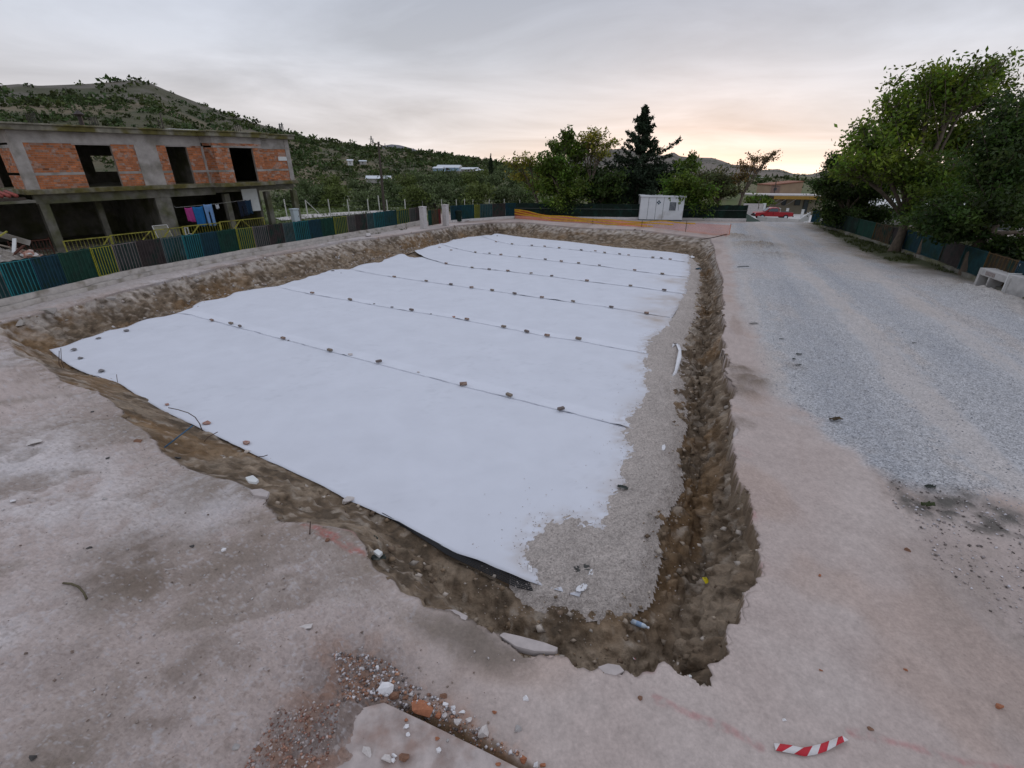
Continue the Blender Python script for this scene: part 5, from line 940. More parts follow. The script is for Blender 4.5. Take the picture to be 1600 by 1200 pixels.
# ================================================================== HILLS AND FAR COUNTRY
M_HILL = mat('hillside', (1, 1, 1), attr=True, rough=.97, var=.16, scale=.12, bump=.6, bdist=1.2)
def azel(px, py):
    d = ray(px, py); return math.atan2(d[0], d[1]), d[2] / math.hypot(d[0], d[1])
def hill(name, sky_px, dist, base, colfn, na=160, nr=60, back=.5, noise=.02, label=None, z0=-2.0, power=1.25):
    A = [azel(*q) for q in sky_px]; az = np.linspace(A[0][0], A[-1][0], na); sl = np.interp(az, [a for a, _ in A], [e for _, e in A]); pxs = np.interp(az, [a for a, _ in A], [q[0] for q in sky_px])
    D = np.interp(pxs, *zip(*dist)); Bs = np.interp(pxs, *zip(*base)); hr = CAMH + sl * D
    t = np.concatenate([np.linspace(0, 1, nr), 1 + np.linspace(.03, back, 12)]); T, AZ = np.meshgrid(t, az, indexing='ij'); R = Bs[None] + (D - Bs)[None] * T
    prof = np.where(T <= 1, np.clip(T, 0, 1) ** power, 1 - ((T - 1) / back) ** 2 * .8)
    x, y = (R * np.sin(AZ)).ravel(), (R * np.cos(AZ)).ravel(); Tr = T.ravel(); hh = np.tile(hr, (len(t), 1)).ravel()
    w = np.clip(np.minimum(Tr * 4, 1), 0, 1) * np.clip(np.abs(1 - Tr) * 5 + .25, 0, 1)
    nn = fbm(x, y, 0.011, 5, 5) ; z = z0 + (hh - z0) * prof.ravel() + w * noise * hh * nn * 2.2
    n_ = len(az); i = np.arange(len(t) - 1)[:, None] * n_; j = np.arange(n_ - 1)[None]; f = np.stack([i + j, i + j + 1, i + n_ + j + 1, i + n_ + j], -1).reshape(-1, 4)
    o = mesh_np(name, np.stack([x, y, z], 1), f, M_HILL, True, cols=colfn(x, y, z, Tr)); o['kind'] = 'structure'
    if label: o['label'] = label
    g = (az, t, Bs, D, z.reshape(len(t), n_))
    return o, g
def hill_z(g, az, t):
    """height of that hill at bearings az and shares t"""
    az0, tt, Bs, D, Z = g; ia = np.clip(np.searchsorted(az0, az) - 1, 0, len(az0) - 2); it = np.clip(np.searchsorted(tt, t) - 1, 0, len(tt) - 2)
    fa = (az - az0[ia]) / (az0[ia + 1] - az0[ia]); ft = (t - tt[it]) / (tt[it + 1] - tt[it])
    z = (Z[it, ia] * (1 - fa) + Z[it, ia + 1] * fa) * (1 - ft) + (Z[it + 1, ia] * (1 - fa) + Z[it + 1, ia + 1] * fa) * ft
    R = np.interp(az, az0, Bs) + (np.interp(az, az0, D) - np.interp(az, az0, Bs)) * t; return R * np.sin(az), R * np.cos(az), z
def mixc(a, b, w): return np.asarray(a) * (1 - w[:, None]) + np.asarray(b) * w[:, None]
def near_hill_col(x, y, z, t):
    c = np.tile([0.125, 0.105, 0.062], (len(x), 1)); n = fbm(x, y, .02, 5, 9); n2 = fbm(x, y, .06, 4, 15)
    c = mixc(c, [0.125, 0.112, 0.092], sstep(.55, .8, t) * sstep(-120, -200, x)); c = mixc(c, [0.066, 0.066, 0.034], sstep(-0.05, .22, n + .3 * n2) * .85); c = mixc(c, [0.055, 0.065, 0.03], sstep(.12, .35, n2) * .6)
    return mixc(c, [0.20, 0.16, 0.10], sstep(.15, .4, -n) * .5)
hill_o, HG = hill('hill', [(-900, 175), (-500, 150), (-200, 138), (0, 133), (30, 131), (60, 134), (100, 133), (150, 131), (190, 128), (212, 126.5), (232, 130), (260, 142), (320, 165), (400, 193), (450, 207), (500, 219), (560, 228), (610, 233.5), (660, 240), (700, 245), (760, 253), (800, 258), (850, 263), (900, 267)],
   [(-900, 380), (0, 420), (250, 430), (450, 480), (600, 640), (800, 1000), (900, 1100)], [(-900, 90), (0, 95), (450, 95), (600, 110), (900, 160)], near_hill_col, 260, 70, noise=.03, label='scrubby dry hillside rising behind the brick house')
def far_col(x, y, z, t):
    n = fbm(x, y, .006, 5, 9); return mixc(np.tile([0.155, 0.135, 0.115], (len(x), 1)), [0.07, 0.07, 0.055], sstep(-.1, .3, n) * .8)
far_o, FG = hill('mountains', [(820, 266), (860, 262), (880, 252), (900, 246), (921, 240), (940, 235), (970, 232), (1000, 237), (1035, 243), (1046, 240), (1053, 238), (1062, 244), (1080, 246), (1112, 246.5), (1128, 251), (1143, 257), (1170, 259), (1193, 265.5), (1215, 264), (1240, 271.5), (1262, 273.5), (1285, 268), (1330, 262), (1400, 256), (1500, 258), (1700, 262), (2000, 265)],
   [(800, 1900), (2000, 1700)], [(800, 700), (2000, 600)], far_col, 220, 50, noise=.02, label='bare mountain ridge on the skyline beyond the trees')
o, _ = hill('far_peak', [(560, 240), (585, 231.5), (600, 227), (612, 225.5), (625, 227), (645, 232), (665, 239), (700, 247)], [(500, 3800), (800, 3800)], [(500, 2600), (800, 2600)], lambda x, y, z, t: np.tile([0.15, 0.15, 0.165], (len(x), 1)), 60, 16, label='blue grey peak just showing over the hillside')
o, LG = hill('low_ridge', [(1090, 286), (1130, 281), (1180, 278), (1215, 277), (1250, 280), (1290, 279), (1350, 277), (1500, 280), (1900, 290)], [(1000, 480), (2000, 380)], [(1000, 110), (2000, 100)], near_hill_col, 100, 40, label='low scrub slope behind the street buildings')

# ------------------------------------------------------------------ foliage
M_LEAF = mat('leaves', (1, 1, 1), attr=True, rough=.55, var=.2, scale=2, bump=0, trans=.45, spec=.3)
M_LEAFD = mat('dark_leaves', (1, 1, 1), attr=True, rough=.7, var=.2, scale=2, bump=0, trans=.15, spec=.2)
M_BARK = mat('bark', (.10, .078, .058), rough=.95, var=.35, scale=6, bump=.6, bdist=.03, stretch=(1, 1, .25)); M_BARKD = mat('dark_bark', (.06, .048, .038), rough=.95, var=.3, scale=6, bump=.5, bdist=.02, stretch=(1, 1, .3))
def leaf_quads(P_, size, r_, droop=.0, long=1.0, flat=0.0):
    n = len(P_); d = r_.normal(0, 1, (n, 3)); d[:, 2] *= (1 - flat); d /= np.linalg.norm(d, axis=1)[:, None]; e = r_.normal(0, 1, (n, 3)); e -= (e * d).sum(1)[:, None] * d; e /= np.linalg.norm(e, axis=1)[:, None]
    if flat: e[:, 2] *= (1 - flat)
    s = size * r_.uniform(.6, 1.4, (n, 1)); a = d * s * .5 * long; b = e * s * .32; a[:, 2] -= droop * s[:, 0]
    v = np.stack([P_ - a, P_ + b, P_ + a, P_ - b], 1); return v.reshape(-1, 3)
def leaf_mesh(name, pts, size, cols, m, r_, parent=None, **k):
    v = leaf_quads(pts, size, r_, **k); n = len(pts); f = np.arange(4 * n).reshape(-1, 4); return mesh_np(name, v, f, m, False, parent, cols=np.repeat(cols, 4, 0))
def in_ball(n, r_):
    d = r_.normal(0, 1, (n, 3)); d /= np.linalg.norm(d, axis=1)[:, None]; return d * r_.uniform(0, 1, (n, 1)) ** .45
def tree(name, label, cat, base_px, lobes, trunk_r, leaf, colr, seed, group=None, fork=.35, nleaf=1.0, dz=0.0, m=None, bark=None, twigs=26, base_z=0.0, droop=.1, spread=.20, depth_spread=1.0, trunk_to=None, long=1.3, open_=0.0, dark=None):
    """trunk, limbs to each lobe of the crown, twigs in the lobe, leaves in clusters along the twigs"""
    r_ = np.random.default_rng(seed); b = P(*base_px, base_z); Z = depth_of(b) + dz; root = tag(empty(name, tuple(b)), label, cat, group); b0 = Vector(b)
    L_ = []
    for cx, cy, rx, ry, nl in lobes:
        c = Dp(cx, cy, Z + r_.uniform(-1, 1) * depth_spread * rx * Z / FPX); L_.append((Vector(c) - b0, rx * Z / FPX, ry * Z / FPX * .92, nl))
    mean = sum((l[0] for l in L_), Vector()) / len(L_); top = max(l[0].z for l in L_)
    fk = Vector((mean.x * .35, mean.y * .35, max(.6, top * fork))) if trunk_to is None else Vector(Dp(*trunk_to, Z)) - b0
    tb = MB(); mid = fk * .5 + Vector((r_.normal(0, .06) * fk.z, r_.normal(0, .06) * fk.z, 0))
    tb.tube([(0, 0, -.15), (0, 0, .05), tuple(mid * .35), tuple(mid), tuple(fk)], [trunk_r * 1.5, trunk_r * 1.2, trunk_r, trunk_r * .9, trunk_r * .75], 9); tb.build('trunk', bark or M_BARK, root, True)
    lb = MB(); LP = []; LC = []
    for c, rr, rz, nl in L_:
        a = fk + Vector(r_.normal(0, trunk_r * .3, 3)); e = c - Vector((0, 0, rz * .25)); m1 = a.lerp(e, .45) + Vector((0, 0, .12 * (e - a).length)) + Vector(r_.normal(0, .05, 3)) * (e - a).length; ra = trunk_r * min(.55, .25 + .3 * rr / 2)
        limb = [a, a.lerp(m1, .5), m1, m1.lerp(e, .6), e]; lb.tube(limb, [ra, ra * .85, ra * .7, ra * .5, ra * .3], 6, cap=False)
        for q in range(max(4, int(twigs))):
            u = r_.uniform(.45, 1); k = min(3, int(u * 4)); s0 = limb[k].lerp(limb[k + 1], u * 4 - k); d = r_.normal(0, 1, 3); d /= np.linalg.norm(d); d[2] = d[2] * .8 + .15; tip = c + Vector((d[0] * rr, d[1] * rr, d[2] * rz)) * r_.uniform(.55, 1.05); mm = s0.lerp(tip, .5) + Vector((0, 0, .08 * (tip - s0).length))
            lb.tube([s0, mm, tip], [ra * .28, ra * .18, ra * .06], 4, cap=False)
            nn = max(3, int(nl * nleaf / twigs)); tt = r_.uniform(.25, 1.08, nn) ** .8; sp = np.array(s0)[None] * ((1 - tt) ** 2)[:, None] + 2 * (tt * (1 - tt))[:, None] * np.array(mm)[None] + (tt ** 2)[:, None] * np.array(tip)[None]
            sp = sp + np.clip(r_.normal(0, 1, (nn, 3)), -1.9, 1.9) * np.array([1, 1, .7]) * spread * rr * (.35 + .65 * tt)[:, None]
            LP.append(sp); g = np.clip(r_.normal(1, .34), .35, 2.2); LC.append(np.clip(np.array(colr) * g * r_.uniform(.7, 1.35, (nn, 1)) * np.array([r_.uniform(.85, 1.25), 1, 1]), .004, .5))
    lb.build('limb', bark or M_BARK, root, True)
    leaf_mesh('crown', np.concatenate(LP), leaf, np.concatenate(LC), m or M_LEAF, r_, root, droop=droop, long=long); return root
G1, G2, G3, G4 = (.11, .168, .018), (.078, .132, .017), (.036, .066, .012), (.20, .205, .03)
# --- right-hand trees
tree('broadleaf_tree', 'big leafy tree with a leaning forked trunk rising before the right fence', 'tree', (1396, 394), [(1440, 145, 55, 48, 900), (1495, 125, 55, 38, 850), (1550, 140, 48, 52, 800), (1405, 195, 55, 42, 900), (1362, 232, 44, 38, 800), (1470, 205, 62, 52, 1200), (1535, 215, 60, 55, 1100), (1425, 262, 62, 42, 1100), (1500, 285, 62, 42, 1000), (1462, 120, 28, 26, 240), (1562, 100, 22, 20, 160), (1392, 160, 24, 22, 220), (1345, 200, 18, 20, 140), (1340, 262, 40, 34, 600)], .30, .21, G1, 101, 'trees along the right fence', .30, 2.5, trunk_to=(1416, 340), twigs=30)
tree('broadleaf_tree', 'dense dark bushy tree at the left end of the right tree group', 'tree', (1320, 362), [(1300, 292, 30, 30, 1100), (1338, 266, 42, 34, 1300), (1330, 308, 50, 34, 1600), (1380, 285, 46, 44, 1500), (1296, 252, 14, 20, 160), (1308, 335, 36, 22, 1000), (1360, 335, 48, 24, 1200), (1285, 282, 12, 16, 220), (1310, 258, 20, 22, 300)], .2, .18, (.034, .062, .012), 102, 'trees along the right fence', .25, 3.2)
tree('broadleaf_tree', 'dark tree with pale scarred trunk beside the concrete blocks', 'tree', (1508, 431), [(1560, 255, 58, 62, 1300), (1605, 195, 55, 45, 1000), (1545, 325, 55, 42, 1100), (1610, 320, 60, 60, 1400), (1660, 270, 70, 80, 1200), (1590, 392, 44, 26, 900), (1478, 340, 48, 34, 900), (1640, 400, 60, 34, 700), (1582, 160, 30, 30, 300), (1600, 425, 50, 26, 700), (1500, 366, 42, 18, 500), (1448, 350, 40, 18, 450)], .27, .16, G3, 103, 'trees along the right fence', .25, 3.4, bark=M_BARK)
tree('broadleaf_tree', 'slimmer tree with a bent thin trunk between the two big right trees', 'tree', (1433, 403), [(1450, 325, 52, 34, 900), (1445, 272, 46, 44, 900), (1500, 350, 40, 26, 800), (1485, 300, 45, 40, 800)], .13, .15, G2, 104, 'trees along the right fence', .4, 2.6)
tree('broadleaf_tree', 'shadowy tree standing behind the right fence by the frame edge', 'tree', (1620, 400), [(1600, 250, 60, 60, 900), (1690, 220, 80, 80, 900), (1640, 330, 70, 60, 1200)], .25, .26, G3, 105, 'trees along the right fence', .3, 2.0, dz=4)
# --- the row of trees beyond the far rim
tree('locust_tree', 'airy locust tree with crooked trunk, leftmost of the row beyond the pit', 'tree', (838, 338), [(800, 252, 20, 10, 260), (826, 250, 20, 14, 300), (848, 262, 18, 14, 260), (812, 276, 22, 12, 300), (842, 290, 24, 18, 420)], .17, .22, G4, 111, 'row of trees beyond the pit', .4, 1.5, trunk_to=(834, 300), depth_spread=.6)
tree('broadleaf_tree', 'dense dark green tree with a pointed top, second in the row', 'tree', (872, 341), [(888, 212, 12, 18, 420), (878, 228, 24, 16, 500), (900, 238, 26, 20, 600), (862, 250, 24, 16, 500), (850, 262, 20, 14, 350), (884, 268, 34, 24, 900), (858, 295, 30, 24, 800), (898, 298, 34, 26, 900), (878, 320, 36, 14, 600)], .26, .25, G2, 112, 'row of trees beyond the pit', .3, 2.2, depth_spread=.6)
tree('locust_tree', 'flat topped airy tree with layered crown, third in the row', 'tree', (913, 341), [(918, 212, 22, 10, 300), (936, 208, 20, 10, 280), (955, 222, 16, 8, 220), (928, 226, 26, 10, 340), (942, 238, 24, 12, 300), (908, 226, 14, 10, 200)], .2, .20, G4, 113, 'row of trees beyond the pit', .45, 1.5, trunk_to=(922, 290), depth_spread=.5)
tree('broadleaf_tree', 'low dark bushy tree left of the conifer', 'tree', (942, 341), [(930, 268, 30, 22, 700), (952, 290, 30, 26, 900), (925, 300, 30, 22, 800), (945, 318, 36, 14, 700)], .2, .26, G3, 114, 'row of trees beyond the pit', .3, 2.0)
# conifer: whorls of drooping boughs
def conifer(base_px, top_px, half_px, seed):
    r_ = np.random.default_rng(seed); b = P(*base_px, 0); Z = depth_of(b); root = tag(empty('conifer', tuple(b)), 'tall dark ragged conifer standing over the white site cabin', 'conifer'); k = Z / FPX; top = Vector(Dp(*top_px, Z)) - Vector(b); Hh = top.z
    tb = MB(); tb.tube([(0, 0, -.1), tuple(top * .3), tuple(top * .7), tuple(top)], [.24, .18, .10, .02], 8); tb.build('trunk', M_BARKD, root, True); bb = MB(); LP = []
    for i in range(170):
        u = 1 - (r_.uniform(0, 1) ** 1.05) * .86
        if u > .5 and r_.random() < .22: continue
        wid = np.interp(u, [.12, .25, .42, .52, .62, .75, .87, 1.0], [.9, 1.1, 1.0, .82, .42, .30, .20, .04]) * 1.12 * half_px * k * r_.uniform(*((.5, 1.22) if u < .5 else (.5, 1.42))); a = r_.uniform(0, 6.283); s0 = top * u; out = Vector((math.cos(a), math.sin(a), 0)); tip = s0 + out * wid + Vector((0, 0, wid * r_.uniform(-.05, .5) * (1 if u > .4 else .3))); mm = s0.lerp(tip, .5) - Vector((0, 0, wid * .10)); bb.tube([s0, mm, tip], [.035, .025, .008], 4, cap=False)
        nn = int(40 + 150 * wid / (half_px * k)); tt = r_.uniform(.12, 1.02, nn); sp = np.array(s0)[None] * ((1 - tt) ** 2)[:, None] + 2 * (tt * (1 - tt))[:, None] * np.array(mm)[None] + (tt ** 2)[:, None] * np.array(tip)[None]; LP.append(sp + r_.normal(0, 1, (nn, 3)) * np.array([.14, .14, .17]) * (1 if u < .5 else .62) - np.array([0, 0, .08]))
    bb.build('limb', M_BARKD, root); pts = np.concatenate(LP); pts = pts[pts[:, 2] > Hh * .10]; leaf_mesh('crown', pts, .24, np.clip(np.array([.022, .036, .018]) * r_.uniform(.6, 1.5, (len(pts), 1)), .004, 1), M_LEAFD, r_, root, droop=.25, long=1.6); return root
conifer((991, 339), (1008, 168), 52, 127)
tree('broadleaf_tree', 'rounded green tree just right of the conifer', 'tree', (1062, 343), [(1070, 262, 26, 16, 600), (1062, 285, 32, 22, 800), (1088, 300, 32, 24, 800), (1056, 310, 28, 20, 700), (1082, 246, 8, 12, 120), (1090, 325, 34, 12, 500)], .2, .26, G2, 122, 'row of trees beyond the pit', .3, 2.0)
tree('broadleaf_tree', 'dusty green spreading tree with low forked trunk right of the cabin', 'tree', (1117, 338), [(1105, 275, 26, 16, 500), (1128, 278, 26, 18, 550), (1115, 296, 32, 16, 600), (1140, 300, 22, 14, 400), (1098, 300, 20, 18, 400)], .2, .22, (.085, .10, .035), 123, 'row of trees beyond the pit', .35, 1.7, trunk_to=(1122, 318), dark=1)
tree('locust_tree', 'thin airy tree with sparse reddish crown at the right end of the row', 'tree', (1154, 341), [(1200, 247, 18, 9, 120), (1180, 246, 16, 9, 120), (1212, 238, 10, 6, 60), (1165, 258, 18, 10, 160), (1152, 275, 20, 14, 260), (1185, 262, 14, 8, 90)], .17, .19, (.14, .10, .035), 124, 'row of trees beyond the pit', .45, 1.8, trunk_to=(1160, 306), depth_spread=.5)
for k, (px, py, w, h, lab) in enumerate(((1185, 316, 24, 9, 'clipped hedge mass left of the street building'), (1075, 335, 24, 8, 'dark undergrowth bush beside the site cabin'), (1010, 330, 20, 10, 'dark bush behind the site cabin'))):
    tree('bush', lab, 'bush', (px, py + h), [(px - w * .4, py, w * .6, h, 500), (px + w * .4, py, w * .6, h, 500), (px, py - 2, w * .6, h, 500)], .06, .3, G2 if k == 0 else G3, 130 + k, None, .2, 1.5, dz=8 if k == 0 else 2)
# --- olive trees in the field, built once in three forms and copied
def olive(seed, colr, nl=1500):
    r_ = np.random.default_rng(seed); root = empty('olive_tree'); tb = MB(); tb.tube([(0, 0, -.2), (.05, 0, .4), (.15, .1, 1.0)], [.25, .18, .14], 7); tb.build('trunk', M_BARKD, root, True); pts = []; cc = []
    for i in range(13):
        a = r_.uniform(0, 6.28); d = r_.uniform(.2, 1.5); c = np.array([math.cos(a) * d, math.sin(a) * d, 1.5 + r_.uniform(-.5, 1.0)]); n = nl // 13; pts.append(c + in_ball(n, r_) * np.array([.95, .95, .75])); cc.append(np.array(colr) * r_.normal(1, .16) * r_.uniform(.7, 1.35, (n, 1)))
    leaf_mesh('crown', np.concatenate(pts), .22, np.clip(np.concatenate(cc), .01, 1), M_LEAFD, r_, root, long=1.5); return root
OL = [olive(201, (.10, .132, .055)), olive(202, (.085, .118, .045)), olive(203, (.12, .155, .042))]
spots = [(452, 316, 58, 1.0), (492, 310, 60, 1.15), (528, 312, 60, 1.2), (575, 318, 56, 1.1), (612, 310, 62, 1.25), (645, 312, 60, 1.15), (680, 308, 62, 1.3), (716, 308, 64, 1.2), (750, 308, 62, 1.25), (786, 310, 64, 1.2), (815, 312, 64, 1.1), (1010, 318, 66, 1.2), (1040, 320, 70, 1.3),
         (470, 296, 78, 1.2), (515, 292, 80, 1.3), (560, 296, 84, 1.2), (600, 293, 82, 1.3), (635, 290, 86, 1.3), (668, 288, 88, 1.35), (700, 288, 88, 1.3), (732, 287, 90, 1.35), (765, 288, 90, 1.3), (798, 289, 92, 1.3), (830, 291, 90, 1.2),
         (690, 280, 115, 1.5), (720, 279, 118, 1.5), (750, 278, 118, 1.5), (780, 279, 120, 1.5), (812, 280, 122, 1.5), (845, 281, 122, 1.5), (650, 281, 112, 1.4), (960, 285, 110, 1.6), (920, 284, 110, 1.6), (1090, 290, 110, 1.6), (1130, 290, 105, 1.5)]
_n = [0, 0, 0]
for i, (px, py, z_, s) in enumerate(spots):
    k = 0 if i < 13 else (1 if i < 24 else 2); o = OL[i % 3] if i < 3 else copy_tree(OL[i % 3]); c = Dp(px, py, z_); o.location = (c[0], c[1], c[2] - 1.6 * s); o.rotation_euler = (0, 0, rnd.uniform(0, 6)); o.scale = (s, s, s)
    tag(o, f"olive tree, {ORD[_n[k]]} from the left in the {('front row by the field fence', 'middle row of the field', 'rear row below the slope')[k]}", 'olive tree', 'olive trees in the field'); _n[k] += 1
# cypress, scrub on the hill
c = Dp(767, 262, 120); cy = tag(empty('cypress_tree', (c[0], c[1], c[2] - 2.2)), 'slim dark cypress standing up at the end of the olive field', 'cypress'); r_ = np.random.default_rng(5); q = in_ball(700, r_) * np.array([.8, .8, 2.9]) + np.array([0, 0, 2.6]); q[:, :2] *= np.clip((5.8 - q[:, 2]) / 3.5, .1, 1)[:, None]
leaf_mesh('crown', q, .35, np.tile([.02, .032, .014], (len(q), 1)), M_LEAFD, r_, cy); m = MB(); m.tube([(0, 0, -1), (0, 0, 4)], [.15, .04], 6); m.build('trunk', M_BARKD, cy)
def scrub(name, g, n, seed, dens, label, t0=.08, t1=1.0, size=(1.0, 3.6), colr=(.042, .068, .020)):
    r_ = np.random.default_rng(seed); az = r_.uniform(g[0][0], g[0][-1], n * 4); t = t0 + (t1 - t0) * r_.uniform(0, 1, n * 4) ** .8; x, y, z = hill_z(g, az, t); k = dens(x, y, z, t, az) > r_.uniform(0, 1, n * 4); x, y, z, t, az = [a[k][:n] for a in (x, y, z, t, az)]; dist = np.hypot(x, y)
    R = (size[0] + (size[1] - size[0]) * r_.uniform(0, 1, len(x)) ** 2.2) * np.clip(dist / 330, .45, 2.2); m_ = 20; pts = in_ball(len(x) * m_, r_).reshape(len(x), m_, 3) * R[:, None, None] * np.array([1.25, 1.25, .62]) + np.stack([x, y, z + R * .32], 1)[:, None, :]
    cc = np.repeat(np.array(colr)[None] * r_.uniform(.6, 1.5, (len(x), 1)) * np.stack([r_.uniform(.9, 1.3, len(x)), np.ones(len(x)), np.ones(len(x))], 1), m_, 0) * r_.uniform(.75, 1.3, (len(x) * m_, 1)); sz = np.repeat(R, m_)[:, None] * .62
    v = leaf_quads(pts.reshape(-1, 3), 1.0, r_); ctr = np.repeat(pts.reshape(-1, 3), 4, 0); v = ctr + (v - ctr) * np.repeat(sz, 4, 0); o = mesh_np(name, v, np.arange(len(v)).reshape(-1, 4), M_LEAFD, False, cols=np.repeat(cc, 4, 0)); tag(o, label, kind='stuff')
scrub('shrubbery', HG, 4600, 301, lambda x, y, z, t, az: np.clip(.17 + 2.2 * np.clip(fbm(x, y, .02, 4, 44), 0, 1) + .5 * sstep(.80, .97, t) * sstep(-220, -60, x) + .3 * sstep(.75, .4, t) - .12 * sstep(.7, .9, t) * sstep(-150, -260, x), 0, 1), 'scattered dark green scrub on the hillside')
scrub('shrubbery', LG, 420, 302, lambda x, y, z, t, az: np.full(x.shape, .5), 'scrub on the low slope behind the street')
scrub('shrubbery', FG, 500, 303, lambda x, y, z, t, az: np.clip(.2 + fbm(x, y, .006, 4, 4), 0, 1), 'dark scrub flecks on the far mountain flank', size=(.8, 2.0))
# --- farm sheds, pole, lattice mast
M_METAL = mat('pale_sheet_metal', (.58, .62, .66), rough=.5, var=.06, scale=1); M_SHEDW = mat('shed_wall', (.36, .35, .33), var=.15, scale=1); M_BLUEM = mat('blue_sheet', (.30, .42, .55), rough=.5, var=.08)
def shed(name, label, px, py, depth, w, d, h, rz, roofm, wallm, roof_h=.8):
    c = Dp(px, py, depth); e = tag(empty(name, (c[0], c[1], c[2] - h), rz), label, 'shed', 'farm sheds on the hillside'); m = MB(); m.box((-w / 2, -d / 2, -.4 * h), (w / 2, d / 2, h)); m.build('wall', wallm, e); m = MB()
    m.add([(-w / 2 - .3, -d / 2 - .3, h), (w / 2 + .3, -d / 2 - .3, h), (w / 2 + .3, 0, h + roof_h), (-w / 2 - .3, 0, h + roof_h), (-w / 2 - .3, d / 2 + .3, h), (w / 2 + .3, d / 2 + .3, h)], [(0, 1, 2, 3), (3, 2, 5, 4), (0, 3, 4), (1, 5, 2), (0, 4, 5, 1)]); m.build('roof', roofm, e)
    m = MB(); m.box((-w * .06, -d / 2 - .05, 0), (w * .06, -d / 2 + .02, h * .8)); m.build('door', MB_['brown'], e); return e
shed('greenhouse', 'long low shed with pale metal roof among the olive trees', 592, 279, 150, 7.2, 4, .9, .12, M_METAL, M_SHEDW, .85)
shed('farm_shed', 'long pale farm shed with blue end high on the slope', 702, 262, 300, 15, 7, 1.4, -.25, M_METAL, M_BLUEM, 1.6); shed('farm_shed', 'second pale farm shed stepping down right of the long one', 735, 264.5, 290, 10, 6, 1.0, -.3, M_METAL, M_SHEDW, 1.1); shed('farm_shed', 'small white roofed outbuilding at the right end of the farm', 750, 267, 280, 4, 4, .9, -.2, M_METAL, M_SHEDW, .9); shed('farm_shed', 'blue walled low store in front of the long pale farm shed', 686, 263, 285, 6, 5, 1.2, -.25, M_METAL, M_BLUEM, .9)
shed('farm_house', 'small whitewashed hut left among bushes on the mid slope', 547, 251, 200, 2, 2, 1.3, .2, M_METAL, M_PLASTER, .5); shed('farm_house', 'low grey hut right of the whitewashed one on the mid slope', 567, 252, 200, 2.6, 2, .9, .2, M_METAL, M_SHEDW, .4)
shed('far_barn', 'white barn far off below the mountain, left of the tan building', 1182, 282, 420, 18, 12, 3, .1, M_METAL, M_PLASTER, 2.5); shed('far_barn', 'long white roofed barn far off right of the other one', 1198, 285, 400, 26, 12, 3, .2, M_METAL, M_PLASTER, 2)
tp, bp_ = Dp(591, 222, 50), Dp(600, 322, 50); e = tag(empty('utility_pole', (bp_[0], bp_[1], bp_[2] - 1)), 'leaning wooden utility pole with short crossarm in the olive field', 'utility pole'); q = Vector(tp) - e.location; m = MB(); m.tube([(0, 0, -.5), tuple(q)], [.16, .10], 8); m.build('pole', M_BARKD, e); m = MB(); m.bar(tuple(q + Vector((-.55, 0, -.05))), tuple(q + Vector((.7, .3, -.45))), .10); m.build('crossarm', M_BARKD, e)
for k, dx in enumerate((-.5, .1, .65)): m = MB(); s = q + Vector((dx, dx * .2, -.05 - .3 * (dx + .5))); m.tube([tuple(s), tuple(s + Vector((0, 0, .28)))], [.05, .04], 6); m.build('insulator', M_SHEDW, e)
def mast(px, ytop, ybot, depth, w, lab):
    a, b = Dp(px, ybot, depth), Dp(px, ytop, depth); e = tag(empty('lattice_mast', tuple(a)), lab, 'mast', 'lattice masts on the ridge'); h = b[2] - a[2]; m = MB(); n = 7
    for sx in (-1, 1):
        for sy in (-1, 1): m.bar((sx * w, sy * w, -3), (sx * w * .12, sy * w * .12, h), depth * .0006)
    for i in range(n):
        z0_, z1_ = h * i / n, h * (i + 1) / n; w0, w1 = w * (1 - .88 * i / n), w * (1 - .88 * (i + 1) / n); m.bar((-w0, -w0, z0_), (w1, -w1, z1_), depth * .0005); m.bar((w0, -w0, z0_), (-w1, -w1, z1_), depth * .0005)
    m.bar((-w * 1.2, 0, h * .8), (w * 1.2, 0, h * .8), depth * .0006); m.build('frame', MB_['grey'], e)
mast(582, 213, 236, 500, 2.2, 'thin lattice mast behind the utility pole'); mast(442, 192, 205, 480, 1.6, 'thin mast on the ridge over the right end of the house'); mast(438, 193, 203, 470, 1.2, 'second thin mast left of its twin on the ridge')
# ================================================================== RIGHT SIDE AND FAR END: fence, cabin, street, pickup, blocks, orange net
RF_PX = [(1283, 352), (1310, 358), (1336, 366), (1362, 374), (1388, 382), (1410, 389), (1431, 396), (1466, 408), (1496, 420), (1530, 434), (1575, 452), (1630, 474), (1720, 510)]
RF = [tuple(P(a, b, .2)[:2]) for a, b in RF_PX]; rf = tag(empty('coloured_fence'), 'dim coloured bar fence with dark netting running behind the right trees', 'fence')
for a, b, c_ in zip(RF[:-1], RF[1:], ['dark', 'dark', 'green', 'orange', 'brown', 'blue', 'teal', 'brown', 'teal', 'orange', 'blue', 'yellow']):
    fence_panel(rf, a, b, .2, 1.15, c_, 8, bars=c_ in ('yellow', 'orange'))
o = wall_strip('kerb_wall', RF, -.14, .14, -.2, .2, M_CONCD, 23, .04); tag(o, 'low mossy kerb wall under the right fence', 'kerb wall')
for k, (px, py, s) in enumerate(((1412, 396, .35), (1418, 399, .4), (1470, 413, .5), (1478, 419, .4), (1500, 420, .45), (1516, 430, .4), (1385, 386, .5), (1362, 380, .4))):
    p = onground(px, py); put('rock', chunk_mesh('rock', 500 + k, M_CONCD, s, s * .8, s * .5), (p.x, p.y, p.z + s * .15), rnd.uniform(0, 6), f'mossy rock, {ORD[k]} of those tipped along the right fence foot', 'rock', 'rocks along the right fence foot')
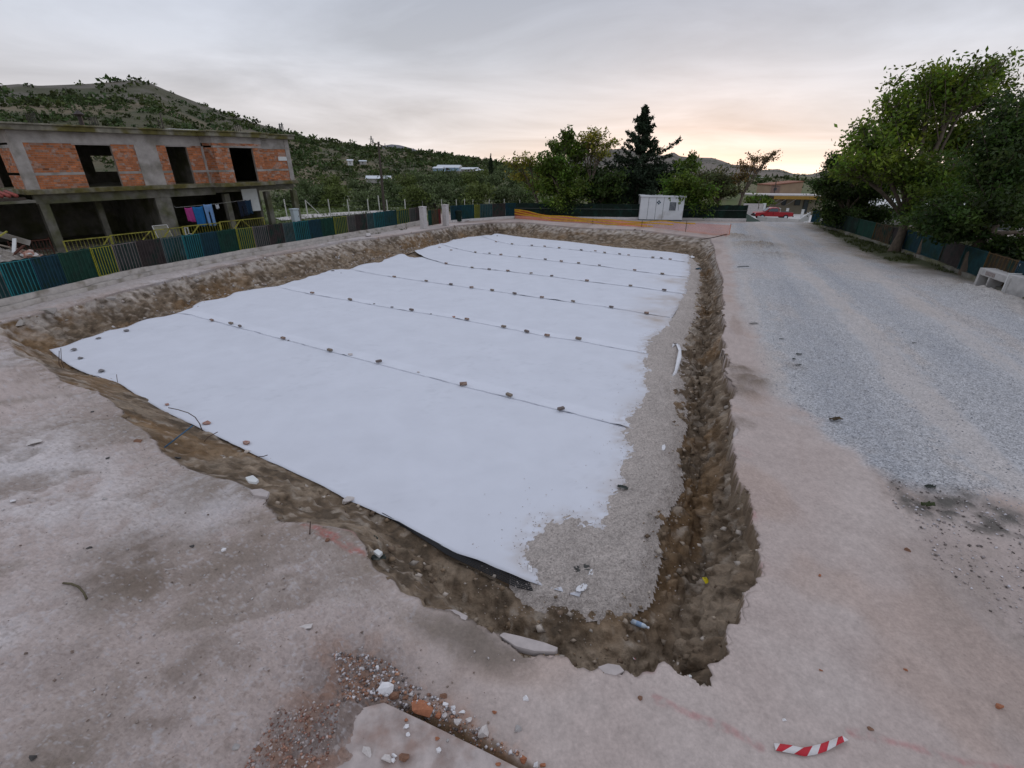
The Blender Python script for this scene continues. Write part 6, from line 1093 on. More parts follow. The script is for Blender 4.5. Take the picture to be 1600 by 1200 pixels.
# pale sheds glimpsed behind the right trees
for px, py, z_, w, lab in ((1365, 336, 52, 7, 'low pale shed glimpsed through the dense left tree of the right group'), (1470, 345, 46, 9, 'low white shed glimpsed behind the big leaning tree'), (1560, 345, 44, 8, 'pale shed hidden mostly by the dark right tree')):
    c = Dp(px, py, z_); e = tag(empty('pale_shed', (c[0], c[1], 0), -.5), lab, 'shed', 'sheds behind the right fence'); m = MB(); m.box((-w / 2, -2, -.5), (w / 2, 2, 1.5)); m.build('wall', M_SHEDW, e); m = MB(); m.add([(-w / 2 - .2, -2.2, 1.5), (w / 2 + .2, -2.2, 1.5), (w / 2 + .2, 2.2, 2.1), (-w / 2 - .2, 2.2, 2.1)], [(0, 1, 2, 3)]); o = m.build('roof', M_PLASTER, e); o.modifiers.new('t', 'SOLIDIFY').thickness = .12
    m = MB(); m.box((-.5, -2.05, -.2), (.4, -2.005, 1.3)); m.build('door', MB_['grey'], e)
# --- white site cabin
ca, cb = P(998, 344, 0), P(1065, 345.5, 0); cx_ = (cb - ca)[:2]; cw = np.hypot(*cx_); cang = math.atan2(cx_[1], cx_[0]); cab = tag(empty('site_cabin', (ca[0], ca[1], 0), cang), 'white prefabricated site cabin standing under the dark conifer', 'cabin')
M_CABW = mat('cabin_white', (.66, .68, .70), rough=.5, var=.05, scale=2, bump=.05, c2=(.50, .50, .49), c2amt=.15); CH = 2.25
m = MB(); m.box((0, 0, .1), (cw, 2.4, CH)); m.build('wall', M_CABW, cab); m = MB(); m.box((-.08, -.10, CH), (cw + .14, 2.5, CH + .15)); rf_ = m.build('roof', M_CABW, cab, bevel=.02); m = MB(); m.box((-.03, -.03, 0), (cw + .03, 2.43, .1)); m.build('skid', MB_['grey'], cab)
for x in (cw * .18, cw * .36, cw * .53, cw * .88): m = MB(); m.box((x, -.012, .12), (x + .03, -.001, CH - .02)); m.build('panel_joint', MB_['grey'], cab)
m = MB(); m.box((cw * .66, -.035, .95), (cw * .83, -.002, 1.85)); wd_ = m.build('window', M_CABW, cab); m = MB(); m.box((cw * .67, -.045, 1.0), (cw * .82, -.036, 1.8)); m.build('pane', mat('dark_glass', (.05, .065, .08), rough=.15, var=.1, spec=.6), wd_)
m = MB()
for k in range(5): x = cw * (.675 + .028 * k); m.box((x, -.055, 1.0), (x + .015, -.046, 1.8))
m.build('grille', M_CABW, wd_); m = MB(); m.box((cw * .80, -.02, .14), (cw * .97, -.002, 1.0)); m.build('door_panel', M_CABW, cab); m = MB(); m.box((cw * .86, -.108, CH + .02), (cw * .97, -.101, CH + .1)); m.build('nameplate', MB_['grey'], rf_)
m = MB()
for dx, dz in ((0, .12), (0, -.12), (.12, 0), (-.12, 0)): m.box((cw * .42 + dx - .07, -.012, 1.75 + dz - .07), (cw * .42 + dx + .07, -.002, 1.75 + dz + .07))
m.build('emblem', MB_['blue'], cab)
# --- orange safety net and yellow tapes on the far rim
M_ONET = bpy.data.materials.new('orange_net'); M_ONET.use_nodes = True; _n = M_ONET.node_tree.nodes; _l = M_ONET.node_tree.links; _b = _n['Principled BSDF']; _b.inputs['Base Color'].default_value = (.62, .13, .04, 1); _b.inputs['Roughness'].default_value = .5
_t = _n.new('ShaderNodeBsdfTransparent'); _m = _n.new('ShaderNodeMixShader'); _at = _n.new('ShaderNodeAttribute'); _at.attribute_name = 'cover'; _l.new(_at.outputs['Fac'], _m.inputs[0]); _l.new(_t.outputs[0], _m.inputs[1]); _l.new(_b.outputs[0], _m.inputs[2]); _l.new(_m.outputs[0], _n['Material Output'].inputs['Surface'])
NET = [(804, 341.5, 1.05), (825, 343, .8), (850, 345, .62), (880, 347, .58), (920, 349.5, .55), (960, 352, .5), (1000, 354.5, .55), (1040, 358, .75), (1080, 363, .85), (1110, 367, .95), (1138, 372.5, 1.1)]
nu = 160; u = np.linspace(0, 1, nu); _bp = lerp_poly([tuple(P(a, b, .02)[:2]) for a, b, _ in NET], u); _h = .86 * np.interp(u, np.linspace(0, 1, len(NET)), [h for *_, h in NET]); nv = 9; v_ = np.linspace(0, 1, nv)
X = _bp[None, :, 0] + .25 * np.sin(v_ * 2.2)[:, None] * np.sin(u * 25)[None] * .5 + .03 * fbm(u * 60, u * 0, 1, 2, 3)[None]; Y = _bp[None, :, 1] + (.35 * (1 - v_)[:, None] * np.cos(u * 18)[None]) * .4; Zz = _h[None] * v_[:, None] + .03; f = (np.arange(nv - 1)[:, None] * nu + np.arange(nu - 1)[None]); f = np.stack([f, f + 1, f + nu + 1, f + nu], -1).reshape(-1, 4)
nroot = tag(empty('safety_net'), 'sagging orange plastic safety net strung along the far pit rim', 'safety net'); cov = np.where(np.tile(u, nv) > .62, .42, .66) + .12 * np.repeat(v_, nu) * 0; mesh_np('net', np.stack([X.ravel(), Y.ravel(), Zz.ravel()], 1), f, M_ONET, True, nroot, attrs={'cover': cov})
for k in (0, 32, 62, 95, 126, 159): m = MB(); m.bar((_bp[k, 0], _bp[k, 1], -.1), (_bp[k, 0], _bp[k, 1], _h[k] + .12), .035); m.build('stake', MB_['orange'] if k < 159 else mat('orange_paint', (.55, .14, .04), rough=.6), nroot)
M_TAPE = mat('yellow_tape', (.58, .33, .02), rough=.4, var=.25, scale=3)
for k, lab in enumerate(('upper yellow warning tape along the orange net', 'middle yellow warning tape along the orange net', 'lowest yellow warning tape along the orange net')):
    z_ = Zz[-1] - .02 - .17 * k; kk = slice(0, 132 - 14 * k); x_, y_, z_ = X[-1][kk], Y[-1][kk] - .04 - .03 * k, z_[kk] + .05 * np.sin(u[kk] * 30 + k * 2); n_ = len(x_); vv = np.concatenate([np.c_[x_, y_, z_ - .045], np.c_[x_, y_ - .01, z_ + .045]]); i = np.arange(n_ - 1); tag(mesh_np('warning_tape', vv, np.stack([i, i + 1, n_ + i + 1, n_ + i], 1), M_TAPE, True), lab, 'warning tape', 'yellow tapes along the orange net')
# --- street at the far right: pavement, parapet, building, pickup
STZ = -1.45
def S(px, py, z): return P(px, py, z)
st = [S(1150, 333, STZ), S(1262, 336, STZ), S(1290, 342, STZ), S(1275, 352, STZ), S(1190, 349, STZ), S(1150, 344, STZ)]
o = mesh_np('street', [(p[0], p[1], STZ + .1) for p in st], [[0, 5, 4], [0, 4, 3], [0, 3, 1], [1, 3, 2]], mat('pale_paving', (.50, .48, .47), var=.12, scale=.8)); o['kind'] = 'structure'
par = tag(empty('parapet'), 'low broken white parapet of panels along the street edge', 'parapet')
PX = [(1183, 345.5, .55), (1197, 346.5, .5), (1213, 347.5, .5), (1231, 349, .5), (1248, 349.5, .45), (1264, 344, .9)]
for (a, b, h0), (c_, d_, h1) in zip(PX[:-1], PX[1:]):
    p, q = P(a, b, -.35), P(c_, d_, -.35); m = MB(); t_ = (q - p); p2 = q - t_ * .05; n_ = np.array([0, .14, 0]); m.add([p, p2, p2 + n_, p + n_, p + (0, 0, h0), p2 + (0, 0, h1), p2 + n_ + (0, 0, h1), p + n_ + (0, 0, h0)], [(3, 2, 1, 0), (4, 5, 6, 7), (0, 1, 5, 4), (1, 2, 6, 5), (2, 3, 7, 6), (3, 0, 4, 7)]); m.build('panel', M_PLASTER, par)
a_, b_, c_ = P(1157, 334, -.2), P(1190, 347, -.2), P(1160, 347, -.1); e = tag(empty('tarpaulin', tuple(c_)), 'dark green tarpaulin sloping down at the foot of the thin tree', 'tarpaulin'); m = MB(); m.add([a_ - c_ + (0, 0, .4), b_ - c_, np.array([0, 0, 0.]), a_ - c_ + (-.6, 0, 0)], [(0, 3, 2), (0, 2, 1)]); o = m.build('sheet', MN_['green'], e); o.modifiers.new('t', 'SOLIDIFY').thickness = .03
BD = 76.0
def bl(px, py, d=BD): return Vector(Dp(px, py, d))
bA, bB = bl(1172, 301), bl(1286, 309); bdx = Vector((bB.x - bA.x, bB.y - bA.y, 0)); blen = bdx.length; bang = math.atan2(bdx.y, bdx.x); bz = .5 * (bA.z + bB.z); k_ = BD / 814
bd = tag(empty('street_building', (bA.x, bA.y, STZ), bang), 'low street building with long yellow edged canopy on slanting struts', 'building'); hz = bz - STZ
M_TAN = mat('tan_render', (.36, .25, .17), var=.12, scale=.8, bump=.1); M_BEIGE = mat('beige_wall', (.27, .235, .175), var=.15, scale=.8); M_YB = mat('yellow_fascia', (.33, .19, .035), var=.15, scale=1, rough=.6)
m = MB(); m.box((0, -1.4, hz - .05), (blen, 4.5, hz + .12)); rb = m.build('roof', M_BLOCK, bd); m = MB(); m.box((blen * .28, -1.42, hz - .55), (blen, -1.3, hz - .052)); m.build('fascia', M_YB, rb)
m = MB(); m.box((blen * .30, .6, -.3), (blen + .5, 4.4, hz - .05)); m.build('wall', M_BEIGE, bd)
for s0, s1, z0_, z1_, nm in ((.48, .545, .45, .80, 'window'), (.655, .735, .45, .80, 'window'), (.78, .85, .05, .80, 'door')):
    m = MB(); m.box((blen * s0, .54, hz * z0_), (blen * s1, .61, hz * z1_)); w_ = m.build(nm, MB_['brown'], bd); m = MB(); m.box((blen * s0 + .1, .52, hz * z0_ + .1), (blen * s1 - .1, .545, hz * z1_ - .1)); m.build('pane', MATS['dark_glass'], w_)
for s in (.37, .46, .59): m = MB(); m.bar((blen * s, -1.2, hz - .5), (blen * s - .75, .45, hz * .42), .09); m.build('strut', M_BLOCK, bd)
tb_ = tag(empty('tan_building', tuple(bl(1203, 303, 84)), bang + .05), 'tan rendered block with slanted roof line behind the canopy', 'building'); w_ = 49 * 84 / 740; h_ = 18 * 84 / 814
m = MB(); m.add([(0, 0, -3), (w_, 0, -3), (w_, 5, -3), (0, 5, -3), (0, 0, h_ * .75), (w_, 0, h_ * 1.08), (w_, 5, h_ * 1.08), (0, 5, h_ * .75)], [(3, 2, 1, 0), (4, 5, 6, 7), (0, 1, 5, 4), (1, 2, 6, 5), (2, 3, 7, 6), (3, 0, 4, 7)]); m.build('wall', M_TAN, tb_); m = MB(); m.add([(-.1, -.12, h_ * .75), (w_ + .1, -.12, h_ * 1.08), (w_ + .1, 5.1, h_ * 1.08), (-.1, 5.1, h_ * .75), (-.1, -.12, h_ * .75 + .15), (w_ + .1, -.12, h_ * 1.08 + .15), (w_ + .1, 5.1, h_ * 1.08 + .15), (-.1, 5.1, h_ * .75 + .15)], [(3, 2, 1, 0), (4, 5, 6, 7), (0, 1, 5, 4), (1, 2, 6, 5), (2, 3, 7, 6), (3, 0, 4, 7)]); m.build('roof_edge', mat('rust_edge', (.25, .11, .07), var=.15), tb_)
m = MB(); m.box((.5, -.05, h_ * .3), (1.0, .01, h_ * .55)); m.build('window', MATS['dark_glass'], tb_); m = MB(); m.box((0, -.03, -2.5), (1.6, .02, h_ * .76)); m.build('side_shade', mat('shaded_render', (.26, .17, .14), var=.1), tb_)  # last box: thin darker sheet, standing in for the shade on the left face
q = bl(1215, 282, 80); e = tag(empty('street_pole', (q.x, q.y, STZ)), 'dark pole with short arms before the tan building', 'pole'); m = MB(); m.tube([(0, 0, 0), (-.2, 0, q.z - STZ)], .07, 6); m.build('pole', M_BARKD, e); m = MB(); m.bar((-.6, 0, q.z - STZ - .9), (.5, 0, q.z - STZ - .9), .08); m.build('arm', M_BARKD, e)
wa, wb = bl(1163, 318, 72), bl(1193, 320, 72); e = tag(empty('white_wall', (wa.x, wa.y, STZ)), 'pale rendered boundary wall left of the red pickup', 'wall'); d_ = wb - wa; m = MB(); m.box((0, 0, 0), (d_.length, .2, wa.z - STZ), Matrix.Rotation(math.atan2(d_.y, d_.x), 4, 'Z')); m.build('wall', M_BLOCK, e); m = MB(); m.box((d_.length, -.1, 0), (d_.length + .35, .3, wa.z - STZ + .05), Matrix.Rotation(math.atan2(d_.y, d_.x), 4, 'Z')); m.build('pier', M_PLASTER, e)
for k, (px, y0, y1, d_) in enumerate(((1231, 326, 337, 70), (1255, 328, 338.5, 68), (1264, 333, 346, 62))):
    t_ = bl(px, y0, d_); b_ = bl(px - 2, y1, d_); e = tag(empty('white_post', (t_.x, t_.y, b_.z - .3)), f'white street post, {ORD[k]} from the red pickup', 'post', 'white posts beside the street'); m = MB(); m.box((-.13, -.13, 0), (.13, .13, t_.z - b_.z + .3)); m.build('post', M_PLASTER, e); m = MB(); m.box((-.16, -.16, t_.z - b_.z + .3), (.16, .16, t_.z - b_.z + .36)); m.build('cap', M_PLASTER, e)
q = bl(1275, 338, 58); e = tag(empty('blue_screen', (q.x, q.y, q.z - .7), -.4), 'blue sheet panel at the end of the right fence', 'screen'); m = MB(); m.box((-.45, -.03, 0), (.45, .03, 1.4)); m.build('sheet', MB_['blue'], e); m = MB(); m.box((.46, -.04, -.2), (.54, .04, 1.5)); m.build('post', MB_['grey'], e)
# red pickup: a body shaped from its side outline, cab, bed, wheels
def pickup(px, py, depth, ang):
    c = Dp(px, py, depth); e = tag(empty('pickup_truck', (c[0], c[1], c[2]), ang), 'red pickup truck parked on the street before the canopy building', 'pickup truck'); red = mat('red_car_paint', (.36, .022, .03), rough=.3, var=.06, spec=.5); blk = mat('black_rubber', (.012, .012, .013), rough=.7, var=.1); gl = MATS['dark_glass']; wht = M_PLASTER
    W2 = .82
    def loft(name, prof, inset, mt, par_):
        """prof: side outline (x, z); inset: half width at each point"""
        m = MB(); n = len(prof); m.add([(x, -w, z) for (x, z), w in zip(prof, inset)] + [(x, w, z) for (x, z), w in zip(prof, inset)], [tuple(range(n)), tuple(range(2 * n - 1, n - 1, -1))] + [(i, n + i, n + (i + 1) % n, (i + 1) % n) for i in range(n)]); return m.build(name, mt, par_, bevel=.03)
    body = loft('body', [(-2.45, .45), (-2.48, .78), (-2.4, .88), (-1.2, .98), (-1.05, 1.0), (.55, 1.0), (2.4, .95), (2.45, .5), (2.1, .42), (-2.1, .40)], [W2 * .96, W2 * .96, W2 * .93, W2 * .97, W2, W2, W2, W2, W2 * .97, W2 * .97], red, e)
    loft('cab', [(-1.25, .98), (-.55, 1.50), (-.35, 1.56), (.45, 1.55), (.58, .99)], [W2 * .93, W2 * .76, W2 * .74, W2 * .74, W2 * .93], red, e)
    m = MB(); m.add([(-1.2, -.62, 1.06), (-1.2, .62, 1.06), (-.6, .52, 1.47), (-.6, -.52, 1.47)], [(0, 1, 2, 3)]); m.build('windscreen', gl, e).location = (-.035, 0, .03)
    for s in (-1, 1):
        m = MB(); m.add([(-.98, s * W2 * .925, 1.06), (.46, s * W2 * .925, 1.05), (.38, s * W2 * .79, 1.47), (-.5, s * W2 * .79, 1.45)], [(0, 1, 2, 3)]); w_ = m.build('side_window', gl, e); w_.location = (0, s * .03, 0)
        m = MB(); m.box((-.2, s * W2 - .005, .56), (-.17, s * W2 + .006, .97)); m.build('door_gap', blk, e); m = MB(); m.box((-2.49, s * .55 - .15, .68), (-2.45, s * .55 + .15, .80)); m.build('headlight', wht, e); m = MB(); m.box((2.44, s * .70 - .07, .66), (2.47, s * .70 + .07, .86)); m.build('tail_light', MB_['red'], e)
        for x in (-1.55, 1.5):
            m = MB(); m.tube([(x, s * (W2 - .19), .34), (x, s * (W2 + .03), .34)], .34, 16); w_ = m.build('wheel', blk, e); m = MB(); m.tube([(x, s * (W2 + .025), .34), (x, s * (W2 + .05), .34)], .19, 12); m.build('rim', M_METAL, w_)
        m = MB(); m.bar((-.95, s * W2, 1.06), (-.95, s * (W2 + .16), 1.10), .12); m.build('mirror', blk, e)
    m = MB(); m.box((.75, -.66, 1.0), (2.35, .66, 1.02)); m.build('bed_cover', blk, e); m = MB(); m.tube([(.68, -.7, 1.0), (.72, -.6, 1.46), (.72, .6, 1.46), (.68, .7, 1.0)], .04, 6); m.build('roll_bar', wht, e); m = MB(); m.box((-2.56, -.78, .40), (-2.44, .78, .60)); m.build('bumper', blk, e); m = MB(); m.box((-2.52, -.4, .64), (-2.47, .4, .80)); m.build('grille', blk, e); m = MB(); m.box((2.44, -.78, .42), (2.54, .78, .58)); m.build('bumper', blk, e)
    return e
pickup(1205, 342.5, 66, -.12)
# --- precast concrete blocks by the right trees
M_PRE = mat('precast_concrete', (.44, .43, .42), rough=.9, var=.12, scale=5, bump=.3, bdist=.006, c2=(.33, .32, .31), c2amt=.3)
fl_, fr_ = P(1520, 446, 0), P(1566, 464, 0); dx_ = (fr_ - fl_)[:2]; pw = np.hypot(*dx_); pa = math.atan2(dx_[1], dx_[0])
e = tag(empty('concrete_block', (fl_[0], fl_[1], 0), pa), 'open precast concrete frame half buried in the pale spoil heap', 'concrete block'); m = MB(); m.box((0, 0, .52), (pw, .75, .80)); m.build('top', M_PRE, e, bevel=.02)
for a, b in ((0, .16), (pw * .38, pw * .38 + .1), (pw - .18, pw)): m = MB(); m.box((a, 0.001, -.1), (b, .74, .519)); m.build('leg', M_PRE, e, bevel=.015)
m = MB(); m.box((pw * .25, -.012, .58), (pw * .55, -.001, .74)); m.build('stained_patch', mat('brown_stain', (.27, .23, .22), var=.3, scale=14), e)
e = tag(empty('concrete_block', (fl_[0], fl_[1], 0), pa), 'upright precast concrete slab standing behind the open frame', 'concrete block'); m = MB(); m.box((.15, .95, -.1), (pw + .75, 1.2, 1.02)); m.build('slab', M_PRE, e, bevel=.02); m = MB(); m.box((.14, .93, 1.02), (pw + .76, 1.22, 1.07)); m.build('top_edge', M_BLOCK, e, bevel=.01)
e = tag(empty('concrete_block', (fr_[0] + .55, fr_[1] + .1, 0), pa + .25), 'precast concrete block with pale edge cut by the frame edge', 'concrete block'); m = MB(); m.box((0, -.5, -.1), (2.2, 1.0, .88)); m.build('block', M_PRE, e, bevel=.02); m = MB(); m.box((-.05, -.52, -.1), (-.004, 1.02, .93)); m.build('rim', M_PLASTER, e, bevel=.01)
# ================================================================== SMALL THINGS ON AND AROUND THE PIT
def scale_at(p): return depth_of(p) / FPX                   # metres per picture unit there
# concrete footing at the bottom with its rubble
ft_px = [(600, 1096), (660, 1124), (740, 1163), (818, 1202), (900, 1245), (760, 1330), (470, 1330), (488, 1210), (520, 1140), (552, 1108)]
poly = [tuple(P(a, b, .09)[:2]) for a, b in ft_px]; bm_ = MB(); bm_.prism(poly[::-1], -.15, .09); FT = bm_.build('concrete_footing', mat('dusty_concrete', (.42, .365, .345), rough=.93, var=.22, scale=7, bump=.5, bdist=.012, c2=(.30, .22, .19), c2amt=.4), None, bevel=.02); tag(FT, 'dusty concrete footing with a straight broken edge at the foot of the picture', 'concrete footing')
SM = {'white': M_WHITE, 'pale': M_PALE, 'grey': M_GREY, 'red': mat('terracotta', (.34, .14, .075), rough=.9, var=.25, scale=25, bump=.3), 'brown': mat('brown_stone', (.21, .115, .075), rough=.92, var=.3, scale=14, bump=.4), 'dark': M_DARKST}
NB = [(603, 1080, 24, 22, 'white', 'knobbly white rock at the tip of the footing'), (614, 1089, 19, 16, 'brown', 'red brown rock wedged beside the footing tip'), (633, 1090, 13, 10, 'brown', 'rounded brown stone right of the red brown rock'), (648, 1092, 11, 9, 'brown', 'small orange brown stone right of two brown ones'), (642, 1086, 7, 7, 'pale', 'small cream pebble above the orange brown stone'), (657, 1107, 42, 16, 'red', 'cracked brick slab lying along the footing edge'),
  (674, 1118, 12, 11, 'pale', 'oval pale stone below the cracked brick slab'), (685, 1119, 12, 10, 'red', 'broken terracotta piece beside the oval pale stone'), (696, 1103, 10, 9, 'white', 'white triangular chip above the rubble strip'), (708, 1107, 8, 9, 'white', 'grey white chip right of the triangular one'), (710, 1115, 7, 8, 'white', 'round white pebble in the rubble strip'), (695, 1119, 9, 10, 'pale', 'narrow pale stone in the rubble strip'), (722, 1116, 11, 10, 'white', 'white stone near the end of the rubble strip'), (717, 1129, 14, 11, 'pale', 'knobbly pale lump close to the footing edge'), (732, 1126, 11, 12, 'pale', 'smooth pale stone beside the dark hollow'),
  (756, 1147, 19, 24, 'pale', 'large smooth pinkish stone at the drain slot'), (751, 1163, 12, 10, 'white', 'white shard under the large pinkish stone'), (728, 1144, 6, 12, 'pale', 'slim cream stone upright in the drain slot'), (809, 1140, 12, 11, 'grey', 'grey angular stone on the concrete right of the slot'), (822, 1092, 10, 10, 'white', 'lone white stone on the open concrete'), (773, 1113, 8, 9, 'red', 'small terracotta chip alone on the concrete'), (693, 1089, 11, 10, 'brown', 'brown chip on the dust above the rubble strip'),
  (635, 1137, 9, 9, 'white', 'upper white chip on the footing'), (638, 1148, 7, 7, 'white', 'small white chip below the upper one on the footing'), (686, 1174, 9, 12, 'white', 'white wedge standing on the footing'), (617, 1181, 10, 8, 'white', 'white stone low on the footing'), (613, 1190, 11, 8, 'white', 'lowest white stone on the footing'), (574, 1176, 17, 14, 'pale', 'square pale stone on the footing'), (582, 1167, 9, 6, 'red', 'orange chip on top of the square pale stone'), (674, 1179, 16, 14, 'red', 'dusty red lump beside the white wedge'), (603, 1190, 18, 16, 'pale', 'broad dusty stone low on the footing'), (632, 1185, 18, 18, 'brown', 'crumbling red brown patch of brick on the footing'),
  (635, 1126, 6, 8, 'red', 'small dark red chip high on the footing'), (684, 1155, 7, 6, 'red', 'small dark red chip mid footing'), (700, 1158, 6, 6, 'grey', 'grey chip mid footing'), (778, 1194, 9, 8, 'red', 'orange red stone at the lower end of the footing edge'), (817, 1189, 12, 11, 'red', 'rounded orange stone in the lower drain slot'), (837, 1196, 9, 11, 'white', 'upright white stone in the lower drain slot'), (848, 1196, 9, 8, 'red', 'small red stone beside the upright white one'), (692, 1165, 9, 7, 'red', 'orange chip right of the white wedge'), (589, 1044, 7, 7, 'white', 'white pebble above the footing tip'), (565, 1046, 8, 6, 'pale', 'cream pebble in the red dust above the footing'),
  (1418, 861, 9, 8, 'brown', 'dark brown stone lying on the concrete near the dark spoil'), (1281, 900, 6, 5, 'red', 'small red chip on the concrete right of the pit corner'), (1283, 1048, 7, 4, 'red', 'red chip mid way on the right concrete'), (1415, 1047, 6, 5, 'red', 'red chip right on the open concrete'), (1360, 1139, 9, 5, 'brown', 'brown sliver right of the striped tape'), (1560, 1105, 11, 14, 'red', 'flat orange flake at the right edge'), (1225, 1126, 6, 5, 'white', 'white pebble on the dusty patch above the tape'), (512, 845, 8, 9, 'brown', 'brown clod on the dirt below the red mark'), (1000, 1092, 8, 7, 'brown', 'dirt clod on the concrete below the pit rim'),
  (169, 717, 7, 5, 'dark', 'small dark stone on the chalky dirt'), (278, 716, 9, 7, 'dark', 'dark lump near the foot of the blue rod'), (216, 690, 12, 6, 'brown', 'brown clod right of the chalky patch'), (144, 645, 6, 5, 'dark', 'small dark pebble on the dirt apron'), (20, 783, 9, 6, 'white', 'white stone on the chalky dirt near the frame edge'), (165, 780, 8, 5, 'grey', 'grey stone on the chalky dirt'), (56, 693, 22, 10, 'pale', 'flat pale stone on the chalky dirt'), (300, 855, 8, 5, 'dark', 'dark chip near the brown patches'), (140, 857, 8, 5, 'dark', 'dark chip left of the brown patches'), (52, 1186, 10, 14, 'dark', 'black lump near the lower left corner'), (350, 860, 9, 5, 'white', 'thin white chip right of the brown patches'), (405, 1172, 12, 10, 'brown', 'yellow brown stone at the edge of the red crumbs'), (369, 1168, 11, 9, 'grey', 'olive stone left of the yellow brown one'), (480, 980, 22, 6, 'pale', 'long pale sliver on the dirt')]
for k, (px, py, w, h, c_, lab) in enumerate(NB):
    onft = 'footing' in lab and inside(np.array([P(px, py, .09)[0]]), np.array([P(px, py, .09)[1]]), poly)[0]
    p = P(px, py, .09) if onft else P(px, py, float(ground_z(*P(px, py, 0)[:2])[0])); s = scale_at(p); sx, sz = w * s, h * s * 1.0; r2 = chunk_mesh('stone', 700 + k, SM[c_], sx, min(sx * .75, 1.5 * sz), max(.012, sz * .75)); put('stone', r2, (p[0], p[1], p[2] + max(.012, sz * .75) * .32), rnd.uniform(-.3, .3), lab, 'stone')
# broken slab pieces on the rim
def slab_piece(px_pts, z, th, lab, m=M_BLOCK, tilt=None, name='slab_fragment'):
    top = [P(a, b, z) for a, b in px_pts]; c = sum(top) / len(top); mb = MB(); n = len(top); tl = tilt or (0, 0); V = [(p[0] - c[0], p[1] - c[1], (p[0] - c[0]) * tl[0] + (p[1] - c[1]) * tl[1]) for p in top]; mb.add(V + [(x, y, q - th) for x, y, q in V], [tuple(range(n)), tuple(range(2 * n - 1, n - 1, -1))] + [(i, n + i, n + (i + 1) % n, (i + 1) % n) for i in range(n)]); o = mb.build(name, m, None, bevel=.008); bmm = bmesh.new(); bmm.from_mesh(o.data); bmesh.ops.recalc_face_normals(bmm, faces=bmm.faces); bmm.to_mesh(o.data); bmm.free(); o.location = tuple(c); return tag(o, lab, 'slab fragment', 'broken slab pieces on the pit rim')
M_SLABT = mat('slab_top', (.42, .375, .36), rough=.92, var=.12, scale=8, bump=.4, bdist=.006)
slab_piece([(780, 991), (787, 986), (812, 992), (850, 1003), (872, 1012), (868, 1019), (835, 1018), (806, 1010)], .02, .09, 'long cracked slab fragment hanging over the near pit rim', M_SLABT, (0, -.12)); slab_piece([(934, 1041), (950, 1035), (968, 1038), (976, 1048), (962, 1056), (944, 1052)], .01, .09, 'small squarish slab fragment tipped on the near rim', M_SLABT, (0, -.15)); slab_piece([(692, 952), (710, 951), (731, 962), (728, 970), (706, 962)], .0, .06, 'thin white slab sliver on the near rim', M_SLABT, (0, -.1))
slab_piece([(383, 745), (395, 741), (404, 749), (400, 754), (388, 752)], .08, .05, 'white broken slab chip on the near left bank', M_PLASTER, (0, -.1)); slab_piece([(390, 765), (408, 763), (421, 768), (417, 776), (396, 773)], .03, .05, 'dull pale slab chip under the white one', M_SLABT); slab_piece([(1146, 676), (1150, 668), (1158, 667), (1159, 674), (1148, 688)], -.02, .07, 'pale slab corner loose in the right rim notch', M_SLABT); slab_piece([(1072, 1056), (1078, 1053), (1082, 1056), (1075, 1060)], -.02, .04, 'tiny white slab chip at the corner of the near rim', M_PLASTER)
[put('concrete_lump', chunk_mesh('concrete_lump', 880 + k, MATS['old_concrete'], w, w * .7, w * .45), on(a, b, .03), k * 2.1, lab, 'concrete lump', 'lumps in the left bank') for k, (a, b, w, lab) in enumerate(((78, 490, .5, 'pale broken concrete lump in the left bank'), (30, 508, .45, 'grey broken lump at the left corner of the bank'), (172, 470, .4, 'pale lump high in the left bank'), (305, 440, .4, 'pale lump in the left bank below the brown fence panel')))]; slab_piece([(583, 861), (590, 857), (598, 862), (592, 868)], -.06, .05, 'pale chip among the dark shreds on the near rim', M_PLASTER)
# dark shreds of old sheeting at the near rim
M_SHRED = mat('dark_sheeting', (.022, .03, .024), rough=.6, var=.5, scale=9, bump=.6, bdist=.02, c2=(.16, .16, .145), c2amt=.4)
def crumple(name, px, py, w, d, m, lab, cat, seed, up=.03, amp=.35, rz=0.0):
    p = on(px, py, up); n = 12; g = np.linspace(-.5, .5, n); X, Y = np.meshgrid(g, g); r2 = .5 * (1 + .35 * fbm(np.arctan2(Y, X) * 2, X * 0, 1.0, 3, seed)); keep = np.hypot(X, Y) < r2; Z = amp * min(w, d) * (fbm(X * 4, Y * 4, 1, 3, seed) + .4); idx = np.arange(n * n).reshape(n, n); f = [(idx[i, j], idx[i, j + 1], idx[i + 1, j + 1], idx[i + 1, j]) for i in range(n - 1) for j in range(n - 1) if keep[i, j] or keep[i + 1, j + 1]]
    o = mesh_np(name, np.stack([X.ravel() * w, Y.ravel() * d, Z.ravel()], 1), f, m, True); o.location = p; o.rotation_euler = (0, 0, rz); o.modifiers.new('t', 'SOLIDIFY').thickness = .006; return tag(o, lab, cat)
crumple('plastic_shred', 563, 840, .22, .12, M_SHRED, 'dark green plastic shred at the top of the rim notch', 'plastic shred', 1); crumple('plastic_shred', 580, 848, .2, .16, M_SHRED, 'grey green plastic shred in the middle of the rim notch', 'plastic shred', 2); crumple('plastic_shred', 590, 874, .24, .1, M_SHRED, 'dark plastic shred low in the rim notch', 'plastic shred', 3)
M_TEX = mat('white_scrap', (.70, .70, .72), rough=.8, var=.08, scale=10, bump=.2); M_GREYC = mat('grey_scrap', (.085, .085, .08), rough=.8, var=.3, scale=8, bump=.4)
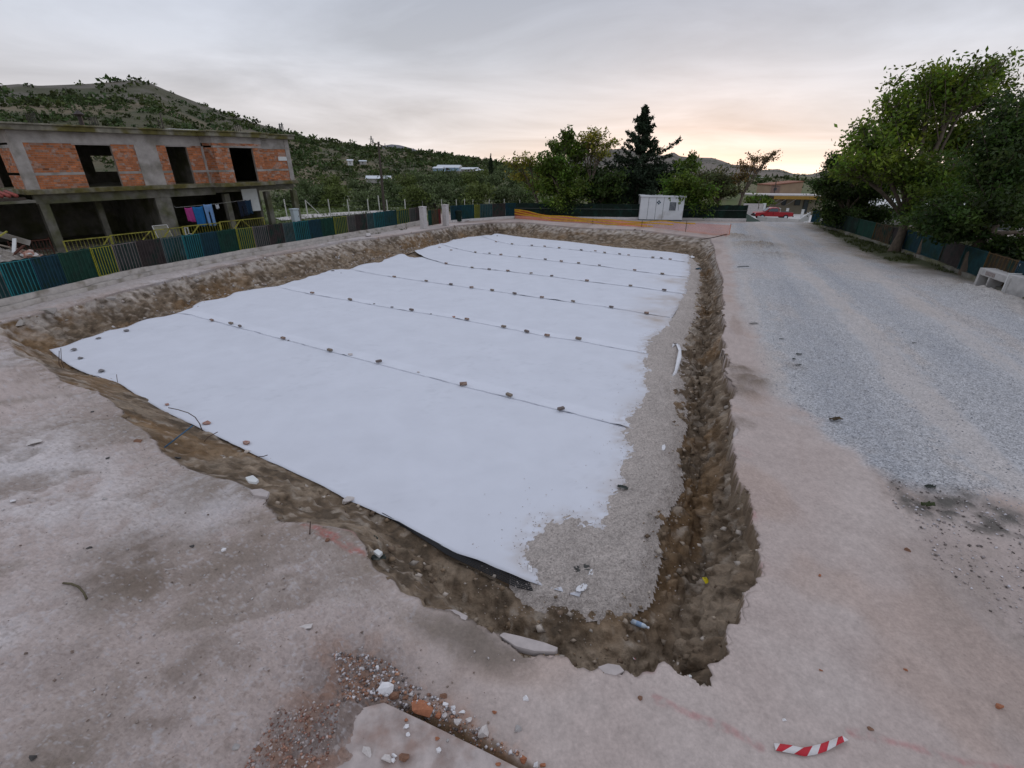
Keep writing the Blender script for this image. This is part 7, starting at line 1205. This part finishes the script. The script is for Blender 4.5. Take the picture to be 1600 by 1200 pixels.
crumple('fabric_scrap', 908, 929, .20, .10, M_TEX, 'white fabric scrap lying low on the gravel near the pit corner', 'fabric scrap', 5, .12, .2, .5); crumple('fabric_scrap', 922, 905, .07, .15, M_TEX, 'small pointed white fabric scrap beside the dark cloth', 'fabric scrap', 6, .12, .2, -.5); crumple('dark_cloth', 908, 899, .24, .14, M_GREYC, 'dark grey cloth scrap half buried in the gravel', 'cloth', 7, .12, .35); crumple('fabric_scrap', 828, 898, .06, .16, M_TEX, 'white fabric corner folded up at the end of the black net', 'fabric scrap', 8, .11, .4, .1); crumple('rubber_scrap', 972, 770, .2, .09, M_SHRED, 'black rubber scrap on the gravel strip', 'rubber scrap', 9, .13, .2, -.5); crumple('rubber_scrap', 944, 867, .1, .04, M_SHRED, 'small black scrap on the gravel above the dark cloth', 'rubber scrap', 10, .12); crumple('white_scrap', 1036, 706, .08, .24, M_TEX, 'narrow white scrap clinging to the gravel edge', 'fabric scrap', 11, .1, .3, -.3); crumple('blue_scrap', 1091, 424, .4, .25, MB_['blue'], 'blue scrap on the gravel near the far end', 'plastic scrap', 12, .12); crumple('white_scrap', 1081, 405, .25, .6, M_TEX, 'white curl of fabric at the far end of the gravel', 'fabric scrap', 13, .13, .3)
# white cloth ribbon along the gravel edge, curled at its top
rib = [(1050, 549), (1054, 545), (1059, 545), (1062, 552), (1061, 566), (1057, 580), (1051, 593), (1045, 604), (1040, 613), (1036, 623)]; v = []; wd_ = [.05, .10, .09, .07, .11, .08, .10, .06, .07, .02]
for k, (a, b) in enumerate(rib):
    p = on(a, b, .05 + .16 * math.exp(-((k - 1.5) / 1.3) ** 2)); v += [p + Vector((-wd_[k], -.05, .03 * math.sin(k * 2.1))), p + Vector((wd_[k] * .7, .05, .07 * math.cos(k * 1.7)))]
o = mesh_np('fabric_ribbon', [tuple(q) for q in v], [(2 * k, 2 * k + 1, 2 * k + 3, 2 * k + 2) for k in range(len(rib) - 1)], M_TEX, True); o.modifiers.new('t', 'SOLIDIFY').thickness = .005; tag(o, 'white fabric ribbon curling down the edge of the gravel strip', 'fabric ribbon')
# wires, rods, sticks
def wire(name, pts, r, m, lab, cat): mb = MB(); mb.tube(pts, r, 6); return tag(mb.build(name, m, None, True), lab, cat)
M_RUSTW = mat('rusty_wire', (.075, .045, .035), rough=.8, var=.3, scale=20); M_BLUER = mat('blue_rod', (.03, .10, .18), rough=.5, var=.2)
def up(px, py, b, dz): q = Vector(Dp(px, py, depth_of(b))); return q
b1 = on(100, 582); wire('wire', [b1, up(92, 568, b1, 0), up(92.5, 548, b1, 0)], .008, M_RUSTW, 'left wire of the upright rusty pair at the left fabric corner', 'wire'); wire('wire', [b1 + Vector((.05, 0, 0)), up(96, 566, b1, 0), up(95, 544, b1, 0)], .008, M_RUSTW, 'right wire of the upright rusty pair at the left fabric corner', 'wire')
b2 = on(184, 600); wire('wire', [b2, up(182, 585, b2, 0)], .007, M_RUSTW, 'short single wire standing at the near fabric edge', 'wire'); wire('wire', [P(142, 587, FLOOR_Z + .08), P(153, 588, FLOOR_Z + .2), P(166, 594, FLOOR_Z + .06)], .008, M_RUSTW, 'low curved wire lying over the near fabric edge', 'wire')
b3 = on(317, 676); wire('wire', [b3, up(312, 662, b3, 0), up(305, 652, b3, 0), up(294, 645, b3, 0), up(278, 640, b3, 0), up(263, 637, b3, 0)], .010, M_RUSTW, 'long dark wire bending over the fabric to a reddish stone', 'wire'); b4 = on(252, 703); wire('rod', [b4, up(301, 665, b4 + Vector((.5, .6, 0)), 0)], .013, M_BLUER, 'straight blue rod leaning from the bank to the fabric', 'rod')
b5 = on(324, 697); wire('wire', [b5, up(319, 690, b5, 0), up(325, 683, b5, 0), up(340, 675, b5, 0)], .008, M_RUSTW, 'hooked thin wire right of the blue rod', 'wire'); wire('wire', [P(400, 714, FLOOR_Z + .06), P(412, 713, FLOOR_Z + .1), P(418, 711, FLOOR_Z + .12)], .009, M_RUSTW, 'short twig end on the near fabric edge', 'twig')
wire('stick', [on(100, 913, .015), on(112, 914, .02), on(124, 920, .02), on(132, 928, .02), on(136, 937, .015)], .012, mat('dry_stick', (.10, .085, .05), var=.2), 'curved dry stick lying on the dirt apron', 'stick'); b6 = on(484, 835); wire('stick', [b6, up(485, 815, b6, 0)], .008, M_RUSTW, 'thin stake standing by the red painted mark', 'stick'); b6 = on(537, 815); wire('stick', [b6, up(540, 798, b6, 0)], .007, M_RUSTW, 'thin twig standing on the near bank', 'stick'); wire('stick', [on(330, 678, .03), on(350, 715, .03), on(380, 742, .03)], .012, M_RUSTW, 'long thin root trailing down the near bank', 'root')
wire('rope', [P(1096, 374, .0), P(1115, 371, .25), P(1136, 366, .6)], .03, M_RUSTW, 'dark rope tied from the bank to the last stake of the orange net', 'rope'); wire('wire', [on(1152, 418, .03), on(1160, 417, .03), on(1170, 417, .03)], .02, MB_['grey'], 'dark bar lying by the far right rim', 'bar')
for k, (px, py, w, d, lab) in enumerate(((1177, 507, .5, .10, 'black rubber strip lying on the pale edge of the road'), (1221, 531, .25, .08, 'small dark strip on the gravel road'), (1248, 555, .22, .12, 'dark scrap upper right of two more on the road'), (1240, 563, .18, .12, 'dark blue scrap in the middle of three on the road'), (1247, 572, .24, .09, 'lowest dark scrap of three on the gravel road'), (1428, 537, .2, .08, 'dark chip far out on the gravel road'))): crumple('rubber_scrap', px, py, w * .62, d * .55, M_SHRED, lab, 'rubber scrap', 40 + k, .03, .3)
crumple('dry_branch', 1305, 658, .26, .10, mat('dry_leaves', (.07, .05, .028), var=.4, scale=20, bump=.6), 'brown clump of dry twigs on the gravel road', 'twigs', 51, .04, .5); crumple('black_lump', 1452, 765, .15, .08, M_SHRED, 'black lump at the edge of the gravel road', 'lump', 52, .05, .5); crumple('weed_clump', 1448, 793, .2, .1, mat('weed', (.03, .04, .012), var=.4, scale=20), 'dark green weed clump in the dark spoil', 'weed', 53, .05, .4)
# litter in the trench: bottle, yellow tag, tape ends
p = on(998, 979, .045); bt_ = tag(empty('plastic_bottle', tuple(p), -.45), 'crushed clear plastic water bottle lying in the trench', 'bottle'); M_BOT = mat('bottle_plastic', (.50, .58, .66), rough=.15, var=.1, spec=.6, scale=12); m = MB(); m.tube([(-.11, 0, 0), (-.10, 0, 0), (-.06, 0, .004), (0, 0, -.003), (.05, 0, .003), (.075, 0, 0), (.10, 0, 0), (.115, 0, 0)], [.022, .034, .033, .030, .033, .030, .014, .013], 12); m.build('body', M_BOT, bt_, True); m = MB(); m.tube([(.116, 0, 0), (.135, 0, 0)], .016, 10); m.build('cap', mat('cap_white', (.7, .72, .78), rough=.4, var=.05), bt_); m = MB(); m.tube([(-.04, 0, .002), (.03, 0, 0)], .0345, 12, cap=False); m.build('label_band', mat('label_blue', (.25, .36, .52), rough=.4, var=.1), bt_)
p = on(1103, 911, .03); t_ = tag(empty('yellow_tag', tuple(p), .1), 'bright yellow plastic tag lying in the trench', 'tag'); m = MB(); m.box((-.035, -.07, 0), (.035, .07, .012)); m.build('tag', mat('bright_yellow', (.62, .50, .01), rough=.5, var=.05), t_, bevel=.003); m = MB(); m.tube([(-.01, .05, .013), (.01, .05, .013)], .006, 6); m.build('eyelet', MB_['brown'], t_)
RW = mat('tape_print', (1, 1, 1), attr=True, rough=.45, var=.06, scale=20, bump=.1); RED_, WHT_ = (.50, .025, .04), (.66, .64, .64)
def tape(px_pts, w, lab, ns, zf, name='barrier_tape', slant=.5):
    c = [zf(a, b) for a, b in px_pts]; path = lerp_poly([tuple(q[:2]) for q in c], np.linspace(0, 1, ns * 6 + 1)); zz = np.interp(np.linspace(0, 1, len(path)), np.linspace(0, 1, len(c)), [q[2] for q in c]); V, F, C = [], [], []
    t = np.gradient(path, axis=0); t /= np.hypot(*t.T)[:, None]; nr_ = np.stack([-t[:, 1], t[:, 0]], 1); n = len(path); tw = np.sin(np.linspace(0, 5, n)) * .5
    def pt(u, s):
        u = min(max(u, 0), n - 1.001); i = int(u); f_ = u - i; pp_ = path[i] * (1 - f_) + path[i + 1] * f_; q = nr_[i]; a = tw[i]; return (pp_[0] + q[0] * s * w * math.cos(a), pp_[1] + q[1] * s * w * math.cos(a), zz[i] * (1 - f_) + zz[i + 1] * f_ + s * w * math.sin(a) + .5 * w * abs(math.sin(a)))
    k = 0
    for j in range(-1, ns + 1):
        for h in range(6):
            u0, u1 = j * 6 + h, j * 6 + h + 1; b = len(V); sl = slant * 6
            V += [pt(u0 - sl, -.5), pt(u1 - sl, -.5), pt(u1 + sl, .5), pt(u0 + sl, .5)]; F.append((b, b + 1, b + 2, b + 3)); C += [RED_ if j % 2 == 0 else WHT_] * 4
    o = mesh_np(name, V, F, RW, False, cols=np.array(C)); o.modifiers.new('t', 'SOLIDIFY').thickness = .002; return tag(o, lab, 'barrier tape')
gz0 = lambda a, b: np.array([*P(a, b, .04)[:2], float(ground_z(*P(a, b, 0.03)[:2])[0]) + .02])
tape([(1211, 1166), (1235, 1171), (1255, 1176), (1270, 1173), (1290, 1166), (1308, 1158), (1321, 1153)], .058, 'twisted red and white barrier tape lying on the concrete', 7, gz0)
tape([(983, 1011), (987, 1022), (991, 1034)], .035, 'torn red and white tape end in the trench', 3, lambda a, b: np.array(on(a, b, .03)))

# tufts of grass along the right verge and by the kerbs
def tufts(name, poly, n, hgt, colr, seed, label, need=None):
    g = np.array(poly); a0, b0 = g.min(0); a1, b1 = g.max(0); r_ = np.random.default_rng(seed); x, y = r_.uniform(a0, a1, n * 6), r_.uniform(b0, b1, n * 6); k = inside(x, y, poly) & (fbm(x, y, .8, 3, seed) > -.12)
    if need is not None: k &= need(x, y)
    x, y = x[k][:n], y[k][:n]; z = ground_z(x, y); m_ = 7; a = r_.uniform(0, 6.28, (len(x), m_)); h = hgt * r_.uniform(.4, 1.3, (len(x), m_)); w = .016; le = r_.uniform(.1, .6, (len(x), m_)) * h
    bx = x[:, None] + r_.normal(0, .05, a.shape); by = y[:, None] + r_.normal(0, .05, a.shape); bz = np.repeat(z[:, None], m_, 1) - .02
    v = np.stack([np.stack([bx - w * np.sin(a), by + w * np.cos(a), bz], -1), np.stack([bx + w * np.sin(a), by - w * np.cos(a), bz], -1), np.stack([bx + le * np.cos(a), by + le * np.sin(a), bz + h], -1)], 2).reshape(-1, 3)
    cc = np.repeat((np.array(colr) * r_.uniform(.6, 1.5, (len(x) * m_, 1))), 3, 0); o = mesh_np(name, v, np.arange(len(v)).reshape(-1, 3), M_LEAF, False, cols=cc); tag(o, label, kind='stuff')
tufts('grass', VERGE, 5000, .16, (.055, .07, .018), 61, 'short dark grass on the verge under the right trees')
tufts('weeds', W([(-150, 520), (0, 478), (225, 428), (440, 388), (640, 358), (640, 352), (440, 380), (225, 420), (0, 466), (-150, 500)]), 500, .14, (.05, .06, .018), 62, 'sparse weeds along the kerb under the coloured fence', need=lambda x, y: vnoise(x * .7, y * .7, 5) > .55)
tufts('grass', [(-22, 33), (-14, 50), (-6, 57), (-6, 75), (-40, 75), (-40, 40)], 3500, .3, (.07, .10, .02), 63, 'bright field grass before the olive trees')
